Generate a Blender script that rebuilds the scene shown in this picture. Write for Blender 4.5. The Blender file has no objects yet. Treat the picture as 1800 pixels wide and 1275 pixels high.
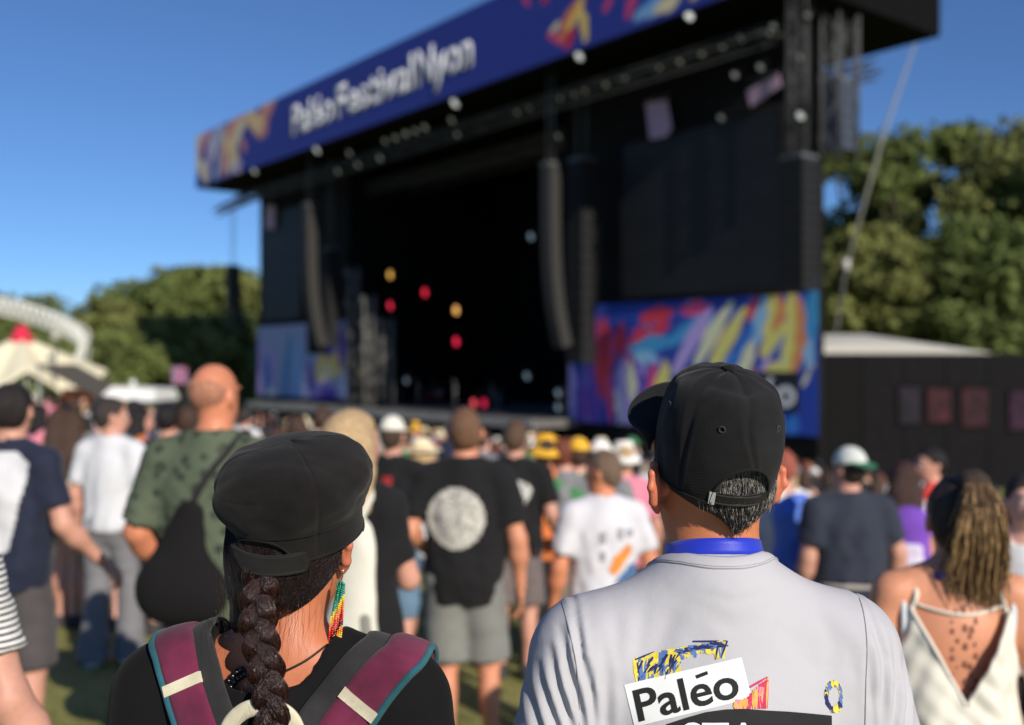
import bpy, bmesh, math, random
import numpy as np
from mathutils import Vector, Matrix, Euler
from mathutils.bvhtree import BVHTree

random.seed(7)
rng = np.random.default_rng(7)
SC = bpy.context.scene
COL = SC.collection

# ------------------------------------------------------------------ camera, sky, sun, exposure
EYE = 1.75            # lens height above the grass under the photographer
FPX, CX, HY = 1800.0, 900.0, 645.0   # focal length, centre column and horizon row of the 1800 px wide photograph
cam_d = bpy.data.cameras.new('camera')
cam = bpy.data.objects.new('camera', cam_d)
COL.objects.link(cam)
cam.location = (0, 0, EYE)
cam.rotation_euler = (math.radians(90), 0, 0)
cam_d.sensor_width = 36.0
cam_d.lens = 36.0
cam_d.shift_y = 7.5 / 1800
cam_d.clip_start = 0.05
cam_d.clip_end = 3000
cam_d.dof.use_dof = True
cam_d.dof.focus_distance = 1.43
cam_d.dof.aperture_fstop = 2.35
SC.camera = cam

SUN = Vector((0.505, -0.863, 0.0)).normalized()
SUN_EL = math.radians(26.5)
world = bpy.data.worlds.new('World')
SC.world = world
world.use_nodes = True
wn = world.node_tree
bg = wn.nodes['Background']
sky = wn.nodes.new('ShaderNodeTexSky')
sky.sky_type = 'NISHITA'
sky.sun_disc = False
sky.sun_elevation = SUN_EL
sky.sun_rotation = math.atan2(SUN.x, SUN.y)
sky.altitude = 1500
sky.air_density = 1.0
sky.dust_density = 0.0
sky.ozone_density = 10.0
hsv = wn.nodes.new('ShaderNodeHueSaturation')
hsv.inputs['Saturation'].default_value = 0.96
wn.links.new(sky.outputs[0], hsv.inputs['Color'])
wn.links.new(hsv.outputs[0], bg.inputs[0])
bg.inputs[1].default_value = 0.100

sun_d = bpy.data.lights.new('sun', 'SUN')
sun_d.energy = 4.8
sun_d.angle = math.radians(0.55)
sun_d.color = (1.0, 0.90, 0.77)
sun = bpy.data.objects.new('sun', sun_d)
COL.objects.link(sun)
sdir = Vector((SUN.x * math.cos(SUN_EL), SUN.y * math.cos(SUN_EL), math.sin(SUN_EL)))
sun.rotation_euler = (-sdir).to_track_quat('-Z', 'Y').to_euler()
sun.location = (20, -30, 30)

SC.view_settings.view_transform = 'Standard'
SC.view_settings.look = 'None'
SC.view_settings.exposure = 0.05
SC.view_settings.gamma = 1.0
SC.render.engine = 'CYCLES'
SC.cycles.use_denoising = True
SC.cycles.max_bounces = 6
SC.cycles.transparent_max_bounces = 4

# ------------------------------------------------------------------ small helpers
def PX(px, py, d):
    """point at depth d seen at photo pixel (px, py)"""
    return Vector(((px - CX) / FPX * d, d, EYE + (HY - py) / FPX * d))

def ground(x, y):
    t = 0.785 * x + 0.619 * y
    t = np.clip(t, -6, 24)
    return -0.11 * t + 0.0

def lin(c):
    """8 bit display colour -> linear albedo"""
    return tuple(((v / 255) / 12.92 if v / 255 <= 0.04045 else ((v / 255 + 0.055) / 1.055) ** 2.4) for v in c)

def tag(o, label=None, cat=None, group=None, kind=None):
    if label: o['label'] = label
    if cat: o['category'] = cat
    if group: o['group'] = group
    if kind: o['kind'] = kind
    return o

def empty(name, loc=(0, 0, 0), rz=0.0, label=None, cat=None, group=None):
    o = bpy.data.objects.new(name, None)
    o.empty_display_size = 0.2
    o.location = loc
    o.rotation_euler = (0, 0, rz)
    COL.objects.link(o)
    return tag(o, label, cat, group)

def mesh_np(name, V, Q, smooth=True):
    """V (n,3), Q (m,3|4) -> mesh"""
    V = np.asarray(V, dtype=np.float32); Q = np.asarray(Q, dtype=np.int32)
    me = bpy.data.meshes.new(name)
    m, k = Q.shape
    me.vertices.add(len(V)); me.vertices.foreach_set('co', V.ravel())
    me.loops.add(m * k); me.loops.foreach_set('vertex_index', Q.ravel())
    me.polygons.add(m)
    me.polygons.foreach_set('loop_start', np.arange(0, m * k, k, dtype=np.int32))
    me.polygons.foreach_set('loop_total', np.full(m, k, dtype=np.int32))
    me.polygons.foreach_set('use_smooth', np.full(m, smooth, dtype=bool))
    me.update(calc_edges=True)
    return me

def obj(name, me, mat=None, parent=None, loc=None, rz=0.0):
    o = bpy.data.objects.new(name, me)
    COL.objects.link(o)
    if mat is not None:
        if len(me.materials) == 0: me.materials.append(mat)
        elif me.materials[0] != mat:
            o.material_slots[0].link = 'OBJECT'; o.material_slots[0].material = mat
    if parent is not None: o.parent = parent
    if loc is not None: o.location = loc
    if rz: o.rotation_euler = (0, 0, rz)
    return o

class MB:
    """collects simple shapes into ONE mesh"""
    def __init__(s): s.v = []; s.f = []; s.sm = []
    def add(s, vs, fs, smooth=False):
        b = len(s.v); s.v += [tuple(p) for p in vs]; s.f += [tuple(b + i for i in f) for f in fs]; s.sm += [smooth] * len(fs)
        return s
    def box(s, c, size, M=None):
        x, y, z = [a / 2 for a in size]
        vs = [Vector(p) for p in ((-x,-y,-z),(x,-y,-z),(x,y,-z),(-x,y,-z),(-x,-y,z),(x,-y,z),(x,y,z),(-x,y,z))]
        if M is not None: vs = [M @ p for p in vs]
        vs = [p + Vector(c) for p in vs]
        return s.add(vs, [(3,2,1,0),(4,5,6,7),(0,1,5,4),(1,2,6,5),(2,3,7,6),(3,0,4,7)])
    def hexa(s, vs):
        return s.add(vs, [(3,2,1,0),(4,5,6,7),(0,1,5,4),(1,2,6,5),(2,3,7,6),(3,0,4,7)])
    def tube(s, pts, r, n=8, cap=True, smooth=True):
        pts = [Vector(p) for p in pts]
        rs = r if isinstance(r, (list, tuple, np.ndarray)) else [r] * len(pts)
        vs = []; fs = []
        up = None
        for i, p in enumerate(pts):
            t = (pts[min(i + 1, len(pts) - 1)] - pts[max(i - 1, 0)])
            t = t.normalized() if t.length > 1e-9 else Vector((0, 0, 1))
            if up is None:
                up = t.orthogonal().normalized()
            else:
                up = (up - t * up.dot(t)); up = up.normalized() if up.length > 1e-6 else t.orthogonal().normalized()
            b = t.cross(up)
            for k in range(n):
                a = 2 * math.pi * k / n
                vs.append(p + (up * math.cos(a) + b * math.sin(a)) * rs[i])
        for i in range(len(pts) - 1):
            for k in range(n):
                k2 = (k + 1) % n
                fs.append((i * n + k, i * n + k2, (i + 1) * n + k2, (i + 1) * n + k))
        if cap:
            fs.append(tuple(range(n - 1, -1, -1))); fs.append(tuple((len(pts) - 1) * n + k for k in range(n)))
        return s.add(vs, fs, smooth)
    def lathe(s, prof, c=(0, 0, 0), n=16, M=None, smooth=True):
        vs = []; fs = []
        for (r, z) in prof:
            for k in range(n):
                a = 2 * math.pi * k / n
                p = Vector((r * math.cos(a), r * math.sin(a), z))
                if M is not None: p = M @ p
                vs.append(p + Vector(c))
        for i in range(len(prof) - 1):
            for k in range(n):
                k2 = (k + 1) % n
                fs.append((i * n + k, i * n + k2, (i + 1) * n + k2, (i + 1) * n + k))
        fs.append(tuple(range(n - 1, -1, -1))); fs.append(tuple((len(prof) - 1) * n + k for k in range(n)))
        return s.add(vs, fs, smooth)
    def mesh(s, name):
        me = bpy.data.meshes.new(name)
        me.from_pydata(s.v, [], s.f)
        me.polygons.foreach_set('use_smooth', np.array(s.sm, dtype=bool))
        me.update()
        return me
    def build(s, name, mat, parent=None):
        return obj(name, s.mesh(name), mat, parent)

# ------------------------------------------------------------------ materials
_mats = {}
def _new(name):
    m = bpy.data.materials.new(name); m.use_nodes = True
    return m, m.node_tree, m.node_tree.nodes['Principled BSDF']

def mat(kind, col=(0.5, 0.5, 0.5), **kw):
    key = (kind, tuple(round(c, 4) for c in col), tuple(sorted(kw.items())))
    if key in _mats: return _mats[key]
    m, nt, p = _new(kind)
    N = nt.nodes.new; L = nt.links.new
    rough = kw.get('rough', 0.8)
    p.inputs['Roughness'].default_value = rough
    p.inputs['Specular IOR Level'].default_value = kw.get('spec', 0.3)
    p.inputs['Metallic'].default_value = kw.get('metal', 0.0)
    c4 = (*col, 1)
    tc = N('ShaderNodeTexCoord')
    def noise(scale, detail=4, rough_=0.6):
        n = N('ShaderNodeTexNoise'); n.inputs['Scale'].default_value = scale; n.inputs['Detail'].default_value = detail
        n.inputs['Roughness'].default_value = rough_
        L(tc.outputs['Object'], n.inputs['Vector']); return n
    def vary(src, amt):
        mr = N('ShaderNodeMapRange'); mr.inputs['From Min'].default_value = 0.3; mr.inputs['From Max'].default_value = 0.7
        mr.inputs['To Min'].default_value = 1 - amt; mr.inputs['To Max'].default_value = 1 + amt
        L(src, mr.inputs['Value'])
        mx = N('ShaderNodeMix'); mx.data_type = 'RGBA'; mx.blend_type = 'MULTIPLY'; mx.inputs[0].default_value = 1
        L(mr.outputs[0], mx.inputs[7]); return mx
    def bump(src, strength, dist=0.01):
        b = N('ShaderNodeBump'); b.inputs['Strength'].default_value = strength; b.inputs['Distance'].default_value = dist
        L(src, b.inputs['Height']); L(b.outputs[0], p.inputs['Normal']); return b
    if kind in ('cloth', 'dark_cloth'):
        n1 = noise(kw.get('scale', 9.0)); mx = vary(n1.outputs[0], kw.get('var', 0.10)); mx.inputs[6].default_value = c4
        L(mx.outputs[2], p.inputs['Base Color'])
        n2 = noise(650, 2); b1 = bump(n2.outputs[0], kw.get('weave', 0.35), 0.0012)
        if kw.get('crumple'):
            n5 = noise(24, 5, 0.55); b2 = N('ShaderNodeBump'); b2.inputs['Strength'].default_value = kw['crumple']; b2.inputs['Distance'].default_value = 0.006
            L(n5.outputs[0], b2.inputs['Height']); L(b2.outputs[0], b1.inputs['Normal'])
        p.inputs['Sheen Weight'].default_value = kw.get('sheen', 0.12); p.inputs['Sheen Roughness'].default_value = 0.5
    elif kind == 'twill':          # diagonal fine weave of caps and straps, seen close
        w = N('ShaderNodeTexWave'); w.inputs['Scale'].default_value = kw.get('wscale', 260); w.inputs['Distortion'].default_value = 0.6
        w.bands_direction = 'DIAGONAL'
        L(tc.outputs['Object'], w.inputs['Vector'])
        n1 = noise(14, 6); mx = vary(n1.outputs[0], 0.38); mx.inputs[6].default_value = c4
        n3 = noise(420, 2)
        mx2 = N('ShaderNodeMix'); mx2.data_type = 'RGBA'; mx2.blend_type = 'ADD'
        mr = N('ShaderNodeMapRange'); mr.inputs['From Min'].default_value = 0.70; mr.inputs['From Max'].default_value = 0.82
        mr.inputs['To Max'].default_value = kw.get('lint', 0.06)
        L(n3.outputs[0], mr.inputs['Value']); L(mr.outputs[0], mx2.inputs[0]); L(mx.outputs[2], mx2.inputs[6]); mx2.inputs[7].default_value = (1, 1, 1, 1)
        L(mx2.outputs[2], p.inputs['Base Color'])
        ad = N('ShaderNodeMath'); ad.operation = 'ADD'; L(w.outputs['Fac'], ad.inputs[0]); L(n3.outputs[0], ad.inputs[1])
        bump(ad.outputs[0], kw.get('weave', 0.5), 0.0007)
        p.inputs['Sheen Weight'].default_value = 0.08
    elif kind == 'stripes':
        w = N('ShaderNodeTexWave'); w.bands_direction = 'Z'; w.inputs['Scale'].default_value = kw.get('wscale', 19); w.inputs['Distortion'].default_value = 0.5
        w.inputs['Detail Scale'].default_value = 1.0
        L(tc.outputs['Object'], w.inputs['Vector'])
        r = N('ShaderNodeValToRGB'); r.color_ramp.interpolation = 'CONSTANT'
        r.color_ramp.elements[0].color = (0.02, 0.02, 0.025, 1); r.color_ramp.elements[1].position = 0.33; r.color_ramp.elements[1].color = c4
        L(w.outputs['Fac'], r.inputs[0]); L(r.outputs[0], p.inputs['Base Color'])
        n2 = noise(500, 2); bump(n2.outputs[0], 0.3, 0.001)
    elif kind == 'print_cloth':    # dark blotches on a ground colour
        v = N('ShaderNodeTexVoronoi'); v.inputs['Scale'].default_value = kw.get('vscale', 16); v.feature = 'F1'
        n1 = noise(10, 3)
        ad = N('ShaderNodeVectorMath'); ad.operation = 'ADD'; sc_ = N('ShaderNodeVectorMath'); sc_.operation = 'SCALE'; sc_.inputs['Scale'].default_value = 0.06
        L(n1.outputs['Color'], sc_.inputs[0]); L(tc.outputs['Object'], ad.inputs[0]); L(sc_.outputs[0], ad.inputs[1]); L(ad.outputs[0], v.inputs['Vector'])
        r = N('ShaderNodeValToRGB'); r.color_ramp.elements[0].position = 0.30; r.color_ramp.elements[0].color = (*kw['col2'], 1)
        r.color_ramp.elements[1].position = 0.42; r.color_ramp.elements[1].color = c4
        L(v.outputs['Distance'], r.inputs[0]); L(r.outputs[0], p.inputs['Base Color'])
    elif kind == 'skin':
        n1 = noise(7, 3); mx = vary(n1.outputs[0], 0.10); mx.inputs[6].default_value = c4
        n3 = noise(60, 4); mx2 = vary(n3.outputs[0], 0.07); L(mx.outputs[2], mx2.inputs[6]); L(mx2.outputs[2], p.inputs['Base Color'])
        n2 = noise(kw.get('pore', 260), 3); bump(n2.outputs[0], 0.25, 0.0012)
        p.inputs['Subsurface Weight'].default_value = kw.get('sss', 0.0)
        p.inputs['Subsurface Radius'].default_value = (0.008, 0.003, 0.0015)
        p.inputs['Subsurface Scale'].default_value = 1.0
        p.inputs['Roughness'].default_value = 0.5; p.inputs['Specular IOR Level'].default_value = 0.35
    elif kind == 'hair':
        n1 = noise(30, 4); mp = N('ShaderNodeMapping'); mp.inputs['Scale'].default_value = kw.get('stretch', (9, 9, 0.6))
        L(tc.outputs['Object'], mp.inputs['Vector']); L(mp.outputs[0], n1.inputs['Vector'])
        r = N('ShaderNodeValToRGB'); r.color_ramp.elements[0].position = 0.36; r.color_ramp.elements[0].color = tuple(c * 0.45 for c in col) + (1,)
        r.color_ramp.elements[1].position = 0.66; r.color_ramp.elements[1].color = tuple(min(1, c * 1.7) for c in col) + (1,)
        L(n1.outputs[0], r.inputs[0]); L(r.outputs[0], p.inputs['Base Color'])
        bump(n1.outputs[0], 0.7, 0.012)
        p.inputs['Roughness'].default_value = rough if 'rough' in kw else 0.5
    elif kind == 'vcol':
        a = N('ShaderNodeVertexColor'); a.layer_name = 'paint'
        L(a.outputs[0], p.inputs['Base Color'])
    elif kind == 'leaf':
        oi = N('ShaderNodeNewGeometry')
        n1 = noise(kw.get('nscale', 0.35), 4); n2 = noise(2.3, 2)
        r = N('ShaderNodeValToRGB'); e = r.color_ramp.elements
        e[0].position = 0.32; e[0].color = tuple(c * 0.6 for c in col) + (1,)
        e[1].position = 0.70; e[1].color = tuple(c * 1.45 for c in col) + (1,)
        L(n1.outputs[0], r.inputs[0]); mx = vary(n2.outputs[0], 0.25); L(r.outputs[0], mx.inputs[6]); L(mx.outputs[2], p.inputs['Base Color'])
        tr = N('ShaderNodeBsdfTranslucent'); L(mx.outputs[2], tr.inputs[0]); ms = N('ShaderNodeMixShader'); ms.inputs[0].default_value = 0.25
        L(p.outputs[0], ms.inputs[1]); L(tr.outputs[0], ms.inputs[2]); L(ms.outputs[0], nt.nodes['Material Output'].inputs[0])
    elif kind == 'bark':
        n1 = noise(3, 6); mx = vary(n1.outputs[0], 0.5); mx.inputs[6].default_value = c4; L(mx.outputs[2], p.inputs['Base Color']); bump(n1.outputs[0], 0.8, 0.05)
    elif kind == 'glow':
        p.inputs['Base Color'].default_value = c4
        p.inputs['Emission Color'].default_value = c4; p.inputs['Emission Strength'].default_value = kw.get('em', 4.0)
    elif kind == 'grass_ground':
        n1 = noise(0.55, 6); n2 = noise(6.0, 5); n3 = noise(60.0, 3)
        r = N('ShaderNodeValToRGB'); e = r.color_ramp.elements
        e[0].position = 0.30; e[0].color = (0.17, 0.19, 0.05, 1)
        e[1].position = 0.72; e[1].color = (0.38, 0.33, 0.14, 1)
        k = e.new(0.5); k.color = (0.27, 0.27, 0.08, 1)
        ad = N('ShaderNodeMath'); ad.operation = 'MULTIPLY_ADD'; ad.inputs[1].default_value = 0.5; L(n2.outputs[0], ad.inputs[0])
        hf = N('ShaderNodeMath'); hf.operation = 'MULTIPLY'; hf.inputs[1].default_value = 0.5; L(n1.outputs[0], hf.inputs[0]); L(hf.outputs[0], ad.inputs[2])
        L(ad.outputs[0], r.inputs[0]); mx = vary(n3.outputs[0], 0.35); L(r.outputs[0], mx.inputs[6]); L(mx.outputs[2], p.inputs['Base Color'])
        bump(n3.outputs[0], 0.8, 0.03)
    else:                          # plain painted / plastic / metal surface with slight wear
        n1 = noise(kw.get('scale', 3.0), 5); mx = vary(n1.outputs[0], kw.get('var', 0.12)); mx.inputs[6].default_value = c4
        L(mx.outputs[2], p.inputs['Base Color'])
    _mats[key] = m
    return m

# ------------------------------------------------------------------ distance-field modelling (bodies, clothes, hair)
class Sdf:
    def __init__(s): s.ops = []; s.cuts = []
    def cone(s, a, b, ra, rb=None, k=0.03, sq=None, cut=None, op='u'):
        s.ops.append(('c', np.array(a, float), np.array(b, float), ra, ra if rb is None else rb, k, sq, cut, op)); return s
    def ell(s, c, r, k=0.03, rot=None, cut=None, op='u'):
        R = np.array(Euler(rot).to_matrix()) if rot is not None else None
        s.ops.append(('e', np.array(c, float), np.array(r, float), R, None, k, None, cut, op)); return s
    def chain(s, pts, rs, k=0.02, **kw):
        for i in range(len(pts) - 1): s.cone(pts[i], pts[i + 1], rs[i], rs[i + 1], k, **kw)
        return s
    def _bb(s, o):
        if o[0] == 'c':
            R = max(o[3], o[4]) * (max(1.0, o[6][1]) if o[6] else 1.0)
            return np.minimum(o[1], o[2]) - R, np.maximum(o[1], o[2]) + R
        R = o[2] if o[3] is None else np.full(3, o[2].max())
        return o[1] - R, o[1] + R
    def mesh(s, res):
        bbs = [s._bb(o) for o in s.ops]
        lo = np.min([b[0] for b, o in zip(bbs, s.ops) if o[8] == 'u'], axis=0) - 2.5 * res
        hi = np.max([b[1] for b, o in zip(bbs, s.ops) if o[8] == 'u'], axis=0) + 2.5 * res
        n = np.ceil((hi - lo) / res).astype(int) + 1
        F = np.full(n, 0.25, dtype=np.float32)
        ax = [lo[i] + res * np.arange(n[i]) for i in range(3)]
        for o, (bl, bh) in zip(s.ops, bbs):
            k = o[5]; mar = k + 2 * res
            i0 = np.clip(np.floor((bl - mar - lo) / res).astype(int), 0, n); i1 = np.clip(np.ceil((bh + mar - lo) / res).astype(int) + 1, 0, n)
            if np.any(i1 <= i0): continue
            sl = tuple(slice(i0[i], i1[i]) for i in range(3))
            X = ax[0][sl[0]][:, None, None]; Y = ax[1][sl[1]][None, :, None]; Z = ax[2][sl[2]][None, None, :]
            if o[0] == 'c':
                a, b, ra, rb = o[1:5]; ba = b - a; L2 = max(1e-9, ba @ ba)
                px, py, pz = X - a[0], Y - a[1], Z - a[2]
                h = np.clip((px * ba[0] + py * ba[1] + pz * ba[2]) / L2, 0, 1)
                qx, qy, qz = px - ba[0] * h, py - ba[1] * h, pz - ba[2] * h
                f = 1.0
                if o[6]:
                    nn, sc = o[6]; nn = np.array(nn, float); nn /= np.linalg.norm(nn)
                    t = (qx * nn[0] + qy * nn[1] + qz * nn[2]) * (1 / sc - 1)
                    qx = qx + nn[0] * t; qy = qy + nn[1] * t; qz = qz + nn[2] * t; f = min(1, sc) ** 0.5
                d = (np.sqrt(qx * qx + qy * qy + qz * qz) - (ra + (rb - ra) * h)) * f
            else:
                c, r, R = o[1:4]
                px, py, pz = X - c[0], Y - c[1], Z - c[2]
                if R is not None:
                    px, py, pz = (px * R[0, 0] + py * R[1, 0] + pz * R[2, 0], px * R[0, 1] + py * R[1, 1] + pz * R[2, 1], px * R[0, 2] + py * R[1, 2] + pz * R[2, 2])
                k0 = np.sqrt((px / r[0]) ** 2 + (py / r[1]) ** 2 + (pz / r[2]) ** 2)
                k1 = np.sqrt((px / r[0] ** 2) ** 2 + (py / r[1] ** 2) ** 2 + (pz / r[2] ** 2) ** 2) + 1e-9
                d = k0 * (k0 - 1) / k1
            if o[7]:
                for (cp, cn) in o[7]:
                    cn = np.array(cn, float); cn /= np.linalg.norm(cn)
                    d = np.maximum(d, (X - cp[0]) * cn[0] + (Y - cp[1]) * cn[1] + (Z - cp[2]) * cn[2])
            D = F[sl]
            if o[8] == 'u':
                hh = np.clip(0.5 + 0.5 * (D - d) / k, 0, 1)
                F[sl] = D + (d - D) * hh - k * hh * (1 - hh)
            else:
                d = -d
                hh = np.clip(0.5 - 0.5 * (D - d) / k, 0, 1)
                F[sl] = D + (d - D) * hh + k * hh * (1 - hh)
        for (cp, cn) in s.cuts:
            cn = np.array(cn, float); cn /= np.linalg.norm(cn)
            F = np.maximum(F, ((ax[0] - cp[0]) * cn[0])[:, None, None] + ((ax[1] - cp[1]) * cn[1])[None, :, None] + ((ax[2] - cp[2]) * cn[2])[None, None, :])
        return nets(F, lo, res)

def nets(F, lo, res):
    ins = F < 0
    cnt = np.zeros(np.array(F.shape) - 1, dtype=np.int8)
    for i in (0, 1):
        for j in (0, 1):
            for k in (0, 1):
                cnt += ins[i:F.shape[0] - 1 + i, j:F.shape[1] - 1 + j, k:F.shape[2] - 1 + k]
    ci = np.argwhere((cnt > 0) & (cnt < 8))
    vid = np.full(cnt.shape, -1, dtype=np.int32); vid[tuple(ci.T)] = np.arange(len(ci))
    corner = {(i, j, k): F[ci[:, 0] + i, ci[:, 1] + j, ci[:, 2] + k] for i in (0, 1) for j in (0, 1) for k in (0, 1)}
    acc = np.zeros((len(ci), 3)); num = np.zeros(len(ci))
    for axis in range(3):
        o1, o2 = [a for a in range(3) if a != axis]
        for p in (0, 1):
            for q in (0, 1):
                a = [0, 0, 0]; a[o1] = p; a[o2] = q; b = list(a); b[axis] = 1
                fa, fb = corner[tuple(a)], corner[tuple(b)]
                m = (fa < 0) != (fb < 0)
                t = np.where(m, fa / np.where(m, fa - fb, 1), 0)
                acc[m] += np.array(a)[None]; acc[m, axis] += t[m]; num[m] += 1
    V = (ci + acc / num[:, None]) * res + lo
    Q = []
    for axis in range(3):
        o1, o2 = [(1, 2), (2, 0), (0, 1)][axis]
        a = [slice(None)] * 3; b = [slice(None)] * 3
        a[axis] = slice(0, -1); b[axis] = slice(1, None)
        A, B = ins[tuple(a)], ins[tuple(b)]
        e = np.argwhere(A != B)
        e = e[(e[:, o1] > 0) & (e[:, o2] > 0) & (e[:, o1] < F.shape[o1] - 1) & (e[:, o2] < F.shape[o2] - 1)]
        if not len(e): continue
        flip = A[tuple(e.T)]
        def cell(d1, d2):
            c = e.copy(); c[:, o1] += d1; c[:, o2] += d2; return vid[tuple(c.T)]
        q = np.stack([cell(-1, -1), cell(0, -1), cell(0, 0), cell(-1, 0)], 1)
        q[~flip] = q[~flip][:, ::-1]
        Q.append(q)
    return V, np.concatenate(Q)

def vnormals(V, Q):
    n = np.cross(V[Q[:, 2]] - V[Q[:, 0]], V[Q[:, 3]] - V[Q[:, 1]])
    N = np.zeros_like(V)
    for i in range(4): np.add.at(N, Q[:, i], n)
    return N / (np.linalg.norm(N, axis=1, keepdims=True) + 1e-12)

def relax(V, Q, it=2, f=0.5):
    for _ in range(it):
        A = np.zeros_like(V); c = np.zeros(len(V))
        for i in range(4):
            for j in (1, 3):
                np.add.at(A, Q[:, i], V[Q[:, (i + j) % 4]]); np.add.at(c, Q[:, i], 1)
        V = V + f * (A / c[:, None] - V)
    return V

def wav(V, freq, seed, n=5, stretch=(1, 1, 1)):
    """smooth pseudo noise in [-1,1]"""
    r = np.random.default_rng(seed)
    out = np.zeros(len(V)); st = np.array(stretch, float)
    for _ in range(n):
        d = r.normal(size=3); d /= np.linalg.norm(d)
        out += np.sin((V * st) @ d * freq * r.uniform(0.7, 1.5) * 2 * math.pi + r.uniform(0, 6.28))
    return out / n ** 0.5 * 0.7

def bvh_of(V, Q):
    return BVHTree.FromPolygons([tuple(p) for p in V], [tuple(int(i) for i in q) for q in Q])

def solidify(o, t, off=-1):
    m = o.modifiers.new('thickness', 'SOLIDIFY'); m.thickness = t; m.offset = off; return o


def smooth_pts(pts, n=8):
    P = [Vector(p) for p in pts]; P = [2 * P[0] - P[1]] + P + [2 * P[-1] - P[-2]]; out = []
    for i in range(1, len(P) - 2):
        for k in range(n):
            t = k / n; p0, p1, p2, p3 = P[i - 1:i + 3]
            out.append(0.5 * (2 * p1 + (p2 - p0) * t + (2 * p0 - 5 * p1 + 4 * p2 - p3) * t * t + (3 * p1 - p0 - 3 * p2 + p3) * t ** 3))
    out.append(P[-2]); return out


def text_mesh(s, size=1.0, bold=0.0, spacing=1.0):
    cu = bpy.data.curves.new('lettering', 'FONT'); cu.body = s; cu.size = size; cu.offset = bold; cu.space_character = spacing
    cu.fill_mode = 'FRONT'; cu.resolution_u = 4
    o = bpy.data.objects.new('lettering', cu); COL.objects.link(o)
    dg = bpy.context.evaluated_depsgraph_get(); me = bpy.data.meshes.new_from_object(o.evaluated_get(dg))
    bm = bmesh.new(); bm.from_mesh(me); bmesh.ops.triangulate(bm, faces=bm.faces)
    vs = np.array([tuple(v.co) for v in bm.verts]); fs = [tuple(v.index for v in f.verts) for f in bm.faces]
    bm.free(); bpy.data.objects.remove(o); bpy.data.curves.remove(cu); bpy.data.meshes.remove(me)
    return vs, fs

# ------------------------------------------------------------------ ground
gx = np.unique(np.concatenate([np.linspace(-12, 12, 60), np.linspace(-80, 80, 70), np.array([-1500, -600, -250, -120, 120, 250, 600, 1500])]))
gy = np.unique(np.concatenate([np.linspace(-3, 16, 50), np.linspace(-12, 120, 70), np.array([-200, -60, 180, 300, 600, 1200, 2000])]))
GX, GY = np.meshgrid(gx, gy, indexing='ij')
GZ = ground(GX, GY) + 0.02 * np.sin(GX * 1.3) * np.sin(GY * 1.1) * (np.abs(GX) < 14) * (GY < 18) * (GY > 2.5)
I = np.arange(GX.size).reshape(GX.shape)
Q = np.stack([I[:-1, :-1], I[1:, :-1], I[1:, 1:], I[:-1, 1:]], -1).reshape(-1, 4)
tag(obj('ground', mesh_np('ground', np.stack([GX, GY, GZ], -1).reshape(-1, 3), Q), mat('grass_ground')), 'trampled dry grass sloping down to the stage', None, None, 'structure')
# trodden grass blades near the photographer
n = 60000
bx = rng.uniform(-6, 6, n); by = rng.uniform(1.0, 12, n)
keep = np.abs(bx) < 0.55 * by + 0.6; bx, by = bx[keep], by[keep]
clump = np.sin(bx * 5.1 + 2 * np.sin(by * 1.7)) + np.sin(by * 4.3 + bx); k2 = clump + rng.normal(0, 0.6, len(bx)) > -0.3; bx, by = bx[k2], by[k2]
n = len(bx); bz = ground(bx, by) - 0.005; a = rng.uniform(0, 6.28, n); hgt = rng.uniform(0.02, 0.06, n); wd = rng.uniform(0.003, 0.006, n); ln = rng.uniform(0.01, 0.05, n); b2 = rng.uniform(0, 6.28, n)
V = np.zeros((n, 3, 3)); V[:, 0] = np.stack([bx - np.cos(a) * wd, by - np.sin(a) * wd, bz], 1); V[:, 1] = np.stack([bx + np.cos(a) * wd, by + np.sin(a) * wd, bz], 1); V[:, 2] = np.stack([bx + np.cos(b2) * ln, by + np.sin(b2) * ln, bz + hgt], 1)
tag(obj('grass', mesh_np('grass', V.reshape(-1, 3), np.arange(n * 3).reshape(-1, 3), False), mat('leaf', (0.17, 0.165, 0.05), nscale=0.8)), 'short trodden grass blades on the slope', 'grass', None, 'stuff')

# ------------------------------------------------------------------ stage frame: u runs left along the front, v goes in behind it, h is height
SD = np.array((-0.619, 0.785)); SM = np.array((0.785, 0.619)); C0 = np.array((0.265 * 31.5, 31.5))
SANG = math.atan2(SD[1], SD[0])          # +X of the stage frame = u
DECK_G = -2.64                            # ground level at the stage
def su(u, v, h): p = C0 + SD * u + SM * v; return Vector((p[0], p[1], h))
def spx(px, py, v):
    """(u, h) on the plane v of the stage that the photo shows at this pixel"""
    a = (px - CX) / FPX; c = C0 + SM * v
    # a*t = c0 + SD0*u ; t = c1 + SD1*u
    u = (a * c[1] - c[0]) / (SD[0] - a * SD[1]); t = c[1] + SD[1] * u
    return u, EYE + (HY - py) / FPX * t
def stage_thing(name, label, cat, group=None, u=0, v=0, h=0):
    o = empty(name, su(u, v, h), SANG, label, cat, group); return o
# inside a stage thing: x = u offset, y = -v offset (right-handed), z = height
def sbox(mb, u0, u1, v0, v1, h0, h1): return mb.box(((u0 + u1) / 2, -(v0 + v1) / 2, (h0 + h1) / 2), (abs(u1 - u0), abs(v1 - v0), abs(h1 - h0)))

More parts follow.
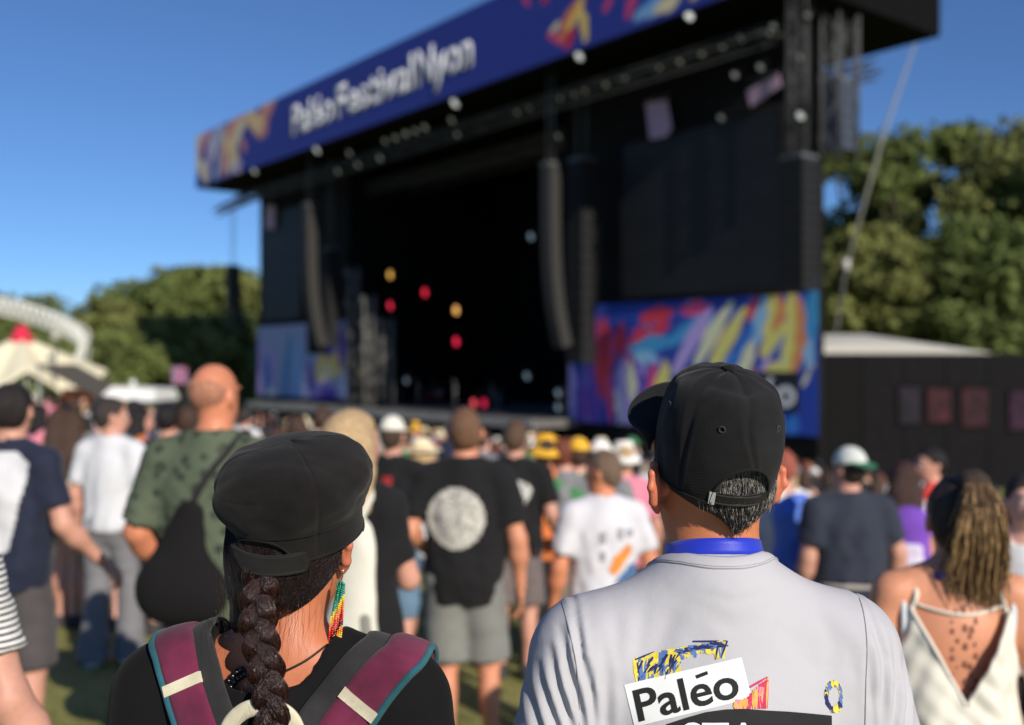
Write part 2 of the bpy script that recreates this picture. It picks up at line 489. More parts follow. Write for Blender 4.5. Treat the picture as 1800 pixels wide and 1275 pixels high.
UL = 47.9; HB, HT = 13.75, 17.3; VR = 9.25
BLK = mat('paint', (0.0045, 0.0046, 0.005), rough=0.9, spec=0.08, var=0.3)
BLK2 = mat('paint', (0.010, 0.0102, 0.0105), rough=0.85, spec=0.1, var=0.4, scale=0.4)
GREY = mat('metal', (0.10, 0.105, 0.11), rough=0.55, spec=0.4, var=0.3)
ALU = mat('metal', (0.45, 0.46, 0.47), rough=0.45, metal=0.6, var=0.2)
NAVY = mat('cloth', lin((40, 52, 132)), var=0.05, weave=0.1, rough=0.75, scale=0.6)
STAGE = stage_thing('festival_stage', 'huge black open-air stage with blue printed roof banner', 'stage')
# roof body
mb = MB(); sbox(mb, 0.05, UL - 0.05, 0.06, VR, HB + 0.02, HT - 0.05); mb.build('roof', BLK, STAGE)
# side and back walls of the deep stage house
u_l, _ = spx(457, 500, 3.5); u_r, _ = spx(1439, 500, 3.5)
u_ol, _ = spx(612, 500, 3.5); u_or, _ = spx(1002, 500, 3.5)
mb = MB(); sbox(mb, u_or, u_or + 0.3, 3.45, 14, DECK_G, HB - 0.01); mb.build('side_wall', BLK, STAGE)
mb = MB(); sbox(mb, u_ol - 0.3, u_ol + 0.01, 3.45, 14, DECK_G, HB - 0.01); mb.build('side_wall', BLK, STAGE)
mb = MB(); sbox(mb, u_or, u_ol, 14, 14.3, DECK_G, HB + 1); mb.build('back_wall', BLK, STAGE)
mb = MB(); sbox(mb, u_or - 0.4, u_ol + 0.4, VR + 0.02, 14.6, HB - 0.3, HB + 1.6); mb.build('rear_roof', BLK, STAGE)
# wings with scrim
mb = MB(); sbox(mb, u_r, u_or - 0.02, 3.5, 3.8, DECK_G, HB - 0.012); WING_R = mb.build('wing_wall', BLK2, STAGE)
mb = MB(); sbox(mb, u_ol + 0.015, u_l, 3.5, 3.8, DECK_G, HB - 0.012); WING_L = mb.build('wing_wall', BLK2, STAGE)
mb = MB(); sbox(mb, u_l - 0.25, u_l + 0.05, 3.85, 9.0, DECK_G, HB - 0.012); mb.build('end_wall', BLK2, STAGE)
# deck and its skirt
_, hdeck = spx(455, 708, 1.0)
mb = MB(); sbox(mb, u_or - 0.6, u_ol + 8.5, 1.0, 13.95, hdeck - 0.35, hdeck); mb.build('deck', mat('paint', (0.13, 0.125, 0.12), rough=0.8, var=0.3), STAGE)
mb = MB(); sbox(mb, u_or - 0.6, u_ol + 8.5, 1.15, 1.25, DECK_G, hdeck - 0.352); mb.build('deck_skirt', BLK, STAGE)
mb = MB(); sbox(mb, u_or - 0.6, u_ol + 8.5, 0.94, 0.996, hdeck - 0.34, hdeck + 0.04); mb.build('deck_edge', mat('metal', (0.34, 0.33, 0.31), rough=0.6, var=0.3), STAGE)
# roof edge trusses under the banner
def truss(mb, p0, p1, w=0.45, r=0.045, bay=0.9):
    p0, p1 = Vector(p0), Vector(p1); t = (p1 - p0); L = t.length; t.normalize(); a = t.orthogonal().normalized(); b = t.cross(a)
    cs = [(a * sx + b * sy) * w / 2 for sx, sy in ((-1, -1), (1, -1), (1, 1), (-1, 1))]
    for c in cs: mb.tube([p0 + c, p1 + c], r, 6)
    n = max(1, int(L / bay))
    for i in range(n):
        q0, q1 = p0 + t * (L * i / n), p0 + t * (L * (i + 1) / n)
        for k in range(4):
            c0, c1 = cs[k], cs[(k + 1) % 4]
            mb.tube([q0 + (c0 if i % 2 else c1), q1 + (c1 if i % 2 else c0)], r * 0.55, 4)
    return mb
for v_, h_ in ((1.6, 12.75), (4.6, 12.2), (7.5, 12.6)):
    m = MB(); truss(m, (1.5, -v_, h_), (UL - 2.5, -v_, h_), 0.5, 0.05, 1.2); m.build('lighting_truss', mat('metal', (0.05, 0.052, 0.055), rough=0.6, spec=0.3), STAGE)

# ------------------------------------------------------------------ painted art: colour laid on a fine grid of faces
def art_panel(name, parent, u0, u1, h0, h1, v, paint, cell=0.06, outline=None):
    nx, nz = int(abs(u1 - u0) / cell), int((h1 - h0) / cell)
    us = np.linspace(u0, u1, nx + 1); hs = np.linspace(h0, h1, nz + 1)
    U, Hh = np.meshgrid(us, hs, indexing='ij'); V = np.stack([U, np.full_like(U, -v), Hh], -1).reshape(-1, 3)
    I = np.arange(U.size).reshape(U.shape)
    Q = np.stack([I[:-1, :-1], I[:-1, 1:], I[1:, 1:], I[1:, :-1]], -1).reshape(-1, 4)
    uc = 0.5 * (U[:-1, :-1] + U[1:, 1:]).ravel(); hc = 0.5 * (Hh[:-1, :-1] + Hh[1:, 1:]).ravel()
    col, alpha = paint(uc, hc); keep = alpha > 0.5
    Q = Q[keep]; col = col[keep]
    me = mesh_np(name, V, Q, False)
    ca = me.color_attributes.new('paint', 'FLOAT_COLOR', 'CORNER')
    c4 = np.concatenate([np.repeat(col, 4, 0), np.ones((len(col) * 4, 1))], 1).astype(np.float32)
    ca.data.foreach_set('color', c4.ravel())
    o = obj(name, me, mat('vcol', (0.5, 0.5, 0.5), rough=0.7), parent); solidify(o, 0.02, -1)
    return o
def brush(col, uc, hc, pts, w, c, soft=0.25, wob=0.0):
    """paint a tapering brush stroke through pts on the colour array"""
    P = np.array(pts, float); best = np.full(len(uc), 1e9); wt = np.zeros(len(uc))
    for i in range(len(P) - 1):
        a, b = P[i], P[i + 1]; d = b - a; L2 = d @ d + 1e-9
        t = np.clip(((uc - a[0]) * d[0] + (hc - a[1]) * d[1]) / L2, 0, 1)
        ds = np.hypot(uc - a[0] - d[0] * t, hc - a[1] - d[1] * t); f = (i + t) / (len(P) - 1)
        m = ds < best; best[m] = ds[m]; wt[m] = f[m]
    ww = w * (0.45 + 0.55 * np.sin(np.pi * np.clip(wt * 0.9 + 0.08, 0, 1))) * (1 + wob * np.sin(uc * 7 + hc * 9))
    k = np.clip((ww - best) / (soft * w + 1e-6), 0, 1)[:, None]
    col[:] = col * (1 - k) + np.array(c) * k
def pxs(pts, v): return [spx(x, y, v) for x, y in pts]
# roof banner: navy cloth, flame art at both ends, lettering
mb = MB(); sbox(mb, 0, UL, 0.0, 0.05, HB, HT); BAN = mb.build('banner', NAVY, STAGE)
C_ = {k: np.array(lin(c)) for k, c in dict(navy=(46, 60, 146), pk=(205, 70, 120), rd=(196, 50, 70), ye=(235, 200, 110), cr=(232, 215, 170), or_=(225, 130, 80), bl=(45, 110, 190), lb=(130, 175, 220), pu=(95, 70, 170), lv=(170, 150, 210), dk=(18, 20, 60), wh=(225, 222, 225), te=(60, 140, 190), rb=(30, 60, 150)).items()}
VA = -0.03
def paint_left(uc, hc):
    col = np.tile(C_['navy'], (len(uc), 1)); r = np.random.default_rng(4)
    for pts, w, c in (([(345, 300), (350, 250), (360, 225)], .9, 'cr'), ([(362, 312), (375, 250), (395, 225)], .8, 'lv'), ([(380, 308), (395, 250), (380, 222)], .7, 'lb'), ([(350, 270), (365, 235), (380, 215)], .45, 'pk'),
                      ([(395, 300), (398, 250), (420, 205), (450, 180)], .85, 'or_'), ([(405, 300), (410, 260), (425, 220), (455, 180)], .55, 'cr'), ([(420, 300), (412, 268), (395, 245)], .55, 'ye'), ([(365, 315), (352, 285)], .6, 'cr'), ([(432, 265), (426, 245)], .4, 'rd'),
                      ([(430, 200), (448, 215), (460, 225), (465, 195), (480, 180)], .75, 'or_'), ([(437, 203), (452, 218), (463, 215)], .55, 'ye'), ([(468, 235), (470, 205), (484, 178)], .35, 'rd'), ([(410, 300), (425, 285)], .4, 'lv'), ([(385, 300), (388, 270)], .4, 'pu'), ([(372, 240), (378, 275)], .3, 'wh')):
        brush(col, uc, hc, pxs(pts, 0), w, 0.62 * C_[c] + 0.38 * np.array(lin((196, 190, 186))), 0.3, 0.15)  # strokes mixed toward pale grey: haze and sunlight put into the paint
    return col, np.ones(len(uc))
def paint_right(uc, hc):
    col = np.tile(C_['navy'], (len(uc), 1))
    for pts, w, c in (([(965, 62), (985, 70), (1000, 80)], .22, 'pk'), ([(1000, 80), (1005, 40), (1025, 5)], .38, 'rd'), ([(985, 68), (1000, 35), (1020, 0)], .30, 'or_'), ([(1000, 50), (1015, 25), (1025, -5)], .26, 'ye'), ([(1030, 70), (1028, 40), (1018, 5)], .26, 'ye'),
                      ([(970, 55), (985, 40)], .16, 'cr'), ([(930, 8), (920, -10)], .2, 'pk'), ([(955, 5), (970, -15)], .2, 'rd'), ([(1065, 20), (1075, -10)], .22, 'pk'), ([(1105, 30), (1110, 5), (1120, -20)], .30, 'pk'), ([(1120, 30), (1145, 15), (1170, -15)], .35, 'lb'), ([(1155, 20), (1180, 5), (1200, -20)], .30, 'cr'), ([(1135, 5), (1155, -30)], .25, 'bl'), ([(1220, -10), (1240, -40)], .4, 'ye'), ([(1270, -20), (1250, -80)], .5, 'rd'), ([(1300, -40), (1320, -110)], .4, 'lb'), ([(1350, -60), (1330, -150)], .4, 'ye'), ([(1190, -40), (1170, -90)], .4, 'or_'), ([(1090, -20), (1110, -70)], .4, 'ye'), ([(1040, -30), (1050, -60)], .3, 'rd')):
        brush(col, uc, hc, pxs(pts, 0), w, C_[c], 0.3, 0.15)
    return col, np.ones(len(uc))
uA, _ = spx(492, 200, 0); uB, _ = spx(905, 60, 0)
def paint_banner(uc, hc):
    col = np.tile(C_['navy'], (len(uc), 1))
    for m_, fn in ((uc > uA, paint_left), (uc < uB, paint_right)): col[m_] = fn(uc[m_], hc[m_])[0]
    return col, np.ones(len(uc))
art_panel('banner_art', BAN, 0.02, UL - 0.02, HB + 0.02, HT - 0.02, VA, paint_banner, 0.10)
# lettering, one mesh per word
def text_words(s, u_start, u_end, base_h, height, v, m, parent):
    cu = bpy.data.curves.new('lettering', 'FONT'); cu.body = s; cu.size = 1.0; cu.offset = 0.018; cu.space_character = 0.98
    o = bpy.data.objects.new('lettering', cu); COL.objects.link(o); dg = bpy.context.evaluated_depsgraph_get(); me = bpy.data.meshes.new_from_object(o.evaluated_get(dg)); bpy.data.objects.remove(o)
    vs = np.array([tuple(v_.co) for v_ in me.vertices]); 
    sx = abs(u_end - u_start) / (vs[:, 0].max() - vs[:, 0].min()); sz = height
    out = [(u_start - (p[0] - vs[:, 0].min()) * sx, -v, base_h + p[1] * sz) for p in vs]
    for i, q in enumerate(out): me.vertices[i].co = q
    me.update(); ob = bpy.data.objects.new('banner_lettering', me); COL.objects.link(ob); me.materials.append(m); ob.parent = parent
    solidify(ob, 0.03, 0); return ob
LW = mat('paint', lin((222, 224, 228)), var=0.04)
u0, h0 = spx(515, 215, 0); u1, h1 = spx(832, 90, 0)
uw = [u0, spx(586, 180, 0)[0], spx(593, 180, 0)[0], spx(728, 125, 0)[0], spx(735, 120, 0)[0], u1]
for w_, a_, b_ in (('Paléo', 0, 1), ('Festival', 2, 3), ('Nyon', 4, 5)):
    text_words(w_, uw[a_], uw[b_], HB + 1.02, 2.35, -0.07, LW, BAN)

# artwork panels at deck level
VP = 3.44
def paint_R(uc, hc):
    col = np.tile(C_['rb'], (len(uc), 1)); r = np.random.default_rng(9)
    for q in range(130):
        x_ = r.uniform(1000, 1430); y_ = r.uniform(545 if x_ > 1040 else 645, 755)
        if x_ < 1180 and y_ > 600: c = ('lv', 'pu', 'wh', 'pk', 'lv', 'cr')[int(r.integers(6))]; dx, dy, ww = r.uniform(-4, 4), r.uniform(18, 45), r.uniform(.08, .2)
        elif x_ < 1180: c = ('pk', 'rd', 'rb', 'te', 'pk')[int(r.integers(5))]; dx, dy, ww = r.uniform(-15, 15), r.uniform(5, 25), r.uniform(.10, .22)
        else: c = ('bl', 'lb', 'rb', 'te', 'cr', 'bl', 'lv')[int(r.integers(7))]; dx, dy, ww = r.uniform(10, 22), -r.uniform(22, 50), r.uniform(.06, .16)
        if x_ > 1330 and y_ > 690: c = 'rb'
        brush(col, uc, hc, pxs([(x_, y_), (x_ + dx * .5 + 2, y_ + dy * .5), (x_ + dx, y_ + dy)], VP), ww, C_[c], 0.4, 0.1)
    for pts, w, c in (([(1003, 760), (1003, 640)], .35, 'lv'), ([(1020, 750), (1022, 660)], .4, 'pu'), ([(1045, 750), (1050, 560)], .8, 'pu'), ([(1060, 690), (1062, 570)], .75, 'rd'), ([(1090, 620), (1092, 572)], .45, 'rd'), ([(1048, 660), (1048, 560)], .2, 'pk'),
                      ([(1075, 640), (1078, 585)], .25, 'pk'), ([(1100, 740), (1095, 640)], .6, 'lv'), ([(1125, 740), (1120, 640)], .5, 'pu'), ([(1112, 700), (1108, 640)], .3, 'cr'), ([(1075, 740), (1070, 660)], .3, 'pk'), ([(1090, 735), (1085, 690)], .25, 'wh'), ([(1140, 720), (1150, 640)], .35, 'pk'), ([(1160, 700), (1170, 640)], .4, 'ye'),
                      ([(1110, 600), (1150, 585), (1175, 570)], .4, 'rd'), ([(1130, 560), (1180, 548)], .45, 'rd'), ([(1200, 545), (1245, 540)], .4, 'pk'), ([(1110, 615), (1150, 605), (1180, 600)], .5, 'te'), ([(1180, 600), (1220, 575), (1250, 560)], .5, 'te'), ([(1120, 625), (1155, 632)], .3, 'lb'),
                      ([(1190, 650), (1215, 600), (1250, 545)], .35, 'lv'), ([(1225, 640), (1250, 590), (1285, 535)], .3, 'cr'), ([(1240, 680), (1265, 620), (1310, 545)], .35, 'ye'), ([(1260, 690), (1290, 630), (1330, 560)], .3, 'bl'), ([(1220, 660), (1245, 640)], .3, 'pu'), ([(1195, 690), (1210, 660)], .4, 'lv'),
                      ([(1275, 660), (1300, 620)], .3, 'bl'), ([(1285, 680), (1310, 640), (1325, 600)], .3, 'cr'), ([(1300, 690), (1325, 650)], .25, 'or_'), ([(1315, 560), (1330, 525)], .25, 'rd'), ([(1330, 600), (1340, 560), (1345, 520)], .35, 'lb'),
                      ([(1345, 620), (1358, 590), (1365, 550), (1355, 515)], .45, 'ye'), ([(1360, 580), (1375, 550), (1368, 520)], .28, 'or_'), ([(1382, 660), (1395, 620), (1398, 570), (1390, 520)], .5, 'ye'), ([(1395, 650), (1408, 610), (1410, 560), (1402, 525)], .35, 'or_'), ([(1362, 665), (1378, 640)], .4, 'cr'), ([(1340, 690), (1360, 660), (1385, 640)], .4, 'ye'), ([(1330, 700), (1345, 690)], .3, 'cr'),
                      ([(1425, 600), (1428, 540), (1434, 490)], .4, 'te'), ([(1420, 640), (1425, 600)], .25, 'lb'), ([(1425, 720), (1428, 650)], .3, 'rb'), ([(1310, 740), (1312, 700)], .5, 'bl'), ([(1355, 755), (1370, 735)], .4, 'lb'), ([(1390, 760), (1400, 730)], .4, 'bl'), ([(1415, 760), (1415, 700)], .4, 'rb')):
        brush(col, uc, hc, pxs(pts, VP), w * (1.15 if c in ('ye', 'cr', 'lb', 'lv') else 0.9), C_[c], 0.35, 0.12)
    col = np.clip(col * 1.35 + 0.01, 0, 0.85)
    # stepped outline on the left, leaning up to the right
    uL, _ = spx(1000, 700, VP); u2, _ = spx(1040, 700, VP); hs = spx(1020, 638, VP)[1]; h2 = spx(1060, 535, VP)[1]; u3, _ = spx(1330, 600, VP); h3_ = spx(1400, 515, VP)[1]; u4, _ = spx(1415, 600, VP)
    a = np.where(uc > u2, hc < hs, True) & np.where(uc > u3, hc < h2 + (h3_ - h2) * np.clip((u2 - uc) / (u2 - u3), 0, 1), hc < np.where(uc < u4, 99, h3_))
    return col, a.astype(float)
uR0, hR0 = spx(1437, 768, VP); uR1, _ = spx(1000, 740, VP); hR1 = spx(1434, 488, VP)[1]
ART_R = art_panel('artwork_panel', STAGE, uR0, uR1, hR0, hR1, VP, paint_R, 0.045)
text_o = text_mesh('éo', 1.0, 0.03); vs, fs = text_o
ua, ha = spx(1338, 712, VP); ub, _ = spx(1399, 705, VP); k = abs(ub - ua) / (vs[:, 0].max())
mb = MB(); mb.add([(ua - p[0] * k, -VP + 0.05, ha + p[1] * k) for p in vs], fs); solidify(mb.build('panel_lettering', LW, ART_R), 0.02, 0)
mb = MB(); sbox(mb, ua + 0.25, ub - 0.15, VP - 0.044, VP - 0.024, ha - 0.2, ha + 0.82 * k); mb.build('lettering_ground', mat('paint', (0.02, 0.022, 0.03)), ART_R)
def paint_L(uc, hc):
    col = np.tile(lin((150, 160, 196)), (len(uc), 1)).astype(float)
    for pts, w, c in (([(455, 700), (457, 600)], .8, 'lv'), ([(468, 690), (470, 630)], .6, 'bl'), ([(478, 690), (480, 600)], .5, 'lv'), ([(470, 700), (482, 690)], .7, 'wh'), ([(500, 700), (510, 590)], .5, 'te'), ([(520, 700), (525, 600)], .7, 'lb'), ([(548, 690), (545, 640)], .6, 'pu'), ([(560, 655), (575, 635), (592, 640), (590, 655)], 1.3, 'ye'), ([(565, 660), (585, 655)], .8, 'cr'),
                      ([(545, 705), (570, 690), (585, 675)], .8, 'lv'), ([(575, 620), (590, 590)], .8, 'pu'), ([(600, 640), (603, 570)], .6, 'pu'), ([(560, 700), (590, 695)], .7, 'pu'), ([(570, 590), (580, 575)], .5, 'rb')):
        brush(col, uc, hc, pxs(pts, VP), w, C_[c], 0.35, 0.12)
    ha_ = spx(530, 570, VP)[1]; um, _ = spx(540, 600, VP); hb_ = spx(540, 640, VP)[1]; un, _ = spx(575, 600, VP)
    a = np.where((uc < um) & (uc > un), hc < hb_ + 0.6, hc < ha_)
    return col, a.astype(float)
uL0, hL0 = spx(609, 703, VP); uL1, _ = spx(453, 700, VP); hL1 = spx(605, 555, VP)[1]
art_panel('artwork_panel', STAGE, uL0, uL1, hL0, hL1, VP, paint_L, 0.10)

# ------------------------------------------------------------------ screens, loudspeaker hangs, lamps
def screen(px0, px1, py0, py1, v, label):
    u0, h1 = spx(px1, py0, v); u1, _ = spx(px0, py0, v); h0 = spx(px1, py1, v)[1]
    t = stage_thing('video_screen', label, 'screen', None, (u0 + u1) / 2, v, h0)
    W, Hh = u1 - u0, h1 - h0
    nx, nz = max(2, int(W / 1.3)), max(2, int(Hh / 1.3))
    pm = None
    for i in range(nx):
        for j in range(nz):
            if pm is None: pm = MB().box((0, 0, 0), (W / nx - 0.012, 0.12, Hh / nz - 0.012)).mesh('panel')
            o = obj('panel', pm, mat('plastic', (0.0125, 0.013, 0.0145), rough=0.55, spec=0.25, var=0.2), t, (-W / 2 + W / nx * (i + 0.5), 0.0, Hh / nz * (j + 0.5)))
    m = MB(); 
    for a, b in (((-W / 2 - 0.1, 0.02, -0.1), (W / 2 + 0.1, 0.02, -0.1)), ((-W / 2 - 0.1, 0.02, Hh + 0.1), (W / 2 + 0.1, 0.02, Hh + 0.1)), ((-W / 2 - 0.1, 0.02, -0.1), (-W / 2 - 0.1, 0.02, Hh + 0.1)), ((W / 2 + 0.1, 0.02, -0.1), (W / 2 + 0.1, 0.02, Hh + 0.1))): m.tube([a, b], 0.06, 6)
    m.build('frame', BLK2, t); return t
screen(1097, 1372, 190, 505, 3.38, 'large dark video screen above the artwork on the right wing')
screen(462, 530, 360, 560, 3.38, 'narrow dark video screen above the artwork on the left wing')
def line_array(px, py0, py1, v, nbox, bw, bd, curve, label, m, wpx=None):
    u, ht = spx(px, py0, v); _, hb = spx(px, py1, v)
    t = stage_thing('loudspeaker_hang', label, 'loudspeaker', 'loudspeaker columns hanging at the stage', u, v, ht)
    L = ht - hb; bh = L / nbox
    me_b = MB().hexa([Vector(p) for p in ((-bw / 2 * .96, -bd / 2, -bh / 2 + .02), (bw / 2 * .96, -bd / 2, -bh / 2 + .02), (bw / 2, bd / 2, -bh / 2 + .01), (-bw / 2, bd / 2, -bh / 2 + .01), (-bw / 2 * .96, -bd / 2, bh / 2 - .02), (bw / 2 * .96, -bd / 2, bh / 2 - .02), (bw / 2, bd / 2, bh / 2 - .01), (-bw / 2, bd / 2, bh / 2 - .01))]).mesh('speaker_box')
    y = 0.0; z = -bh / 2; ang_ = 0.0
    for i in range(nbox):
        o = obj('speaker_box', me_b, m, t, (0, y, z)); o.rotation_euler = (-ang_, 0, 0)
        ang_ += curve * (i / nbox) ** 1.5; y -= math.sin(ang_) * bh; z -= math.cos(ang_) * bh
    MB().box((0, 0, 0.08), (bw * 0.9, bd, 0.12)).build('fly_frame', GREY, t)
    mm = MB(); mm.tube([(-bw * .3, 0, 0.1), (-bw * .3, 0, HB - ht + 0.0)], 0.03, 5); mm.tube([(bw * .3, 0, 0.1), (bw * .3, 0, HB - ht + 0.0)], 0.03, 5); mm.build('chain', GREY, t)
    return t
SPK = mat('plastic', (0.014, 0.0145, 0.0155), rough=0.7, spec=0.2, var=0.25); SPK2 = mat('plastic', (0.040, 0.0395, 0.038), rough=0.7, spec=0.2, var=0.2)
line_array(968, 292, 612, 0.9, 18, 0.62, 0.55, 0.050, 'tall curved grey loudspeaker column left of the right video screen', SPK2)
line_array(1022, 285, 640, 2.2, 16, 0.95, 0.8, 0.0, 'straight black loudspeaker column beside the curved grey one', SPK)
line_array(544, 362, 610, 0.9, 18, 0.75, 0.6, 0.050, 'curved loudspeaker column in front of the left wing', SPK2)
line_array(580, 440, 610, 2.2, 14, 0.8, 0.7, 0.0, 'short straight loudspeaker column behind the left curved one', SPK)
line_array(1404, 282, 512, 1.6, 12, 0.95, 0.9, 0.0, 'straight black loudspeaker column at the right stage edge', SPK)
# outer hangs beside the stage
line_array(1472, 148, 268, 4.2, 6, 0.95, 0.9, 0.02, 'short loudspeaker cluster hanging outside the right stage edge', mat('plastic', lin((60, 68, 82)), rough=0.7, var=0.2))
line_array(410, 470, 575, 4.0, 12, 0.9, 0.8, 0.05, 'slim curved loudspeaker column outside the left stage edge against the trees', SPK2)
# truss towers at the right edge and the outrigger at the left
for px_, v_ in ((1392, 1.2), (1412, 2.6), (1457, 3.6), (1492, 4.6)):
    u, h = spx(px_, 280, v_)
    t = stage_thing('truss_tower', {1392: 'front cable truss above the right loudspeaker column', 1412: 'second cable truss above the right loudspeaker column', 1457: 'open truss just outside the right wing wall', 1492: 'outermost open truss right of the stage'}[px_], 'truss', 'truss towers at the right stage edge', u, v_, h)
    m = MB(); truss(m, (0, 0, 0), (0, 0, HB - h - 0.02), 0.30 if px_ < 1440 else 0.55, 0.032 if px_ < 1440 else 0.04, 0.6 if px_ < 1440 else 1.0); m.build('truss_frame', mat('metal', (0.035, 0.036, 0.038) if px_ < 1440 else (0.10, 0.105, 0.11), rough=0.6), t)
t = stage_thing('outrigger_truss', 'grey truss arm sticking out left of the stage under the banner', 'truss', None, *spx(455, 345, 3.6)[:1], 3.6, spx(455, 345, 3.6)[1])
uo, ho = spx(382, 350, 3.6); ui, hi = spx(455, 345, 3.6)
m = MB(); truss(m, (0, 0, 0.2), (uo - ui, 0, -0.2), 0.5, 0.07, 0.8); m.build('truss_frame', mat('metal', (0.20, 0.21, 0.22), rough=0.5), t)
# ladder-like lamp towers standing inside the left half of the opening
for k, (px_, v_, top_) in enumerate(((622, 3.0, 470), (650, 2.6, 520), (682, 3.2, 560))):
    u, h = spx(px_, top_, v_); t = stage_thing('lamp_tower', ['tall', 'middle', 'short'][k] + ' grey lamp tower inside the left side of the stage', 'lamp tower', 'lamp towers on the stage', u, v_, hdeck)
    m = MB(); truss(m, (0, 0, 0.0), (0, 0, h - hdeck), 0.5, 0.05, 0.8); m.build('truss_frame', mat('metal', (0.16, 0.16, 0.155), rough=0.6), t)
    for q in range(4):
        zq = (h - hdeck) * (0.3 + 0.22 * q); MB().lathe([(0.16, 0.22), (0.2, 0.0), (0.22, -0.1), (0.17, -0.12)], c=(0.25, 0.3, zq), n=10, M=Matrix.Rotation(1.2, 3, 'X')).build('lamp_head', mat('metal', (0.12, 0.12, 0.12), rough=0.5), t)
# pale mauve flags on the scrim
FL = mat('cloth', lin((178, 150, 178)), rough=0.9)
for k, (pts, lab) in enumerate((([(1135, 182), (1172, 175), (1181, 225), (1172, 240), (1143, 246)], 'upright pale mauve square of cloth high on the dark screen'), ([(1313, 160), (1368, 130), (1373, 152), (1320, 188)], 'tilted pale mauve strip of cloth high near the right truss'), ([(468, 362), (483, 362), (482, 402), (467, 402)], 'small mauve strip of cloth at the top of the left wing'))):
    v_ = 3.10
    P_ = [spx(x, y, v_) for x, y in pts]; u_, h_ = np.mean(P_, axis=0)
    t = stage_thing('cloth_flag', lab, 'flag', 'mauve cloth flags on the stage', u_, v_, h_)
    m = MB(); n_ = len(P_); m.add([(p[0] - u_, 0.02, p[1] - h_) for p in P_] + [(p[0] - u_, -0.02, p[1] - h_) for p in P_], [tuple(range(n_)), tuple(range(2 * n_ - 1, n_ - 1, -1))] + [(i, (i + 1) % n_, n_ + (i + 1) % n_, n_ + i) for i in range(n_)]); m.build('cloth', FL, t)
    MB().tube([(min(p[0] for p in P_) - u_, 0.06, max(p[1] for p in P_) - h_ + 0.05), (max(p[0] for p in P_) - u_, 0.06, max(p[1] for p in P_) - h_ + 0.05)], 0.03, 6).build('batten', GREY, t)

# lamps: one can built once, then copied
lamp_can = MB().lathe([(0.10, 0.32), (0.13, 0.28), (0.16, 0.0), (0.20, -0.05), (0.20, -0.16), (0.17, -0.16), (0.15, -0.02)], n=12).mesh('can')
lamp_lens = MB().lathe([(0.155, -0.10), (0.13, -0.125), (0.07, -0.14), (0.01, -0.145)], n=12).mesh('lens')
lamp_yoke = MB().tube([(-0.21, 0, 0.0), (-0.21, 0, 0.4), (0.21, 0, 0.4), (0.21, 0, 0.0)], 0.025, 5).mesh('yoke')
def lamp(px, py, v, m, size, label, group, tilt=0.9):
    u, h = spx(px, py, v)
    t = stage_thing('stage_lamp', label, 'stage lamp', group, u, v, h)
    for nm, me, mt in (('can', lamp_can, BLK2), ('lens', lamp_lens, m), ('yoke', lamp_yoke, BLK2)):
        o = obj(nm, me, mt, t); o.scale = (size,) * 3
        if nm != 'yoke': o.rotation_euler = (tilt, 0, 0)
    return t
LENS = mat('glass_lens', (0.75, 0.75, 0.72), rough=0.15, spec=0.8)
def white(em): return mat('glow', (0.86, 0.88, 0.84), em=em)  # soft emission stands in for glints on the white lamp lenses
ord_ = ['first', 'second', 'third', 'fourth', 'fifth', 'sixth', 'seventh', 'eighth', 'ninth', 'tenth', 'eleventh', 'twelfth', 'thirteenth', 'fourteenth', 'fifteenth', 'sixteenth', 'seventeenth', 'eighteenth', 'nineteenth', 'twentieth', 'twenty-first', 'twenty-second', 'twenty-third', 'twenty-fourth', 'twenty-fifth', 'twenty-sixth', 'twenty-seventh', 'twenty-eighth', 'twenty-ninth', 'thirtieth', 'thirty-first', 'thirty-second', 'thirty-third', 'thirty-fourth', 'thirty-fifth', 'thirty-sixth', 'thirty-seventh', 'thirty-eighth', 'thirty-ninth', 'fortieth']
edge = [(451, 298), (561, 261), (804, 178), (1022, 96), (1215, 25)]
for i, (x, y) in enumerate(edge):
    lamp(x, y, 0.35, white((0.45, 0.5, 0.55, 0.6, 0.9)[i]), (1.5, 1.5, 1.5, 1.25, 1.1)[i], '%s round white lamp from the left along the lower banner edge' % ord_[i].capitalize(), 'white lamps along the banner edge')
tr = [(513, 273), (597, 300), (617, 267), (632, 288), (671, 276), (680, 246), (698, 240), (716, 233), (733, 228), (750, 222), (797, 209), (806, 235), (866, 145), (911, 195), (932, 188), (986, 170), (1012, 162), (1030, 157), (1068, 148), (1092, 136), (1100, 134), (1160, 115), (1197, 106), (1236, 92), (1272, 80), (1305, 66), (1355, 55), (1362, 45), (1422, 25), (1407, 98), (1294, 130), (1339, 116), (1270, 205), (984, 238)]
tr.sort()
for i, (x, y) in enumerate(tr):
    lamp(x, y, 1.5, white(0.02 + 0.07 * ((i * 7) % 5) / 4), 1.1 if x < 800 else 0.8, '%s from the left of the dim lamps on the trusses under the roof' % ord_[i].capitalize(), 'dim lamps on the roof trusses')
lamp(1410, 201, 1.0, white(0.55), 0.9, 'bright white lamp on the truss at the right stage edge', None)
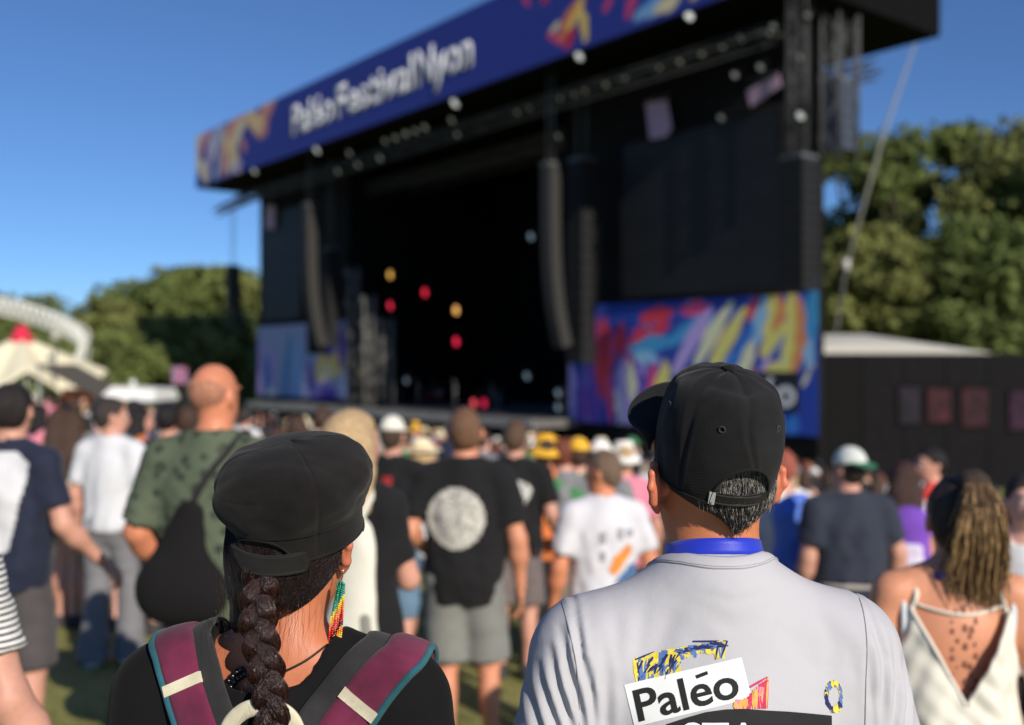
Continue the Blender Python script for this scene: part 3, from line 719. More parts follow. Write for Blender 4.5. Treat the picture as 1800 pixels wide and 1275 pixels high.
for (x, y, c, e, lab) in ((691, 483, (0.75, 0.42, 0.08), 1.6, 'upper left amber spot glowing inside the dark stage'), (752, 514, (0.75, 0.02, 0.05), 1.6, 'topmost red spot glowing inside the dark stage'), (691, 537, (0.75, 0.03, 0.06), 1.5, 'red spot straight below the left amber spot'), (807, 545, (0.9, 0.45, 0.12), 1.6, 'right amber spot glowing inside the dark stage'), (807, 600, (0.75, 0.02, 0.06), 1.6, 'red spot straight below the right amber spot'), (838, 708, (0.85, 0.08, 0.10), 1.2, 'left of the two red lamps at the deck edge'), (856, 708, (0.75, 0.02, 0.08), 1.0, 'right of the two red lamps at the deck edge'), (638, 656, (0.55, 0.55, 0.08), 0.6, 'dim yellow lamp low on the left of the stage')):
    lamp(x, y, 4.2 if y < 650 else 2.5, mat('glow', c, em=e), 1.5 if y < 650 else 1.4, lab, 'coloured spots inside the stage', 1.45)
for k, (x, y) in enumerate(((937, 415), (985, 690), (985, 715), (718, 668), (930, 660))):
    lamp(x, y, 2.4, mat('glow', (0.45, 0.6, 0.7), em=0.25), 1.1, ['pale blue lamp beside the curved grey loudspeaker column', 'upper pale lamp at the foot of the right wing', 'lower pale lamp at the foot of the right wing', 'small pale lamp low near the stage centre', 'faint pale lamp low right of the stage centre'][k], 'pale side lamps', 1.3)

# ------------------------------------------------------------------ things on the deck
def deck_pt(px, v): return spx(px, 700, v)[0]
u = deck_pt(770, 9)
DR = stage_thing('drum_kit', 'drum kit in the dark at the middle of the stage', 'drum kit', None, u, 9, hdeck)
def drum(name, x, y, z, r, d, m, ax='Z'):
    M_ = Matrix.Rotation(math.pi / 2, 3, 'X') if ax == 'Y' else None
    return MB().lathe([(r * 0.98, -d / 2), (r, -d / 2 + 0.02), (r, d / 2 - 0.02), (r * 0.98, d / 2)], c=(x, y, z), n=18, M=M_).build(name, m, DR)
RDM = mat('plastic', (0.22, 0.02, 0.03), rough=0.3); CYM = mat('metal', (0.5, 0.38, 0.15), metal=0.8, rough=0.3)
drum('bass_drum', 0, 0, 0.32, 0.30, 0.4, RDM, 'Y'); drum('tom', -0.25, 0, 0.78, 0.16, 0.25, RDM); drum('tom', 0.25, 0, 0.78, 0.16, 0.25, RDM); drum('floor_tom', 0.6, 0.3, 0.45, 0.22, 0.45, RDM); drum('snare', -0.5, 0.3, 0.62, 0.18, 0.15, mat('metal', (0.4, 0.4, 0.42), metal=0.8, rough=0.3))
for x, z in ((-0.75, 1.15), (0.8, 1.2), (0.3, 1.35)):
    c = MB().lathe([(0.0, 0.02), (0.04, 0.02), (0.24, 0.0), (0.24, -0.006), (0.04, 0.0)], c=(x, 0.1, z), n=18).build('cymbal', CYM, DR); MB().tube([(x, 0.1, 0), (x, 0.1, z)], 0.015, 6).build('cymbal_stand', ALU, DR)
for k, (px_, v_, lab) in enumerate(((705, 7, 'left amplifier stack on the dark stage'), (880, 7.5, 'right amplifier stack on the dark stage'), (640, 5, 'amplifier stack nearest the left wing'))):
    u = deck_pt(px_, v_); t = stage_thing('amplifier_stack', lab, 'amplifier', 'amplifiers on the stage', u, v_, hdeck)
    MB().box((0, 0, 0.4), (0.8, 0.4, 0.8)).build('cabinet', BLK2, t); MB().box((0, 0, 0.94), (0.75, 0.35, 0.26)).build('amplifier_head', SPK, t); MB().box((0, 0.212, 0.4), (0.7, 0.02, 0.7)).build('grille', mat('cloth', (0.06, 0.06, 0.065)), t)
for k, (px_, v_) in enumerate(((735, 3), (800, 3), (865, 3.2))):
    u = deck_pt(px_, v_); t = stage_thing('microphone_stand', ['left', 'middle', 'right'][k] + ' microphone stand at the front of the stage', 'microphone stand', 'microphone stands on the stage', u, v_, hdeck)
    MB().tube([(0, 0, 0.02), (0, 0, 1.5)], 0.014, 6).build('pole', ALU, t); MB().lathe([(0.15, 0), (0.15, 0.015), (0.02, 0.03)], n=14).build('base', BLK2, t); MB().tube([(0, 0, 1.5), (0, 0.16, 1.58)], [0.015, 0.028], 8).build('microphone', GREY, t)
# crowd barrier in front of the stage
bar_u = np.arange(u_r - 1, u_l + 1, 1.25)
brl = MB()
brl.tube([(-0.6, 0, 0), (-0.6, 0, 1.15), (0.6, 0, 1.15), (0.6, 0, 0)], 0.03, 6)
bar_frame = brl.mesh('frame'); brl2 = MB().box((0, 0, 0.55), (1.14, 0.02, 1.0)).mesh('infill'); brl3 = MB().box((0, -0.35, 0.03), (1.16, 0.8, 0.04)).mesh('foot_plate')
for i, u in enumerate(bar_u):
    t = stage_thing('crowd_barrier', '%s crowd barrier panel counted from the right end of the stage front' % (ord_[i].capitalize() if i < len(ord_) else 'Far left'), 'barrier', 'crowd barriers along the stage front', u, -1.8, DECK_G + 0.02)
    obj('frame', bar_frame, ALU, t); obj('infill', brl2, GREY, t); obj('foot_plate', brl3, GREY, t)

# ------------------------------------------------------------------ right background: dark hoarding with posters, pale canopy
HO = empty('hoarding', PX(1440, 800, 37), 0, 'long black hoarding with framed posters right of the stage', 'hoarding')
ho = HO.location.copy(); ho.z = DECK_G; HO.location = ho
def hx(px, py, d=37.0): p = PX(px, py, d); return p.x - ho.x, p.z - ho.z
x0, _ = hx(1443, 700); x1, zt = hx(2100, 622); xa, _ = hx(1522, 700)
npan = 9
for i in range(npan):
    a, b = x0 + (x1 - x0) * i / npan, x0 + (x1 - x0) * (i + 1) / npan
    MB().box(((a + b) / 2, 0.0, zt / 2), (b - a - 0.03, 0.12, zt)).build('panel', mat('paint', (0.0055, 0.0052, 0.0062) if i else (0.004, 0.004, 0.0045), rough=0.8, spec=0.15, var=0.25), HO)
for (a, b, t_, c_, col) in ((1578, 1615, 680, 745, (0.010, 0.008, 0.015)), (1628, 1668, 683, 742, (0.034, 0.007, 0.011)), (1688, 1734, 683, 750, (0.028, 0.007, 0.012)), (1772, 1815, 688, 756, (0.022, 0.006, 0.020)), (1850, 1895, 688, 756, (0.03, 0.02, 0.06))):
    xa_, za = hx(a, t_); xb_, zb = hx(b, c_)
    f = MB().box(((xa_ + xb_) / 2, -0.09, (za + zb) / 2), (xb_ - xa_ + 0.12, 0.04, za - zb + 0.12)).build('poster_frame', BLK, HO)
    MB().box(((xa_ + xb_) / 2, -0.125, (za + zb) / 2), (xb_ - xa_, 0.03, za - zb)).build('poster', mat('paint', col, var=0.6, scale=2.2), f)
CN_ = empty('canopy', PX(1450, 612, 41), 0, 'low pale canopy roof behind the black hoarding', 'canopy'); co = CN_.location.copy(); co.z = DECK_G; CN_.location = co
xa_, za = PX(1448, 626, 41).x - co.x, PX(1448, 626, 41).z - co.z; xb_ = PX(1745, 600, 41).x - co.x; zb = PX(1480, 603, 41).z - co.z
m = MB(); m.add([(xa_, 0, za), (xb_, 0, za), (xb_, 0, za + 0.12), ((xa_ + xb_) / 2, 0, zb), (xa_ + 0.8, 0, zb), (xa_, 0, zb - 0.05)] + [(xa_, 5, za), (xb_, 5, za), (xb_, 5, za + 0.12), ((xa_ + xb_) / 2, 5, zb + .5), (xa_ + 0.8, 5, zb + .5), (xa_, 5, zb + .4)], [(0, 1, 2, 3, 4, 5), (11, 10, 9, 8, 7, 6)] + [(i, 6 + i, 6 + (i + 1) % 6, (i + 1) % 6) for i in range(6)]); m.build('roof', mat('cloth', lin((190, 188, 180)), rough=0.9), CN_)
for x_ in (xa_ + 0.1, (xa_ + xb_) / 2, xb_ - 0.1): MB().tube([(x_, 0.2, 0), (x_, 0.2, za + 0.02)], 0.05, 6).build('post', ALU, CN_)
# stay strap from the roof down behind the hoarding
p0, p1, p2 = PX(1487, 468, 46), PX(1552, 240, 46), PX(1622, 40, 46)
t = empty('stay_cable', p0, 0, 'pale stay cable slanting up to the stage roof in front of the right trees', 'cable')
MB().tube([(0, 0, 0), p1 - p0, p2 - p0], [0.09, 0.07, 0.03], 6).build('cable', mat('metal', (0.26, 0.26, 0.23), rough=0.6), t)
MB().tube([(0, 0, 0.3), (0, 0, -0.2)], 0.18, 8).build('turnbuckle', mat('metal', (0.5, 0.5, 0.48), rough=0.6), t)
MB().tube([(0, 0, -0.2), (-0.9, 0.3, -6.5)], 0.05, 6).build('lower_cable', GREY, t)

# ------------------------------------------------------------------ left background: marquee, arch, small tents
def fan_roof(mb, apex, rim, sag=0.25, n=8):
    """swept tent skin between an apex and a rim polygon"""
    A = Vector(apex); R = [Vector(p) for p in rim]; vs = []; m_ = len(R)
    for j in range(n + 1):
        t = j / n
        for p in R:
            q = A.lerp(p, t); q.z -= sag * math.sin(math.pi * t) * (A.z - p.z) * 0.5; vs.append(q)
    fs = [(j * m_ + i, (j + 1) * m_ + i, (j + 1) * m_ + (i + 1) % m_, j * m_ + (i + 1) % m_) for j in range(n) for i in range(m_)]
    mb.add(vs, fs, True); return mb
TP = PX(38, 640, 46); gz = float(ground(TP.x, TP.y))
TENT = empty('marquee', (TP.x, TP.y, gz), 0, 'cream pointed marquee with red cap at the far left', 'tent')
ap = PX(38, 590, 46).z - gz; rimz = PX(38, 652, 46).z - gz; lo = PX(38, 704, 46).z - gz
rim = []
for k in range(24):
    a = 2 * math.pi * k / 24; r = 3.3 + 0.4 * abs(math.cos(3 * a)); z = lo + (rimz - lo) * (0.5 + 0.5 * math.cos(6 * a)) ; rim.append((r * math.cos(a) * 1.05, r * math.sin(a) * 1.1, z))
solidify(fan_roof(MB(), (0, 0, ap), rim, 0.02).build('canopy', mat('cloth', lin((226, 220, 190)), rough=0.9), TENT), 0.03, 0)
MB().lathe([(0.62, ap - 0.30), (0.42, ap - 0.02), (0.26, ap + 0.30), (0.20, ap + 0.42), (0.02, ap + 0.46)], n=14).build('red_cap', mat('cloth', lin((205, 40, 70)), rough=0.8), TENT)
for k in range(6):
    a = 2 * math.pi * k / 6; MB().tube([(3.5 * math.cos(a), 3.7 * math.sin(a), 0), (3.5 * math.cos(a), 3.7 * math.sin(a), rimz)], 0.05, 6).build('pole', ALU, TENT)
TP2 = PX(150, 690, 40); gz2 = float(ground(TP2.x, TP2.y))
T2 = empty('awning', (TP2.x, TP2.y, gz2), 0, 'low brown awning slanting down right of the cream marquee', 'awning')
zz0 = PX(100, 640, 40).z - gz2; zz1 = PX(195, 696, 40).z - gz2; xl = PX(95, 640, 40).x - TP2.x; xr = PX(198, 690, 40).x - TP2.x
m = MB(); m.hexa([Vector(p) for p in ((xl, -1.5, zz0 - 0.05), (xr, -1.5, zz1 - 0.05), (xr, 2, zz1 - 0.05), (xl, 2, zz0 - 0.05), (xl, -1.5, zz0), (xr, -1.5, zz1), (xr, 2, zz1), (xl, 2, zz0))]); m.build('cloth', mat('cloth', lin((70, 62, 50)), rough=0.9), T2)
for x_, z_ in ((xl + 0.05, zz0), (xr - 0.05, zz1)):
    for y_ in (-1.4, 1.9): MB().tube([(x_, y_, 0), (x_, y_, z_ - 0.06)], 0.04, 6).build('pole', ALU, T2)
m = MB(); m.box(((xl + xr) / 2 - 0.3, 1.2, 1.5), (1.9, 0.5, 1.3)); m.build('orange_lit_back', mat('cloth', lin((205, 110, 70)), rough=0.9), T2)  # orange light under the awning put into the cloth colour
# pale lattice arch
AR = PX(80, 640, 62); gz3 = float(ground(AR.x, AR.y))
ARCH = empty('lattice_arch', (AR.x, AR.y, gz3), 0, 'pale white lattice arch rising behind the marquee', 'arch')
apts = [Vector((PX(x, y, 62).x - AR.x, 0, PX(x, y, 62).z - gz3)) for x, y in ((-60, 560), (-20, 538), (20, 540), (60, 552), (100, 566), (130, 580), (150, 596), (146, 624), (136, 655), (130, 700))]
sp_ = smooth_pts(apts, 7); WL = mat('cloth', lin((222, 224, 218)), rough=0.9)
for off in ((0, -0.6, 0.45), (0, -0.6, -0.55), (0, 0.6, 0.40), (0, 0.6, -0.50)):
    MB().tube([p + Vector(off) for p in sp_], 0.05, 6).build('chord', WL, ARCH)
offs = [Vector(o) for o in ((0, -0.6, 0.45), (0, -0.6, -0.55), (0, 0.6, 0.40), (0, 0.6, -0.50))]
for i in range(len(sp_) - 2):
    MB().tube([sp_[i] + offs[i % 2], sp_[i + 1] + offs[(i + 1) % 2]], 0.055, 5).build('lattice_bar', WL, ARCH)
    MB().tube([sp_[i] + offs[2 + i % 2], sp_[i + 1] + offs[(i + 1) % 2]], 0.055, 5).build('lattice_bar', WL, ARCH)
VP_ = PX(240, 700, 34); gz4 = float(ground(VP_.x, VP_.y))
VT = empty('white_stall', (VP_.x, VP_.y, gz4), 0, 'small white stall roof above the heads left of the bald man', 'stall')
zr = PX(240, 679, 34).z - gz4; ze = PX(240, 704, 34).z - gz4; xw = (290 - 190) / 2 / FPX * 34
m = MB(); m.hexa([Vector(p) for p in ((-xw, -1, ze), (xw, -1, ze), (xw, 1.5, ze), (-xw, 1.5, ze), (-xw * .55, -0.8, zr), (xw * .96, -0.8, zr - .1), (xw * .96, 1.2, zr - .1), (-xw * .55, 1.2, zr))]); m.build('roof', mat('cloth', lin((222, 224, 220)), rough=0.8), VT)
MB().tube([(-xw * .2, 0.2, zr - 0.02), (-xw * .2, 0.2, zr + .2)], 0.09, 8).build('finial', WL, VT)
MB().box((0, 0.25, ze / 2), (xw * 1.8, 1.8, ze - 0.02)).build('body', mat('paint', (0.10, 0.10, 0.10), var=0.3), VT)
LPp = PX(97, 640, 44); gz5 = float(ground(LPp.x, LPp.y))
t = empty('lamp_post', (LPp.x, LPp.y, gz5), 0, 'grey pole with round lamp right of the cream marquee', 'lamp post')
zl = PX(97, 596, 44).z - gz5
MB().tube([(0, 0, 0), (0, 0, zl)], [0.07, 0.045], 8).build('pole', GREY, t); MB().lathe([(0.02, zl - 0.05), (0.14, zl), (0.17, zl + 0.12), (0.12, zl + 0.24), (0.02, zl + 0.28)], n=12).build('globe', mat('plastic', (0.5, 0.5, 0.47), rough=0.4), t)
# poster board left of the stage
PB = PX(316, 660, 52); t = empty('poster_board', (PB.x, PB.y, float(ground(PB.x, PB.y))), 0, 'small colourful poster board in the shade left of the stage', 'sign'); zb_ = PB.z - t.location.z
MB().box((0, 0, zb_), (0.75, 0.08, 0.85)).build('poster', mat('print_cloth', lin((150, 120, 150)), col2=lin((150, 30, 60)), vscale=4), t)
for x_ in (-0.3, 0.3): MB().tube([(x_, 0.08, 0), (x_, 0.08, zb_)], 0.03, 6).build('post', GREY, t)

# ------------------------------------------------------------------ trees
def tree(px, py_top, d, rx, col, label, group, seed, n=7000, leaf=0.34, crown_lo=0.25, loose=0.0):
    r = np.random.default_rng(seed); p = PX(px, py_top, d); gz = float(ground(p.x, p.y)); H = p.z - gz
    T = empty('tree', (p.x, p.y, gz), 0, label, 'tree', group)
    # trunk and limbs
    m = MB(); tr = [(0.25 * math.sin(z * 1.3 + seed) * z, 0.2 * math.cos(z + seed) * z, z * H * 0.72) for z in np.linspace(0, 1, 7)]
    r0 = 0.028 * H
    m.tube(tr, [r0 * (1 - 0.75 * k / 6) for k in range(7)], 8)
    lobes = []
    nl = 26
    for k in range(nl):
        a = r.uniform(0, 6.28); t = r.uniform(crown_lo, 0.93); prof = math.sin(math.pi * min(1, (t - crown_lo) / (1 - crown_lo) * 0.80 + 0.20)) ** 0.6
        rr = rx * prof * r.uniform(0.35, 0.95); c = np.array((rr * math.cos(a), rr * math.sin(a), H * t)); s_ = rx * r.uniform(0.24, 0.42)
        lobes.append((c, s_))
        if k < 9: m.tube([tr[3 if t < 0.6 else 4], Vector(tr[4]).lerp(Vector(c), 0.5) + Vector((0, 0, -0.2)), tuple(c)], [r0 * 0.4, r0 * 0.22, r0 * 0.06], 6)
    lobes.append((np.array((0, 0, H - rx * 0.28)), rx * 0.33))
    m.build('trunk', mat('bark', (0.07, 0.055, 0.04)), T)
    ws = np.array([l[1] ** 2 for l in lobes]); idx = r.choice(len(lobes), n, p=ws / ws.sum())
    C = np.array([l[0] for l in lobes])[idx]; Sz = np.array([l[1] for l in lobes])[idx]
    dv = r.normal(size=(n, 3)); dv /= np.linalg.norm(dv, axis=1, keepdims=True)
    rad = Sz * (r.uniform(0.35, 1.0, n) ** 0.5) * (1 + loose * r.normal(size=n) * 0.2) * (1 + 0.25 * np.sin(dv @ np.array((5, 3, 4)) + idx))
    P = C + dv * rad[:, None] * np.array((1, 1, 0.8)); P[:, 2] = np.minimum(P[:, 2], H)
    nn = dv + r.normal(size=(n, 3)) * 0.55; nn /= np.linalg.norm(nn, axis=1, keepdims=True)
    ax_ = np.cross(nn, r.normal(size=(n, 3))); ax_ /= np.linalg.norm(ax_, axis=1, keepdims=True); bx_ = np.cross(nn, ax_)
    s_ = leaf * r.uniform(0.5, 1.2, n)[:, None]
    V = np.stack([P - ax_ * s_, P - bx_ * s_ * 0.55 + nn * s_ * .12, P + ax_ * s_, P + bx_ * s_ * 0.55 + nn * s_ * .12], 1).reshape(-1, 3)
    obj('crown', mesh_np('crown', V, np.arange(n * 4).reshape(-1, 4), False), mat('leaf', col, nscale=0.5), T)
    return T
G1 = (0.150, 0.185, 0.052); G2 = (0.128, 0.168, 0.048); G3 = (0.180, 0.200, 0.058)
for k, (px, py, d, rx, col, lab) in enumerate((
    (1780, 215, 62, 6.2, G3, 'tall sunlit tree at the right edge behind the hoarding'), (1690, 218, 66, 5.5, G1, 'tall tree left of the sunlit one at the right edge'), (1590, 225, 64, 4.6, G2, 'tall thin-topped tree behind the slanting stay cable'), (1510, 228, 70, 5.2, G1, 'tall tree right beside the stage edge'),
    (1850, 260, 58, 6.0, G1, 'broad tree cut by the right edge of the picture'), (1560, 400, 58, 4.2, G3, 'lower bushy tree behind the pale canopy'), (1720, 380, 56, 4.5, G2, 'lower shaded tree between the tall right-hand trees'), (1470, 420, 66, 4.0, G3, 'low tree just right of the wing wall'), (1640, 450, 58, 4.0, G2, 'low dark tree in the middle of the right-hand trees'), (1800, 470, 55, 4.0, G2, 'low dark tree at the right edge above the hoarding'), (2010, 240, 62, 6.5, G3, 'tall tree beyond the right picture edge'), (2200, 260, 66, 6.5, G1, 'second tall tree beyond the right picture edge'))):
    tree(px, py, d, rx, col, lab, 'trees right of the stage', 50 + k, 9500, 0.34, 0.20, 0.6)
for k, (px, py, d, rx, col, lab) in enumerate((
    (440, 475, 112, 9, G1, 'rounded tree touching the left end of the stage'), (375, 474, 108, 8, G3, 'highest of the rounded trees left of the stage'), (315, 470, 105, 8, G1, 'broad rounded tree in the middle of the left-hand trees'), (265, 500, 102, 7, G2, 'rounded tree on the falling left side of the left-hand trees'), (215, 530, 98, 6.5, G3, 'lower rounded tree right of the lattice arch'), (180, 555, 95, 5.5, G1, 'lowest rounded tree just right of the lattice arch'),
    (300, 560, 90, 6.5, G3, 'bushy tree in front of the left-hand trees'), (235, 590, 86, 5.5, G1, 'bushy tree in front low on the left'), (370, 560, 92, 6, G2, 'bushy tree in front near the stage shade'), (30, 516, 110, 9, G1, 'broad tree behind the lattice arch at the far left'), (-40, 520, 108, 8, G2, 'tree cut by the left picture edge'), (100, 590, 100, 6, G2, 'low tree seen through the lattice arch'), (-150, 530, 108, 9, G1, 'first tree beyond the left picture edge'), (-290, 540, 110, 9, G3, 'second tree beyond the left picture edge'), (-430, 535, 112, 9, G2, 'third tree beyond the left picture edge'), (-570, 545, 112, 9, G1, 'fourth tree beyond the left picture edge'))):
    tree(px, py, d, rx, col, lab, 'trees left of the stage', 80 + k, 5500, 0.55, 0.12, 0.3)
# ------------------------------------------------------------------ people
SKIN = lin((200, 148, 128)); SKIN2 = lin((184, 126, 104)); SKIN3 = lin((210, 160, 144))

def hand_mesh():
    """relaxed right hand, wrist at origin, fingers along -Z, palm facing -X, thumb towards +Y"""
    S = Sdf()
    S.cone((0, 0, 0.02), (0, 0, -0.03), 0.024, 0.027, 0.012, sq=((1, 0, 0), 0.72))
    S.cone((0, 0.012, -0.03), (0, 0.018, -0.085), 0.024, 0.02, 0.012, sq=((1, 0, 0), 0.55))
    S.cone((0, -0.012, -0.03), (0, -0.018, -0.08), 0.024, 0.019, 0.012, sq=((1, 0, 0), 0.55))
    for y, l, z0 in ((0.03, 0.066, -0.088), (0.010, 0.076, -0.092), (-0.010, 0.069, -0.089), (-0.029, 0.052, -0.082)):
        p = np.array([0, y, z0]); q = p + np.array([-0.010, y * 0.10, -l * 0.48]); r = q + np.array([-0.018, 0, -l * 0.32]); t = r + np.array([-0.014, 0, -l * 0.18])
        S.chain([p, q, r, t], [0.0092, 0.0085, 0.0078, 0.0066], 0.004)
    S.chain([(-0.004, 0.026, -0.025), (-0.016, 0.047, -0.055), (-0.020, 0.052, -0.082), (-0.020, 0.050, -0.104)], [0.016, 0.0125, 0.0105, 0.0085], 0.008)
    return S.mesh(0.0042)
HAND_V, HAND_Q = hand_mesh()

def frame_to(d, side):
    d = Vector(d).normalized()
    z = -d
    y = Vector((0, 1, 0)) - z * z.y
    if y.length < 0.2: y = Vector((0, 0, -1)) - z * (-z.z)
    y.normalize(); x = y.cross(z)
    return np.array([[x.x, y.x, z.x], [x.y, y.y, z.y], [x.z, y.z, z.z]])

DEFARM = {'L': ((-0.255, -0.03, 1.14), (-0.275, 0.05, 0.89)), 'R': ((0.255, -0.03, 1.14), (0.275, 0.05, 0.89))}

def torso(S, e, w, f, fem, k=0.06, drop=0.0):
    S.ell((0, -0.005, 1.31), (0.168 * w + e, 0.108 * (0.5 + f / 2) + e, 0.165 + e), k)
    S.ell((0, 0.005, 1.11), ((0.135 if fem else 0.148) * f + e, 0.105 * f + e, 0.19 + e), k)
    S.ell((0, -0.012, 0.95), ((0.175 if fem else 0.163) * (0.4 + 0.6 * f) + e, 0.122 * (0.5 + f / 2) + e, 0.125 + e), k)
    if fem:
        for sx in (-1, 1): S.ell((sx * 0.075, 0.085, 1.265), (0.062 + e, 0.055 + e, 0.062 + e), 0.04)
    for sx in (-1, 1):
        S.cone((sx * 0.035, -0.018, 1.495), (sx * 0.165 * w, -0.012, 1.432 - drop), 0.040 + e, 0.052 + e, 0.05)

def human(sp):
    sp = dict(sp)
    w = sp.get('w', 1.0); f = sp.get('f', 1.0); fem = sp.get('fem', False)
    if fem and 'w' not in sp: w = 0.88
    res = sp.get('res', 0.017)
    x = (sp['px'] - CX) / FPX * sp['d']; y = sp['d']; g = float(ground(x, y))
    top = EYE + (HY - sp['top']) / FPX * sp['d']
    H = sp.get('H', top - g - sp.get('hatup', 0.0)); s = H / 1.78
    sp['H'] = H
    if not sp.get('quiet'): print('PERSON %5.0f d=%.1f H=%.2f' % (sp['px'], sp['d'], H), sp['label'][:40])
    root = empty('person', (x, y, g), math.radians(sp.get('yaw', 0)), sp['label'], 'person', sp.get('group'))
    skin = mat('skin', sp.get('skin', SKIN), **({'sss': 0.12} if res < 0.012 else {}))
    arms = {'L': sp.get('L', DEFARM['L']), 'R': sp.get('R', DEFARM['R'])}
    wsh = 0.185 * w
    legs = sp.get('legs', ((-0.10, 0.0), (0.10, 0.0)))
    hy, hp = math.radians(sp.get('hyaw', 0)), math.radians(sp.get('hpitch', 0))
    HM = np.array((Matrix.Rotation(hy, 3, 'Z') @ Matrix.Rotation(hp, 3, 'X')))
    HC = np.array((0, 0.005, 1.60)); 
    hd = np.array(sp.get('hoff', (0, 0, 0)), float)
    def h3(p): return tuple(HM @ (np.array(p, float) - HC) + HC + hd)
    hrot = (hp, 0, hy)
    lean = sp.get('lean', 0.0)
    sh = {}
    # ---- body
    S = Sdf()
    torso(S, 0.0, w, f, fem, drop=sp.get('drop', 0.0))
    S.cone((0, -0.022, 1.46), tuple(np.array((0, 0.0, 1.60)) + hd), (0.050 if fem else 0.062) * sp.get('neck', 1), (0.046 if fem else 0.057) * sp.get('neck', 1), 0.045)
    head(S, h3, hrot, sp.get('ears', True))
    for sd, sx in (('L', -1), ('R', 1)):
        el, wr = arms[sd]
        shd = (sx * wsh, -0.012, 1.42 - sp.get('drop', 0.0))
        a = (0.049 if fem else 0.055) * (0.6 + 0.4 * f)
        S.cone(shd, el, a, a * 0.80, 0.04)
        S.cone(el, wr, a * 0.82, a * 0.53, 0.03)
        m = np.array(el) * 0.7 + np.array(wr) * 0.3
        S.ell(m, (a * 0.86,) * 3, 0.04)
        sh[sd] = (shd, el, wr)
        (lx, ly) = legs[0 if sx < 0 else 1]
        hip = (sx * 0.088, -0.01, 0.92); kn = (sx * 0.05 + lx * 0.5, 0.02 + ly * 0.5, 0.50); an = (lx, ly - 0.02, 0.085)
        S.cone(hip, kn, 0.086 * (0.5 + f / 2), 0.056, 0.04)
        S.cone(kn, an, 0.053, 0.038, 0.03)
        S.ell((kn[0] * 0.65 + an[0] * 0.35, kn[1] * 0.65 + an[1] * 0.35 - 0.025, 0.36), (0.046, 0.050, 0.11), 0.04)
        S.cone((lx, ly - 0.04, 0.045), (lx + sx * 0.02, ly + 0.14, 0.03), 0.04, 0.035, 0.03)
        sh['leg' + sd] = (hip, kn, an, lx, ly)
    V, Q = S.mesh(res); V = relax(V, Q, 1)
    parts = [(V, Q)]; off = len(V)
    for sd, sx in (('L', -1), ('R', 1)):
        shd, el, wr = sh[sd]
        M = frame_to(np.array(wr) - np.array(el), sx)
        hv = HAND_V.copy() * (0.92 if fem else 1.0); hq = HAND_Q
        if sx < 0: hv = hv * np.array([-1, 1, 1]); hq = HAND_Q[:, ::-1]
        parts.append((hv @ M.T + np.array(wr), hq + off)); off += len(hv)
    V = np.concatenate([p[0] for p in parts]); Q = np.concatenate([p[1] for p in parts])
    out = {'root': root, 'scale': s, 'spec': sp, 'h3': h3, 'hrot': hrot, 'loc': (x, y, g)}
    def bend(V):
        V = V.copy()
        if lean:
            t = np.clip((V[:, 2] - 0.95), 0, None); V[:, 1] += lean * t
        return V
    out['bend'] = bend
    def put(name, V, Q, m, parent=root):
        o = obj(name, mesh_np(name, bend(V) * s, Q), m, parent); return o
    out['put'] = put
    body = put('body', V, Q, skin); out['body'] = body
    seed = int(sp['px'] * 7 + sp['d'] * 31) % 9973
    # ---- shirt
    kind = sp.get('top_kind', 'tee')
    cres = sp.get('cres', res)
    S = Sdf(); e = 0.017
    hem = sp.get('hem', 0.85)
    if kind != 'none':
        torso(S, e, w, f, fem, 0.07, sp.get('drop', 0.0))
        S.cone((0, -0.008, hem - 0.05), (0, -0.008, 1.28), (0.168 if not fem else 0.165) * (0.35 + 0.65 * f) + 0.02, 0.158 * w + 0.02, 0.06, sq=((0, 1, 0), 0.70 * (0.6 + 0.4 * f)))
        if kind in ('tee', 'long', 'loose'):
            for sd, sx in (('L', -1), ('R', 1)):
                shd, el, wr = sh[sd]; shd = np.array(shd); el = np.array(el); wr = np.array(wr)
                fr = sp.get('sleeve', 0.72) if kind != 'long' else 1.0
                end = shd + (el - shd) * fr
                rr = 0.068 * (0.5 + f / 2) * (0.86 if fem else 1)
                if kind == 'long':
                    S.cone(shd, el, rr, rr * 0.82, 0.04); S.cone(el, wr, rr * 0.82, rr * 0.62, 0.03, cut=[(wr, wr - el)])
                else:
                    S.cone(shd, end + (el - shd) * 0.2, rr, rr * sp.get('flare', 1.06), 0.05, cut=[(end, el - shd)])
        S.cone((0, -0.024, 1.40), (0, -0.020, 1.49), 0.072 * sp.get('neck', 1), 0.070 * sp.get('neck', 1), 0.05)
        nc = sp.get('neckcut', ((0, 0.0, 1.52), 0.070) if not fem else ((0, -0.008, 1.505), 0.080))
        S.cone(nc[0], (0, nc[0][1] + 0.015, 1.64), nc[1], 0.09, 0.012, op='s')
        if kind == 'tank':
            for sx in (-1, 1): S.ell((sx * (0.225 * w), -0.01, 1.40), (0.075, 0.16, 0.16), 0.02, op='s')
        S.cuts.append(((0, 0, hem), (0, 0, -1)))
        V, Q = S.mesh(cres); N = vnormals(V, Q)
        amp = sp.get('fold', 0.0095)
        zz = V[:, 2]
        fold = wav(V, 3.2, seed, 6, (1, 1, 0.45)) + 0.7 * wav(V, 7.0, seed + 1, 5, (1, 1, 0.5)) + sp.get('crease', 0.40) * wav(V, 15.0, seed + 4, 6, (0.8, 0.8, 1.0))
        V = V + N * (amp * fold * np.clip((1.50 - zz) / 0.18, 0.12, 1))[:, None]
        out['shirt_geo'] = (bend(V) * s, Q)
        out['shirt'] = put(sp.get('top_name', 'shirt'), V, Q, sp['topmat'])
    # ---- trousers
    pk = sp.get('bottom', 'long')
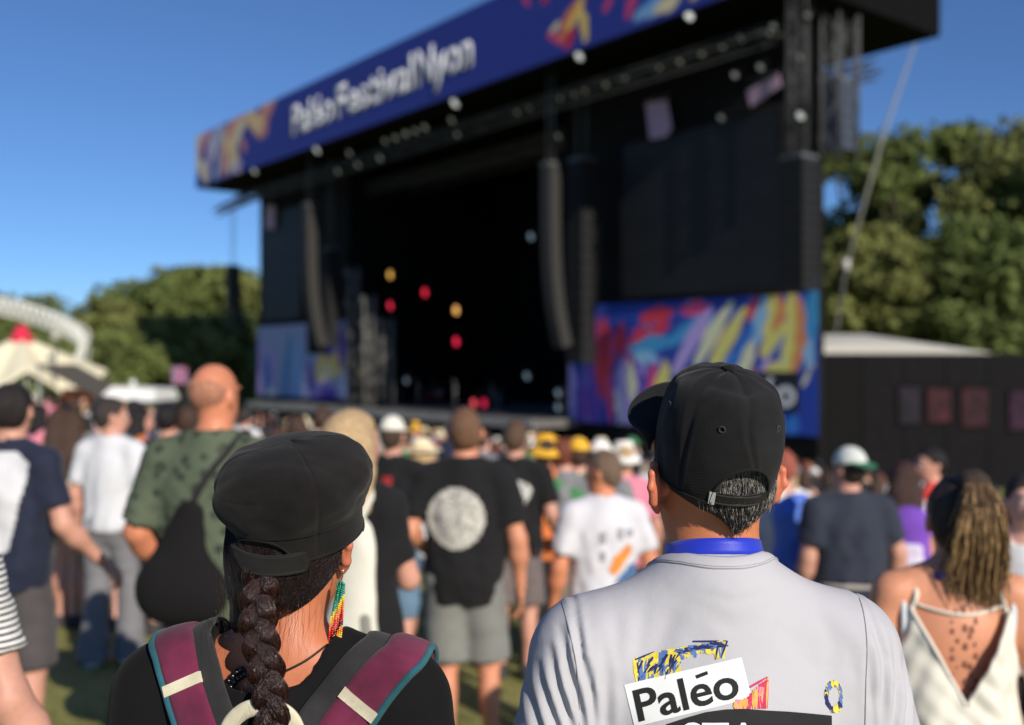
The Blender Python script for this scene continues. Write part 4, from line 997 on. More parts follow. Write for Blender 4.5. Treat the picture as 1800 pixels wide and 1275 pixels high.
    if pk != 'none':
        S = Sdf(); wz = sp.get('waist', 1.02)
        S.ell((0, -0.012, 0.96), ((0.182 if fem else 0.172) * (0.4 + 0.6 * f), 0.132 * (0.5 + f / 2), 0.15), 0.06)
        hz = {'long': 0.06, 'shorts': 0.50, 'short': 0.72, 'skirt': 0.55}[pk] if 'hemz' not in sp else sp['hemz']
        if pk == 'skirt':
            S.cone((0, -0.01, 0.95), (0, -0.005, hz - 0.1), 0.17, 0.24, 0.05, sq=((0, 1, 0), 0.8))
        for sd in 'LR':
            if pk == 'skirt': continue
            hip, kn, an, lx, ly = sh['leg' + sd]
            r0 = 0.100 * (0.5 + f / 2)
            if pk == 'long':
                S.cone(hip, kn, r0, 0.075, 0.05); S.cone(kn, an, 0.074, sp.get('cuff', 0.066), 0.04)
            else:
                S.cone(hip, kn, r0 + 0.004, sp.get('cuff', 0.094), 0.05)
                if hz < 0.42: S.cone(kn, an, 0.094, 0.09, 0.04)
        S.cuts += [((0, 0, wz), (0, 0, 1)), ((0, 0, hz), (0, 0, -1))]
        V, Q = S.mesh(cres); N = vnormals(V, Q)
        V = V + N * (0.006 * (wav(V, 3.5, seed + 2, 6, (1, 1, 0.7)) + 0.5 * wav(V, 8, seed + 3, 4, (0.5, 0.5, 1.2))))[:, None]
        out['pants'] = put({'long': 'trousers', 'shorts': 'shorts', 'short': 'shorts', 'skirt': 'skirt'}[pk], V, Q, sp['botmat'])
    # ---- shoes
    for sd in 'LR':
        hip, kn, an, lx, ly = sh['leg' + sd]; sx = -1 if sd == 'L' else 1
        S = Sdf()
        S.cone((lx, ly - 0.045, 0.05), (lx + sx * 0.022, ly + 0.16, 0.035), 0.050, 0.044, 0.03)
        S.cone((lx, ly - 0.03, 0.05), (lx, ly - 0.03, 0.10), 0.046, 0.05, 0.03, cut=[((0, 0, 0.115), (0, 0, 1))])
        S.cuts.append(((0, 0, 0.0), (0, 0, -1)))
        V, Q = S.mesh(0.016)
        put('shoe', V, Q, sp.get('shoemat', mat('cloth', lin((60, 58, 60)))))
    # ---- hair and hat
    hs = sp.get('hair')
    if hs:
        out['hair'] = put('hair', *hair_mesh(hs, h3, hrot, seed), mat('hair', sp.get('haircol', lin((45, 35, 30)))))
    if sp.get('hat'):
        out['hat'] = hat(sp['hat'], sp['hatmat'], out)
    if sp.get('face'):
        face(out)
    return out

def head(S, h3, hrot, ears=True):
    S.ell(h3((0, -0.006, 1.685)), (0.077, 0.098, 0.095), 0.04, hrot)
    S.ell(h3((0, 0.028, 1.615)), (0.060, 0.070, 0.075), 0.04, hrot)
    S.ell(h3((0, 0.055, 1.572)), (0.036, 0.032, 0.026), 0.03, hrot)          # chin
    S.cone(h3((0, 0.094, 1.665)), h3((0, 0.112, 1.622)), 0.010, 0.016, 0.014)   # nose
    for sx in (-1, 1):
        S.ell(h3((sx * 0.033, 0.092, 1.667)), (0.015, 0.012, 0.011), 0.010, hrot, op='s')
        S.ell(h3((sx * 0.030, 0.090, 1.692)), (0.026, 0.012, 0.008), 0.016, hrot)
    S.ell(h3((0, 0.092, 1.592)), (0.024, 0.012, 0.011), 0.010, hrot)
    if ears:
        for sx in (-1, 1):
            S.ell(h3((sx * 0.083, -0.010, 1.648)), (0.010, 0.021, 0.034), 0.012, (hrot[0], hrot[1], hrot[2] + sx * 0.45))

def hair_mesh(style, h3, hrot, seed):
    S = Sdf()
    c = h3((0, -0.008, 1.688)); r = (0.084, 0.106, 0.103)
    HMr = np.array(Euler(hrot).to_matrix())
    nf = tuple(HMr @ np.array((0, 0.80, -0.60))); ptf = h3((0, 0.052, 1.705))
    nb = tuple(HMr @ np.array((0, 0.25, -1.0))); ptb = h3((0, -0.03, 1.595))
    if style == 'fringe':          # shaven sides and back round a bald crown
        S.ell(h3((0, -0.008, 1.685)), (0.0795, 0.1005, 0.097), 0.02, hrot, cut=[(ptb, nb), (h3((0, 0, 1.695)), tuple(HMr @ np.array((0, 0.35, 1)))), (h3((0, 0.02, 1.66)), tuple(HMr @ np.array((0, 1, 0))))])
    elif style in ('short', 'crop'):
        if style == 'crop': r = (0.081, 0.102, 0.099)
        S.ell(c, r, 0.02, hrot, cut=[(ptf, nf), (ptb, nb)])
        S.ell(h3((0, -0.045, 1.64)), (0.068, 0.060, 0.07), 0.03, hrot, cut=[(h3((0, -0.04, 1.585)), nb)])
    else:
        S.ell(c, r, 0.02, hrot, cut=[(ptf, nf)])
        if style == 'long':
            S.chain([h3((0, -0.06, 1.68)), h3((0, -0.085, 1.56)), (0, -0.135, 1.42), (0, -0.14, 1.27)], [0.075, 0.085, 0.085, 0.05], 0.05, sq=((0, 1, 0), 0.6))
            for sx in (-1, 1): S.chain([h3((sx * 0.075, -0.01, 1.67)), h3((sx * 0.085, -0.01, 1.56)), (sx * 0.09, -0.08, 1.43)], [0.03, 0.035, 0.03], 0.04)
        elif style == 'bob':
            S.chain([h3((0, -0.05, 1.66)), h3((0, -0.06, 1.54))], [0.085, 0.085], 0.04, sq=((0, 1, 0), 0.75))
            for sx in (-1, 1): S.cone(h3((sx * 0.075, 0.0, 1.67)), h3((sx * 0.085, -0.01, 1.55)), 0.028, 0.03, 0.04)
        elif style == 'pony':
            S.ell(h3((0, -0.05, 1.64)), (0.066, 0.055, 0.065), 0.03, hrot)
            S.chain([h3((0, -0.10, 1.73)), h3((0, -0.145, 1.69)), h3((0, -0.15, 1.58)), h3((0, -0.14, 1.45))], [0.028, 0.036, 0.042, 0.018], 0.02)
        elif style == 'bun':
            S.ell(h3((0, -0.05, 1.64)), (0.066, 0.055, 0.065), 0.03, hrot)
            S.ell(h3((0, -0.05, 1.80)), (0.042, 0.042, 0.036), 0.012, hrot)
    V, Q = S.mesh(0.013); N = vnormals(V, Q)
    V = V + N * (0.004 * wav(V, 9, seed + 5, 6, (1, 1, 0.5)))[:, None]
    return V, Q

def hat(style, m, P):
    h3, hrot, put, root = P['h3'], P['hrot'], P['put'], P['root']
    S = Sdf(); HMr = np.array(Euler(hrot).to_matrix()); dn = tuple(HMr @ np.array((0, -0.12, -1)))
    fwd = -1 if style == 'cap_back' else 1
    if style in ('cap', 'cap_back'):
        S.ell(h3((0, -0.008, 1.695)), (0.089, 0.110, 0.108), 0.02, hrot, cut=[(h3((0, 0, 1.692)), dn)])
        V, Q = S.mesh(0.012); o = put('cap', V, Q, m)
        B = Sdf(); B.ell(h3((0, fwd * 0.115, 1.700)), (0.078, 0.085, 0.010), 0.02, (hrot[0] - 0.18 * fwd, hrot[1], hrot[2]))
        V, Q = B.mesh(0.009); put('bill', V, Q, P['spec'].get('billmat', m), o)
        return o
    if style == 'bucket':
        S.cone(h3((0, -0.005, 1.70)), h3((0, -0.005, 1.775)), 0.094, 0.070, 0.03, cut=[(h3((0, 0, 1.70)), dn), (h3((0, 0, 1.800)), tuple(-np.array(dn)))])
        V, Q = S.mesh(0.012); o = put('hat', V, Q, m)
        B = Sdf(); B.ell(h3((0, -0.005, 1.695)), (0.140, 0.152, 0.016), 0.02, hrot); V, Q = B.mesh(0.011)
        V[:, 2] -= 0.9 * np.clip(np.hypot(V[:, 0], V[:, 1]) - 0.09, 0, None)
        put('brim', V, Q, m, o); return o
    if style == 'brim':
        S.ell(h3((0, -0.005, 1.715)), (0.092, 0.108, 0.095), 0.03, hrot, cut=[(h3((0, 0, 1.70)), dn)])
        V, Q = S.mesh(0.012); o = put('hat', V, Q, m)
        B = Sdf(); B.ell(h3((0, -0.005, 1.702)), (0.165, 0.180, 0.012), 0.02, hrot); V, Q = B.mesh(0.011)
        put('brim', V, Q, m, o); return o
    S.ell(h3((0, -0.008, 1.70)), (0.088, 0.108, 0.108), 0.02, hrot, cut=[(h3((0, 0, 1.67)), dn)])
    V, Q = S.mesh(0.012); return put('beanie', V, Q, m)

def face(P):
    h3, put = P['h3'], P['put']
    for sx in (-1, 1):
        S = Sdf(); S.ell(h3((sx * 0.033, 0.086, 1.667)), (0.012, 0.010, 0.009), 0.01); V, Q = S.mesh(0.004)
        e = put('eye', V, Q, mat('paint', (0.75, 0.73, 0.70), rough=0.3))
        S = Sdf(); S.ell(h3((sx * 0.033, 0.0955, 1.667)), (0.005, 0.0025, 0.005), 0.01); V, Q = S.mesh(0.0017); put('iris', V, Q, mat('paint', (0.03, 0.018, 0.012), rough=0.2), e)
        S = Sdf(); S.cone(h3((sx * 0.018, 0.103, 1.694)), h3((sx * 0.048, 0.090, 1.694)), 0.0045, 0.003, 0.01); V, Q = S.mesh(0.003); put('eyebrow', V, Q, mat('hair', P['spec'].get('haircol', (0.03, 0.02, 0.015))))
    S = Sdf(); S.cone(h3((-0.022, 0.096, 1.592)), h3((0.022, 0.096, 1.592)), 0.0055, 0.0055, 0.01); V, Q = S.mesh(0.003)
    put('mouth', V, Q, mat('skin', lin((150, 80, 72))))

def decal(P, poly, m, name, off=0.004, div=0.012, hole=None):
    """a print: polygon in the person's own back plane (x, z metres), laid onto the shirt's back"""
    V, Q = P['shirt_geo']
    if 'bvh' not in P: P['bvh'] = bvh_of(V, Q)
    bvh = P['bvh']; poly = np.array(poly, float)
    x0, z0 = poly.min(0); x1, z1 = poly.max(0)
    nx, nz = max(2, int((x1 - x0) / div) + 1), max(2, int((z1 - z0) / div) + 1)
    vs = []; idx = -np.ones((nx, nz), int)
    for i in range(nx):
        for j in range(nz):
            px_, pz_ = x0 + (x1 - x0) * i / (nx - 1), z0 + (z1 - z0) * j / (nz - 1)
            h = bvh.ray_cast(Vector((px_, -2, pz_)), Vector((0, 1, 0)))
            if h[0] is None: continue
            idx[i, j] = len(vs); vs.append((px_, h[0].y - off, pz_))
    fs = []
    def inside(a, b):
        c = False; n = len(poly)
        for i in range(n):
            (xa, za), (xb, zb) = poly[i], poly[i - 1]
            if (za > b) != (zb > b) and a < (xb - xa) * (b - za) / (zb - za) + xa: c = not c
        return c
    for i in range(nx - 1):
        for j in range(nz - 1):
            q = [idx[i, j], idx[i + 1, j], idx[i + 1, j + 1], idx[i, j + 1]]
            if min(q) < 0: continue
            cx_, cz_ = x0 + (x1 - x0) * (i + 0.5) / (nx - 1), z0 + (z1 - z0) * (j + 0.5) / (nz - 1)
            if inside(cx_, cz_): fs.append(q)
    if not fs: return None
    return obj(name, mesh_np(name, np.array(vs), np.array(fs)), m, P['shirt'])
# ------------------------------------------------------------------ the two people in front
def cap_grid(rx, ry, prof, na=200, hole=None, disp=None, solid=0.0022, name='cap'):
    """crown of a cap: prof = [(radius factor, z)...] from rim to apex, angle 0 = back (-Y), hole(a, z) -> True removes"""
    prof = np.array(prof); nt = len(prof)
    a = np.linspace(0, 2 * math.pi, na, endpoint=False)
    A, T = np.meshgrid(a, np.arange(nt), indexing='ij')
    R = prof[T, 0]; Z = prof[T, 1].copy()
    X = rx * R * np.sin(A); Y = -ry * R * np.cos(A)
    V = np.stack([X, Y, Z], -1).reshape(-1, 3)
    I = np.arange(na * nt).reshape(na, nt); J = np.roll(I, -1, 0)
    Q = np.stack([I[:, :-1], J[:, :-1], J[:, 1:], I[:, 1:]], -1).reshape(-1, 4)
    if disp is not None:
        N = vnormals(V, Q); V = V + N * disp(A.ravel(), Z.ravel(), V)[:, None]
    if hole is not None:
        ac = ((A + math.pi / na + math.pi) % (2 * math.pi) - math.pi)[:, :-1].ravel()
        zc = (0.5 * (Z[:, :-1] + Z[:, 1:])).ravel()
        Q = Q[~hole(ac, zc)]
    return V, Q

def spline_prof(pts, n):
    """resample a profile by a Catmull-Rom through its points"""
    P = np.array(pts, float); P = np.vstack([2 * P[0] - P[1], P, 2 * P[-1] - P[-2]])
    out = []
    for i in range(1, len(P) - 2):
        for t in np.linspace(0, 1, n, endpoint=False):
            p0, p1, p2, p3 = P[i - 1], P[i], P[i + 1], P[i + 2]
            out.append(0.5 * (2 * p1 + (p2 - p0) * t + (2 * p0 - 5 * p1 + 4 * p2 - p3) * t * t + (3 * p1 - p0 - 3 * p2 + p3) * t ** 3))
    out.append(P[-2]); out = np.array(out); out[:, 0] = np.clip(out[:, 0], 0.004, None)
    return out

def ang(a): return (a + math.pi) % (2 * math.pi) - math.pi

def to_mesh(name, V, Q, M=None, mods=None):
    if M is not None: V = np.asarray(V) @ np.array(M.to_3x3()).T + np.array(M.translation)
    return mesh_np(name, V, Q)

def ribbon(center, across, width, thick, nrm, n_across=6, bulge=0.0):
    """padded strap: lists of centre points, across vectors and normals -> V, Q (closed)"""
    c = [Vector(p) for p in center]; n = len(c); prof = []
    for k in range(n_across + 1):
        u = -1 + 2 * k / n_across; prof.append((u, 0.5 + 0.5 * (1 - abs(u) ** 4) * 1.0))
    prof = [(u, h) for u, h in prof] + [(u, -0.35) for u, h in prof[::-1]]
    m = len(prof); V = []
    for i in range(n):
        w = width[i] if hasattr(width, '__len__') else width
        for (u, h) in prof: V.append(c[i] + across[i] * (u * w / 2) + nrm[i] * (h * thick))
    Q = [(i * m + k, i * m + (k + 1) % m, (i + 1) * m + (k + 1) % m, (i + 1) * m + k) for i in range(n - 1) for k in range(m)]
    return np.array([tuple(v) for v in V]), np.array(Q)

def strands(curves, r, n=3, taper=True):
    """many fine hairs as one mesh"""
    mb = MB()
    for c in curves:
        k = len(c); rs = [r * (1 - 0.75 * (i / (k - 1)) ** 3 if taper else 1) for i in range(k)]
        mb.tube(c, rs, n, cap=False)
    return mb

def cut_fine(vs, fs, step):
    """split long triangles so that flat lettering can follow a curved surface"""
    bm = bmesh.new(); bv = [bm.verts.new(tuple(v)) for v in vs]
    for f in fs:
        try: bm.faces.new([bv[i] for i in f])
        except ValueError: pass
    for _ in range(4):
        es = [e for e in bm.edges if e.calc_length() > step]
        if not es: break
        bmesh.ops.subdivide_edges(bm, edges=es, cuts=1); bmesh.ops.triangulate(bm, faces=[f for f in bm.faces if len(f.verts) > 3])
    bm.verts.index_update()
    v = np.array([tuple(p.co) for p in bm.verts]); f = [tuple(p.index for p in q.verts) for q in bm.faces]; bm.free()
    return v, f

CAMP = Vector((0, 0, EYE))
def cast_px(bvh, inv, px, py, off):
    """where the line of sight of a photo pixel meets a surface given in a thing's own frame"""
    o = inv @ CAMP; d = (inv @ PX(px, py, 1.0)) - o; d.normalize()
    h = bvh.ray_cast(o, d)
    return None if h[0] is None else (h[0] + h[1] * (off if h[1].dot(d) < 0 else -off), h[1] if h[1].dot(d) < 0 else -h[1])

# ================= the man in the snapback cap
MAN = human(dict(px=1254, top=640, d=1.52, H=1.845, yaw=4, hyaw=9, hpitch=4, hoff=(0.0, 0.012, 0.012), res=0.008, cres=0.0060, w=1.02, f=1.16, drop=0.016, crease=0.0, neck=1.10, ears=False,
    label='man in white printed tee and black snapback cap, standing in front at right', skin=lin((196, 122, 84)),
    topmat=mat('cloth', (0.465, 0.465, 0.495), weave=0.25, var=0.025, sheen=0.05, crumple=0.22), top_name='tee_shirt', fold=0.0018, hem=0.80, sleeve=0.78, flare=1.12, neckcut=((0, 0.014, 1.545), 0.072),
    L=((-0.243, -0.03, 1.14), (-0.262, 0.05, 0.89)), R=((0.243, -0.03, 1.14), (0.262, 0.05, 0.89)),
    bottom='shorts', botmat=mat('cloth', lin((60, 62, 66)))))
ROOT = MAN['root']; bpy.context.view_layer.update()
MINV = ROOT.matrix_world.inverted()
# folds of the tee: sleeve drapes, shoulder seams, soft sag across the back
me = MAN['shirt'].data
V = np.empty(len(me.vertices) * 3, dtype=np.float32); me.vertices.foreach_get('co', V); V = V.reshape(-1, 3).astype(float)
Q = MAN['shirt_geo'][1]; V = relax(V, Q, 2); N = vnormals(V, Q)
xx, yy, zz = V.T
dz = 1.53 - zz
slv = np.clip((np.abs(xx) - 0.195) / 0.04, 0, 1) * np.clip(dz / 0.06, 0, 1)
disp = np.zeros(len(V))
def crease(pts, w, depth, rim=0.5):
    # a soft valley with raised lips along a polyline given in the back plane (x, z)
    P_ = np.array(pts, float); best = np.full(len(V), 9.0); par = np.zeros(len(V))
    for i in range(len(P_) - 1):
        a_, b_ = P_[i], P_[i + 1]; d_ = b_ - a_; L2 = d_ @ d_
        t_ = np.clip(((xx - a_[0]) * d_[0] + (zz - a_[1]) * d_[1]) / L2, 0, 1)
        ds = np.hypot(xx - a_[0] - d_[0] * t_, zz - a_[1] - d_[1] * t_); m_ = ds < best
        best[m_] = ds[m_]; par[m_] = ((i + t_) / (len(P_) - 1))[m_]
    env = np.sin(np.pi * np.clip(par, 0.03, 0.97)) ** 0.7 * (yy < 0.03)
    disp[:] += env * depth * (-np.exp(-(best / w) ** 2) + rim * np.exp(-((best - 2.0 * w) / (1.2 * w)) ** 2))
def pz(px_, py_): return ((px_ - 1254) / 1242.0, 1.75 + 0.115 - (py_ - 645) / 1242.0)
for pts, w, dp in (([(985, 1060), (992, 1120), (1010, 1190), (1016, 1290)], .0045, .0085), ([(962, 1085), (972, 1150), (992, 1220), (1006, 1300)], .0050, .0080), ([(945, 1120), (955, 1180), (975, 1240), (996, 1310)], .0050, .0075), ([(925, 1150), (938, 1210), (958, 1270), (980, 1330)], .0050, .0060), ([(908, 1190), (922, 1250), (940, 1310)], .005, .005), ([(1028, 1090), (1036, 1160), (1032, 1230), (1040, 1300)], .007, .0045),
                   ([(1060, 1050), (1052, 1120), (1062, 1200)], .010, .0028), ([(1110, 1050), (1090, 1110), (1075, 1170)], .012, .0024), ([(1160, 1040), (1130, 1100), (1100, 1150)], .012, .0022), ([(1210, 1060), (1250, 1075), (1310, 1062)], .010, .0022), ([(1180, 1012), (1254, 1030), (1340, 1014)], .008, .0020), ([(1150, 1020), (1254, 1055), (1380, 1022)], .010, .0018),
                   ([(1400, 1030), (1430, 1090), (1440, 1160)], .012, .0024), ([(1445, 1080), (1470, 1140), (1478, 1200)], .012, .0024), ([(1512, 1075), (1528, 1140), (1520, 1210), (1522, 1300)], .0065, .0060), ([(1548, 1110), (1552, 1180), (1538, 1250), (1540, 1320)], .0060, .0060), ([(1575, 1150), (1580, 1210), (1562, 1290)], .0055, .0055), ([(1495, 1120), (1500, 1200), (1506, 1300)], .0065, .0040), ([(1330, 1080), (1370, 1110), (1420, 1105)], .012, .0018), ([(1400, 1180), (1395, 1230), (1402, 1300)], .010, .0016), ([(1350, 1120), (1400, 1150), (1450, 1148)], .010, .0014)):
    crease([pz(*q) for q in pts], w, dp)
body_m = np.clip(dz / 0.12, 0.1, 1)
disp += body_m * (0.0022 * wav(V, 6.0, 5, 6, (1, 1, 0.6)) + 0.0014 * wav(V, 13, 6, 7, (0.8, 1, 1.2)) + 0.0005 * wav(V, 30, 8, 8))
seam = np.abs(np.abs(xx) - (0.212 + 0.020 * np.clip(dz, 0, 0.3)))
disp += np.where(seam < 0.014, -0.0022 * np.exp(-(seam / 0.0040) ** 2) + 0.0012 * np.exp(-((seam - 0.009) / 0.004) ** 2), 0) * np.clip((zz - 1.22) / 0.05, 0, 1)
V = V + N * disp[:, None]
me.vertices.foreach_set('co', V.astype(np.float32).ravel()); me.update()
sub = MAN['shirt'].modifiers.new('smooth', 'SUBSURF'); sub.levels = 1; sub.render_levels = 1
SH_BVH = bvh_of(V, Q)

# collar rib: a band standing round the neck hole
def neck_ring(z_of, rx, ry, cy, n=72):
    return [Vector((rx * math.sin(a), cy - ry * math.cos(a), z_of(a))) for a in np.linspace(0, 2 * math.pi, n, endpoint=False)]
def band(path, up, h, t, closed=True):
    n = len(path); V = []; prof = [(0, 0), (0.25, 0.7), (0.5, 1), (0.75, 0.8), (1, 0.1), (1, -0.5), (0.5, -0.6), (0, -0.6)]
    ctr = sum(path, Vector()) / n
    for i, p in enumerate(path):
        tg = (path[(i + 1) % n] - path[i - 1]).normalized(); u = up(p).normalized(); o = tg.cross(u).normalized()
        if o.dot(p - ctr) < 0: o = -o
        for (a, b) in prof: V.append(p + u * (a * h) + o * (b * t))
    m = len(prof); Q = [(i * m + k, i * m + (k + 1) % m, ((i + 1) % n) * m + (k + 1) % m, ((i + 1) % n) * m + k) for i in range(n) for k in range(m)]
    return np.array([tuple(v) for v in V]), np.array(Q)
WHITE_TEE = MAN['shirt'].data.materials[0]
def tee_top(a_, r_, cx_=0.0, cy_=-0.012, ex=1.0, ey=0.97):
    h = SH_BVH.ray_cast(Vector((cx_ + ex * r_ * math.sin(a_), cy_ - ey * r_ * math.cos(a_), 1.75)), Vector((0, 0, -1)))
    return h
na = 96; Vc = []
for i in range(na):
    a_ = 2 * math.pi * i / na; hits = []
    for rr in np.linspace(0.066, 0.135, 60):
        h = tee_top(a_, rr)
        if h[0] is not None: hits.append((h[0].copy(), h[1] if h[1].z > 0 else -h[1]))
    k0 = max(range(len(hits)), key=lambda q: hits[q][0].z); hits = hits[k0:]
    L_ = [0.0]
    for q in range(1, len(hits)): L_.append(L_[-1] + (hits[q][0] - hits[q - 1][0]).length)
    for k in range(8):
        u_ = k / 7; t_ = 0.021 * u_; q = min(range(len(L_)), key=lambda w_: abs(L_[w_] - t_)); q2 = min(q + 1, len(L_) - 1)
        f_ = 0 if q2 == q else max(0.0, min(1.0, (t_ - L_[q]) / max(1e-6, L_[q2] - L_[q])))
        p_ = hits[q][0].lerp(hits[q2][0], f_); n_ = hits[q][1]
        Vc.append(p_ + n_ * (0.0012 + 0.0018 * math.sin(math.pi * min(1, u_ * 1.02)) ** 0.5))
Vc = np.array([tuple(v_) for v_ in Vc]).reshape(na, 8, 3)
for _ in range(3): Vc = (np.roll(Vc, 1, 0) + 2 * Vc + np.roll(Vc, -1, 0)) / 4
I = np.arange(na * 8).reshape(na, 8); J = np.roll(I, -1, 0)
Qc = np.stack([I[:, :-1], I[:, 1:], J[:, 1:], J[:, :-1]], -1).reshape(-1, 4)
solidify(obj('collar', mesh_np('collar', Vc.reshape(-1, 3), Qc), WHITE_TEE, MAN['shirt']), 0.002, -1)
for k_, off_ in ((7, 0.0016), (6, 0.0008)):
    ring = [Vector(v_) + Vector((0, 0, off_)) for v_ in Vc[:, k_]]; ring.append(ring[0])
    MB().tube(ring, 0.0006, 4, cap=False).build('stitch_line', mat('cloth', (0.40, 0.40, 0.43)), MAN['shirt'])

# armhole and shoulder seams of the tee
for pix in ([(1040, 1012), (1010, 1030), (987, 1046), (992, 1075), (1003, 1120), (1013, 1170), (1018, 1230), (1018, 1300)], [(1470, 1020), (1500, 1040), (1512, 1056), (1520, 1090), (1524, 1140), (1522, 1200), (1520, 1300)]):
    pts = []
    for q in smooth_pts([(x_, y_, 0) for x_, y_ in pix], 6):
        h = cast_px(SH_BVH, MINV, q[0], q[1], -0.0002)
        if h is not None: pts.append(h[0])
    if len(pts) > 3: MB().tube(pts, 0.0009, 5).build('seam', mat('cloth', (0.20, 0.20, 0.22)), MAN['shirt'])
# ears
def ear(sx, M):
    S = Sdf()
    S.ell((0.010, 0, 0), (0.0075, 0.019, 0.031), 0.006, (0, 0, 0))
    S.chain([(0.004, 0.012, -0.028), (0.014, -0.008, -0.020), (0.020, -0.019, 0.004), (0.018, -0.015, 0.024), (0.012, 0.002, 0.033), (0.006, 0.016, 0.024)], [0.0065, 0.005, 0.0046, 0.0048, 0.0048, 0.004], 0.006)
    S.ell((0.005, 0.004, -0.030), (0.006, 0.010, 0.011), 0.008)
    S.ell((0.022, 0.003, 0.002), (0.009, 0.011, 0.018), 0.006, op='s')
    S.cone((-0.012, 0.006, 0), (0.006, 0.002, 0), 0.016, 0.012, 0.01)
    V, Q = S.mesh(0.0022)
    if sx < 0: V = V * np.array([-1, 1, 1]); Q = Q[:, ::-1]
    return V @ np.array(M.to_3x3()).T + np.array(M.translation), Q
sM = MAN['scale']
HEADC = Vector(MAN['h3']((0, -0.006, 1.66))) * sM       # centre of the skull, man's own frame
HYAW = math.radians(9)
for sx in (-1, 1):
    M = Matrix.Translation(HEADC + Matrix.Rotation(HYAW, 3, 'Z') @ Vector((sx * 0.083, 0.002, -0.030))) @ Matrix.Rotation(HYAW + sx * 0.15, 4, 'Z') @ Matrix.Rotation(math.radians(6), 4, 'X')
    V, Q = ear(sx, M)
    obj('ear', mesh_np('ear', V, Q), mat('skin', lin((206, 120, 92)), sss=0.25), ROOT)

# snapback cap
CAPM = Matrix.Translation(HEADC + Vector((-0.005, -0.006, -0.012))) @ Matrix.Rotation(HYAW, 4, 'Z') @ Matrix.Rotation(math.radians(20), 4, 'X')
BLACK = mat('twill', (0.0120, 0.0120, 0.0128), lint=0.06, weave=0.25, rough=0.9, spec=0.12)
prof = spline_prof([(0.99, 0), (1.03, 0.03), (1.055, 0.06), (1.035, 0.09), (0.965, 0.118), (0.83, 0.140), (0.61, 0.155), (0.32, 0.163), (0.004, 0.166)], 10)
def mdisp(A, Z, V):
    d = np.zeros(len(A))
    for k in range(6):
        t = ang(A - k * math.pi / 3 - (0.10 * np.sin(Z * 40) if k == 0 else 0)); ds = np.abs(t) * 0.095 * np.clip(1.1 - Z / 0.17, 0.15, 1)
        d += -0.0016 * np.exp(-(ds / 0.0018) ** 2) + 0.0008 * np.exp(-((ds - 0.0048) / 0.002) ** 2)
    back = np.exp(-(ang(A) / 1.0) ** 2)
    d += -0.007 * back * np.exp(-((Z - 0.157) / 0.005) ** 2)                      # the top fold above the back panels
    d += 0.004 * back * np.exp(-((Z - 0.143) / 0.008) ** 2)
    for k, s_ in ((0.55, 1), (-0.55, 1), (1.6, 0.6), (-1.6, 0.6)):
        d += 0.0018 * s_ * np.exp(-((ang(A - k)) / 0.28) ** 2) * np.exp(-((Z - 0.12) / 0.05) ** 2)
    d += 0.0026 * wav(V, 7, 3, 6) + 0.0010 * wav(V, 20, 4, 6)
    return d * np.clip(Z / 0.012, 0.2, 1)
hw, hh = 0.54, 0.062
V, Q = cap_grid(0.0825, 0.106, prof, 300, lambda a, z: ((a / hw) ** 2 + (z / hh) ** 2 < 1), mdisp)
CAP = obj('cap', to_mesh('cap', V, Q, CAPM), BLACK, ROOT); solidify(CAP, 0.0025)
def on_cap(a, z, off=0.0, rx=0.0825, ry=0.106):
    r = np.interp(z, prof[:, 1], prof[:, 0])
    p = Vector((rx * r * math.sin(a), -ry * r * math.cos(a), z)); n = Vector((math.sin(a) / rx, -math.cos(a) / ry, 0)).normalized()
    return CAPM @ (p + n * off), (CAPM.to_3x3() @ n)
# piping round the opening and along the rim
pts = [on_cap(hw * math.cos(t), max(0.0005, hh * math.sin(t)), 0.0006)[0] for t in np.linspace(0, math.pi, 40)]
MB().tube(pts, 0.0024, 8).build('opening_binding', BLACK, CAP)
pts = [on_cap(a, 0.0006, 0.0002)[0] for a in np.linspace(hw, 2 * math.pi - hw, 90)]
MB().tube(pts, 0.0022, 6).build('rim_binding', BLACK, CAP)
# eyelets and button
for a in (math.pi / 6, -math.pi / 6, math.pi / 2, -math.pi / 2):
    c, n = on_cap(a, 0.112, 0.0012)
    u = n.cross(Vector((0, 0, 1))).normalized(); v = n.cross(u)
    pts = [c + (u * math.cos(t) + v * math.sin(t)) * 0.0042 for t in np.linspace(0, 2 * math.pi, 20)]
    MB().tube(pts, 0.0014, 6, cap=False).build('eyelet', mat('twill', (0.03, 0.03, 0.031)), CAP)
MB().lathe([(0.0, 0.1655), (0.009, 0.1655), (0.010, 0.168), (0.007, 0.171), (0.001, 0.1725)], n=20, M=CAPM.to_3x3(), c=CAPM.translation).build('button', BLACK, CAP)
# bill, curved down at its sides, tilted a little up
nb_u, nb_v = 40, 14; Vb = []
for j in range(nb_v + 1):
    v = j / nb_v
    for i in range(nb_u + 1):
        u = -1 + 2 * i / nb_u; a = math.pi + u * 1.15
        bx, by = 0.094 * math.sin(a), -0.107 * math.cos(a)
        ext = 0.078 * (1 - abs(u) ** 2.6) ** 0.6
        px_, py_ = -bx * 1.0, by
        ux = -math.sin(a) * 0.42
        X = px_ * -1 + (-ux) * ext * v * 1.5; Y = by + ext * v
        z = 0.030 - 0.034 * (abs(X) / 0.10) ** 2 * (0.35 + 0.65 * v) + 0.046 * v
        Vb.append((X, Y, z))
Vb = np.array(Vb); I = np.arange(len(Vb)).reshape(nb_v + 1, nb_u + 1)
Qb = np.stack([I[:-1, :-1], I[:-1, 1:], I[1:, 1:], I[1:, :-1]], -1).reshape(-1, 4)
o = obj('bill', to_mesh('bill', Vb, Qb, CAPM), BLACK, CAP); solidify(o, 0.0035, 0)
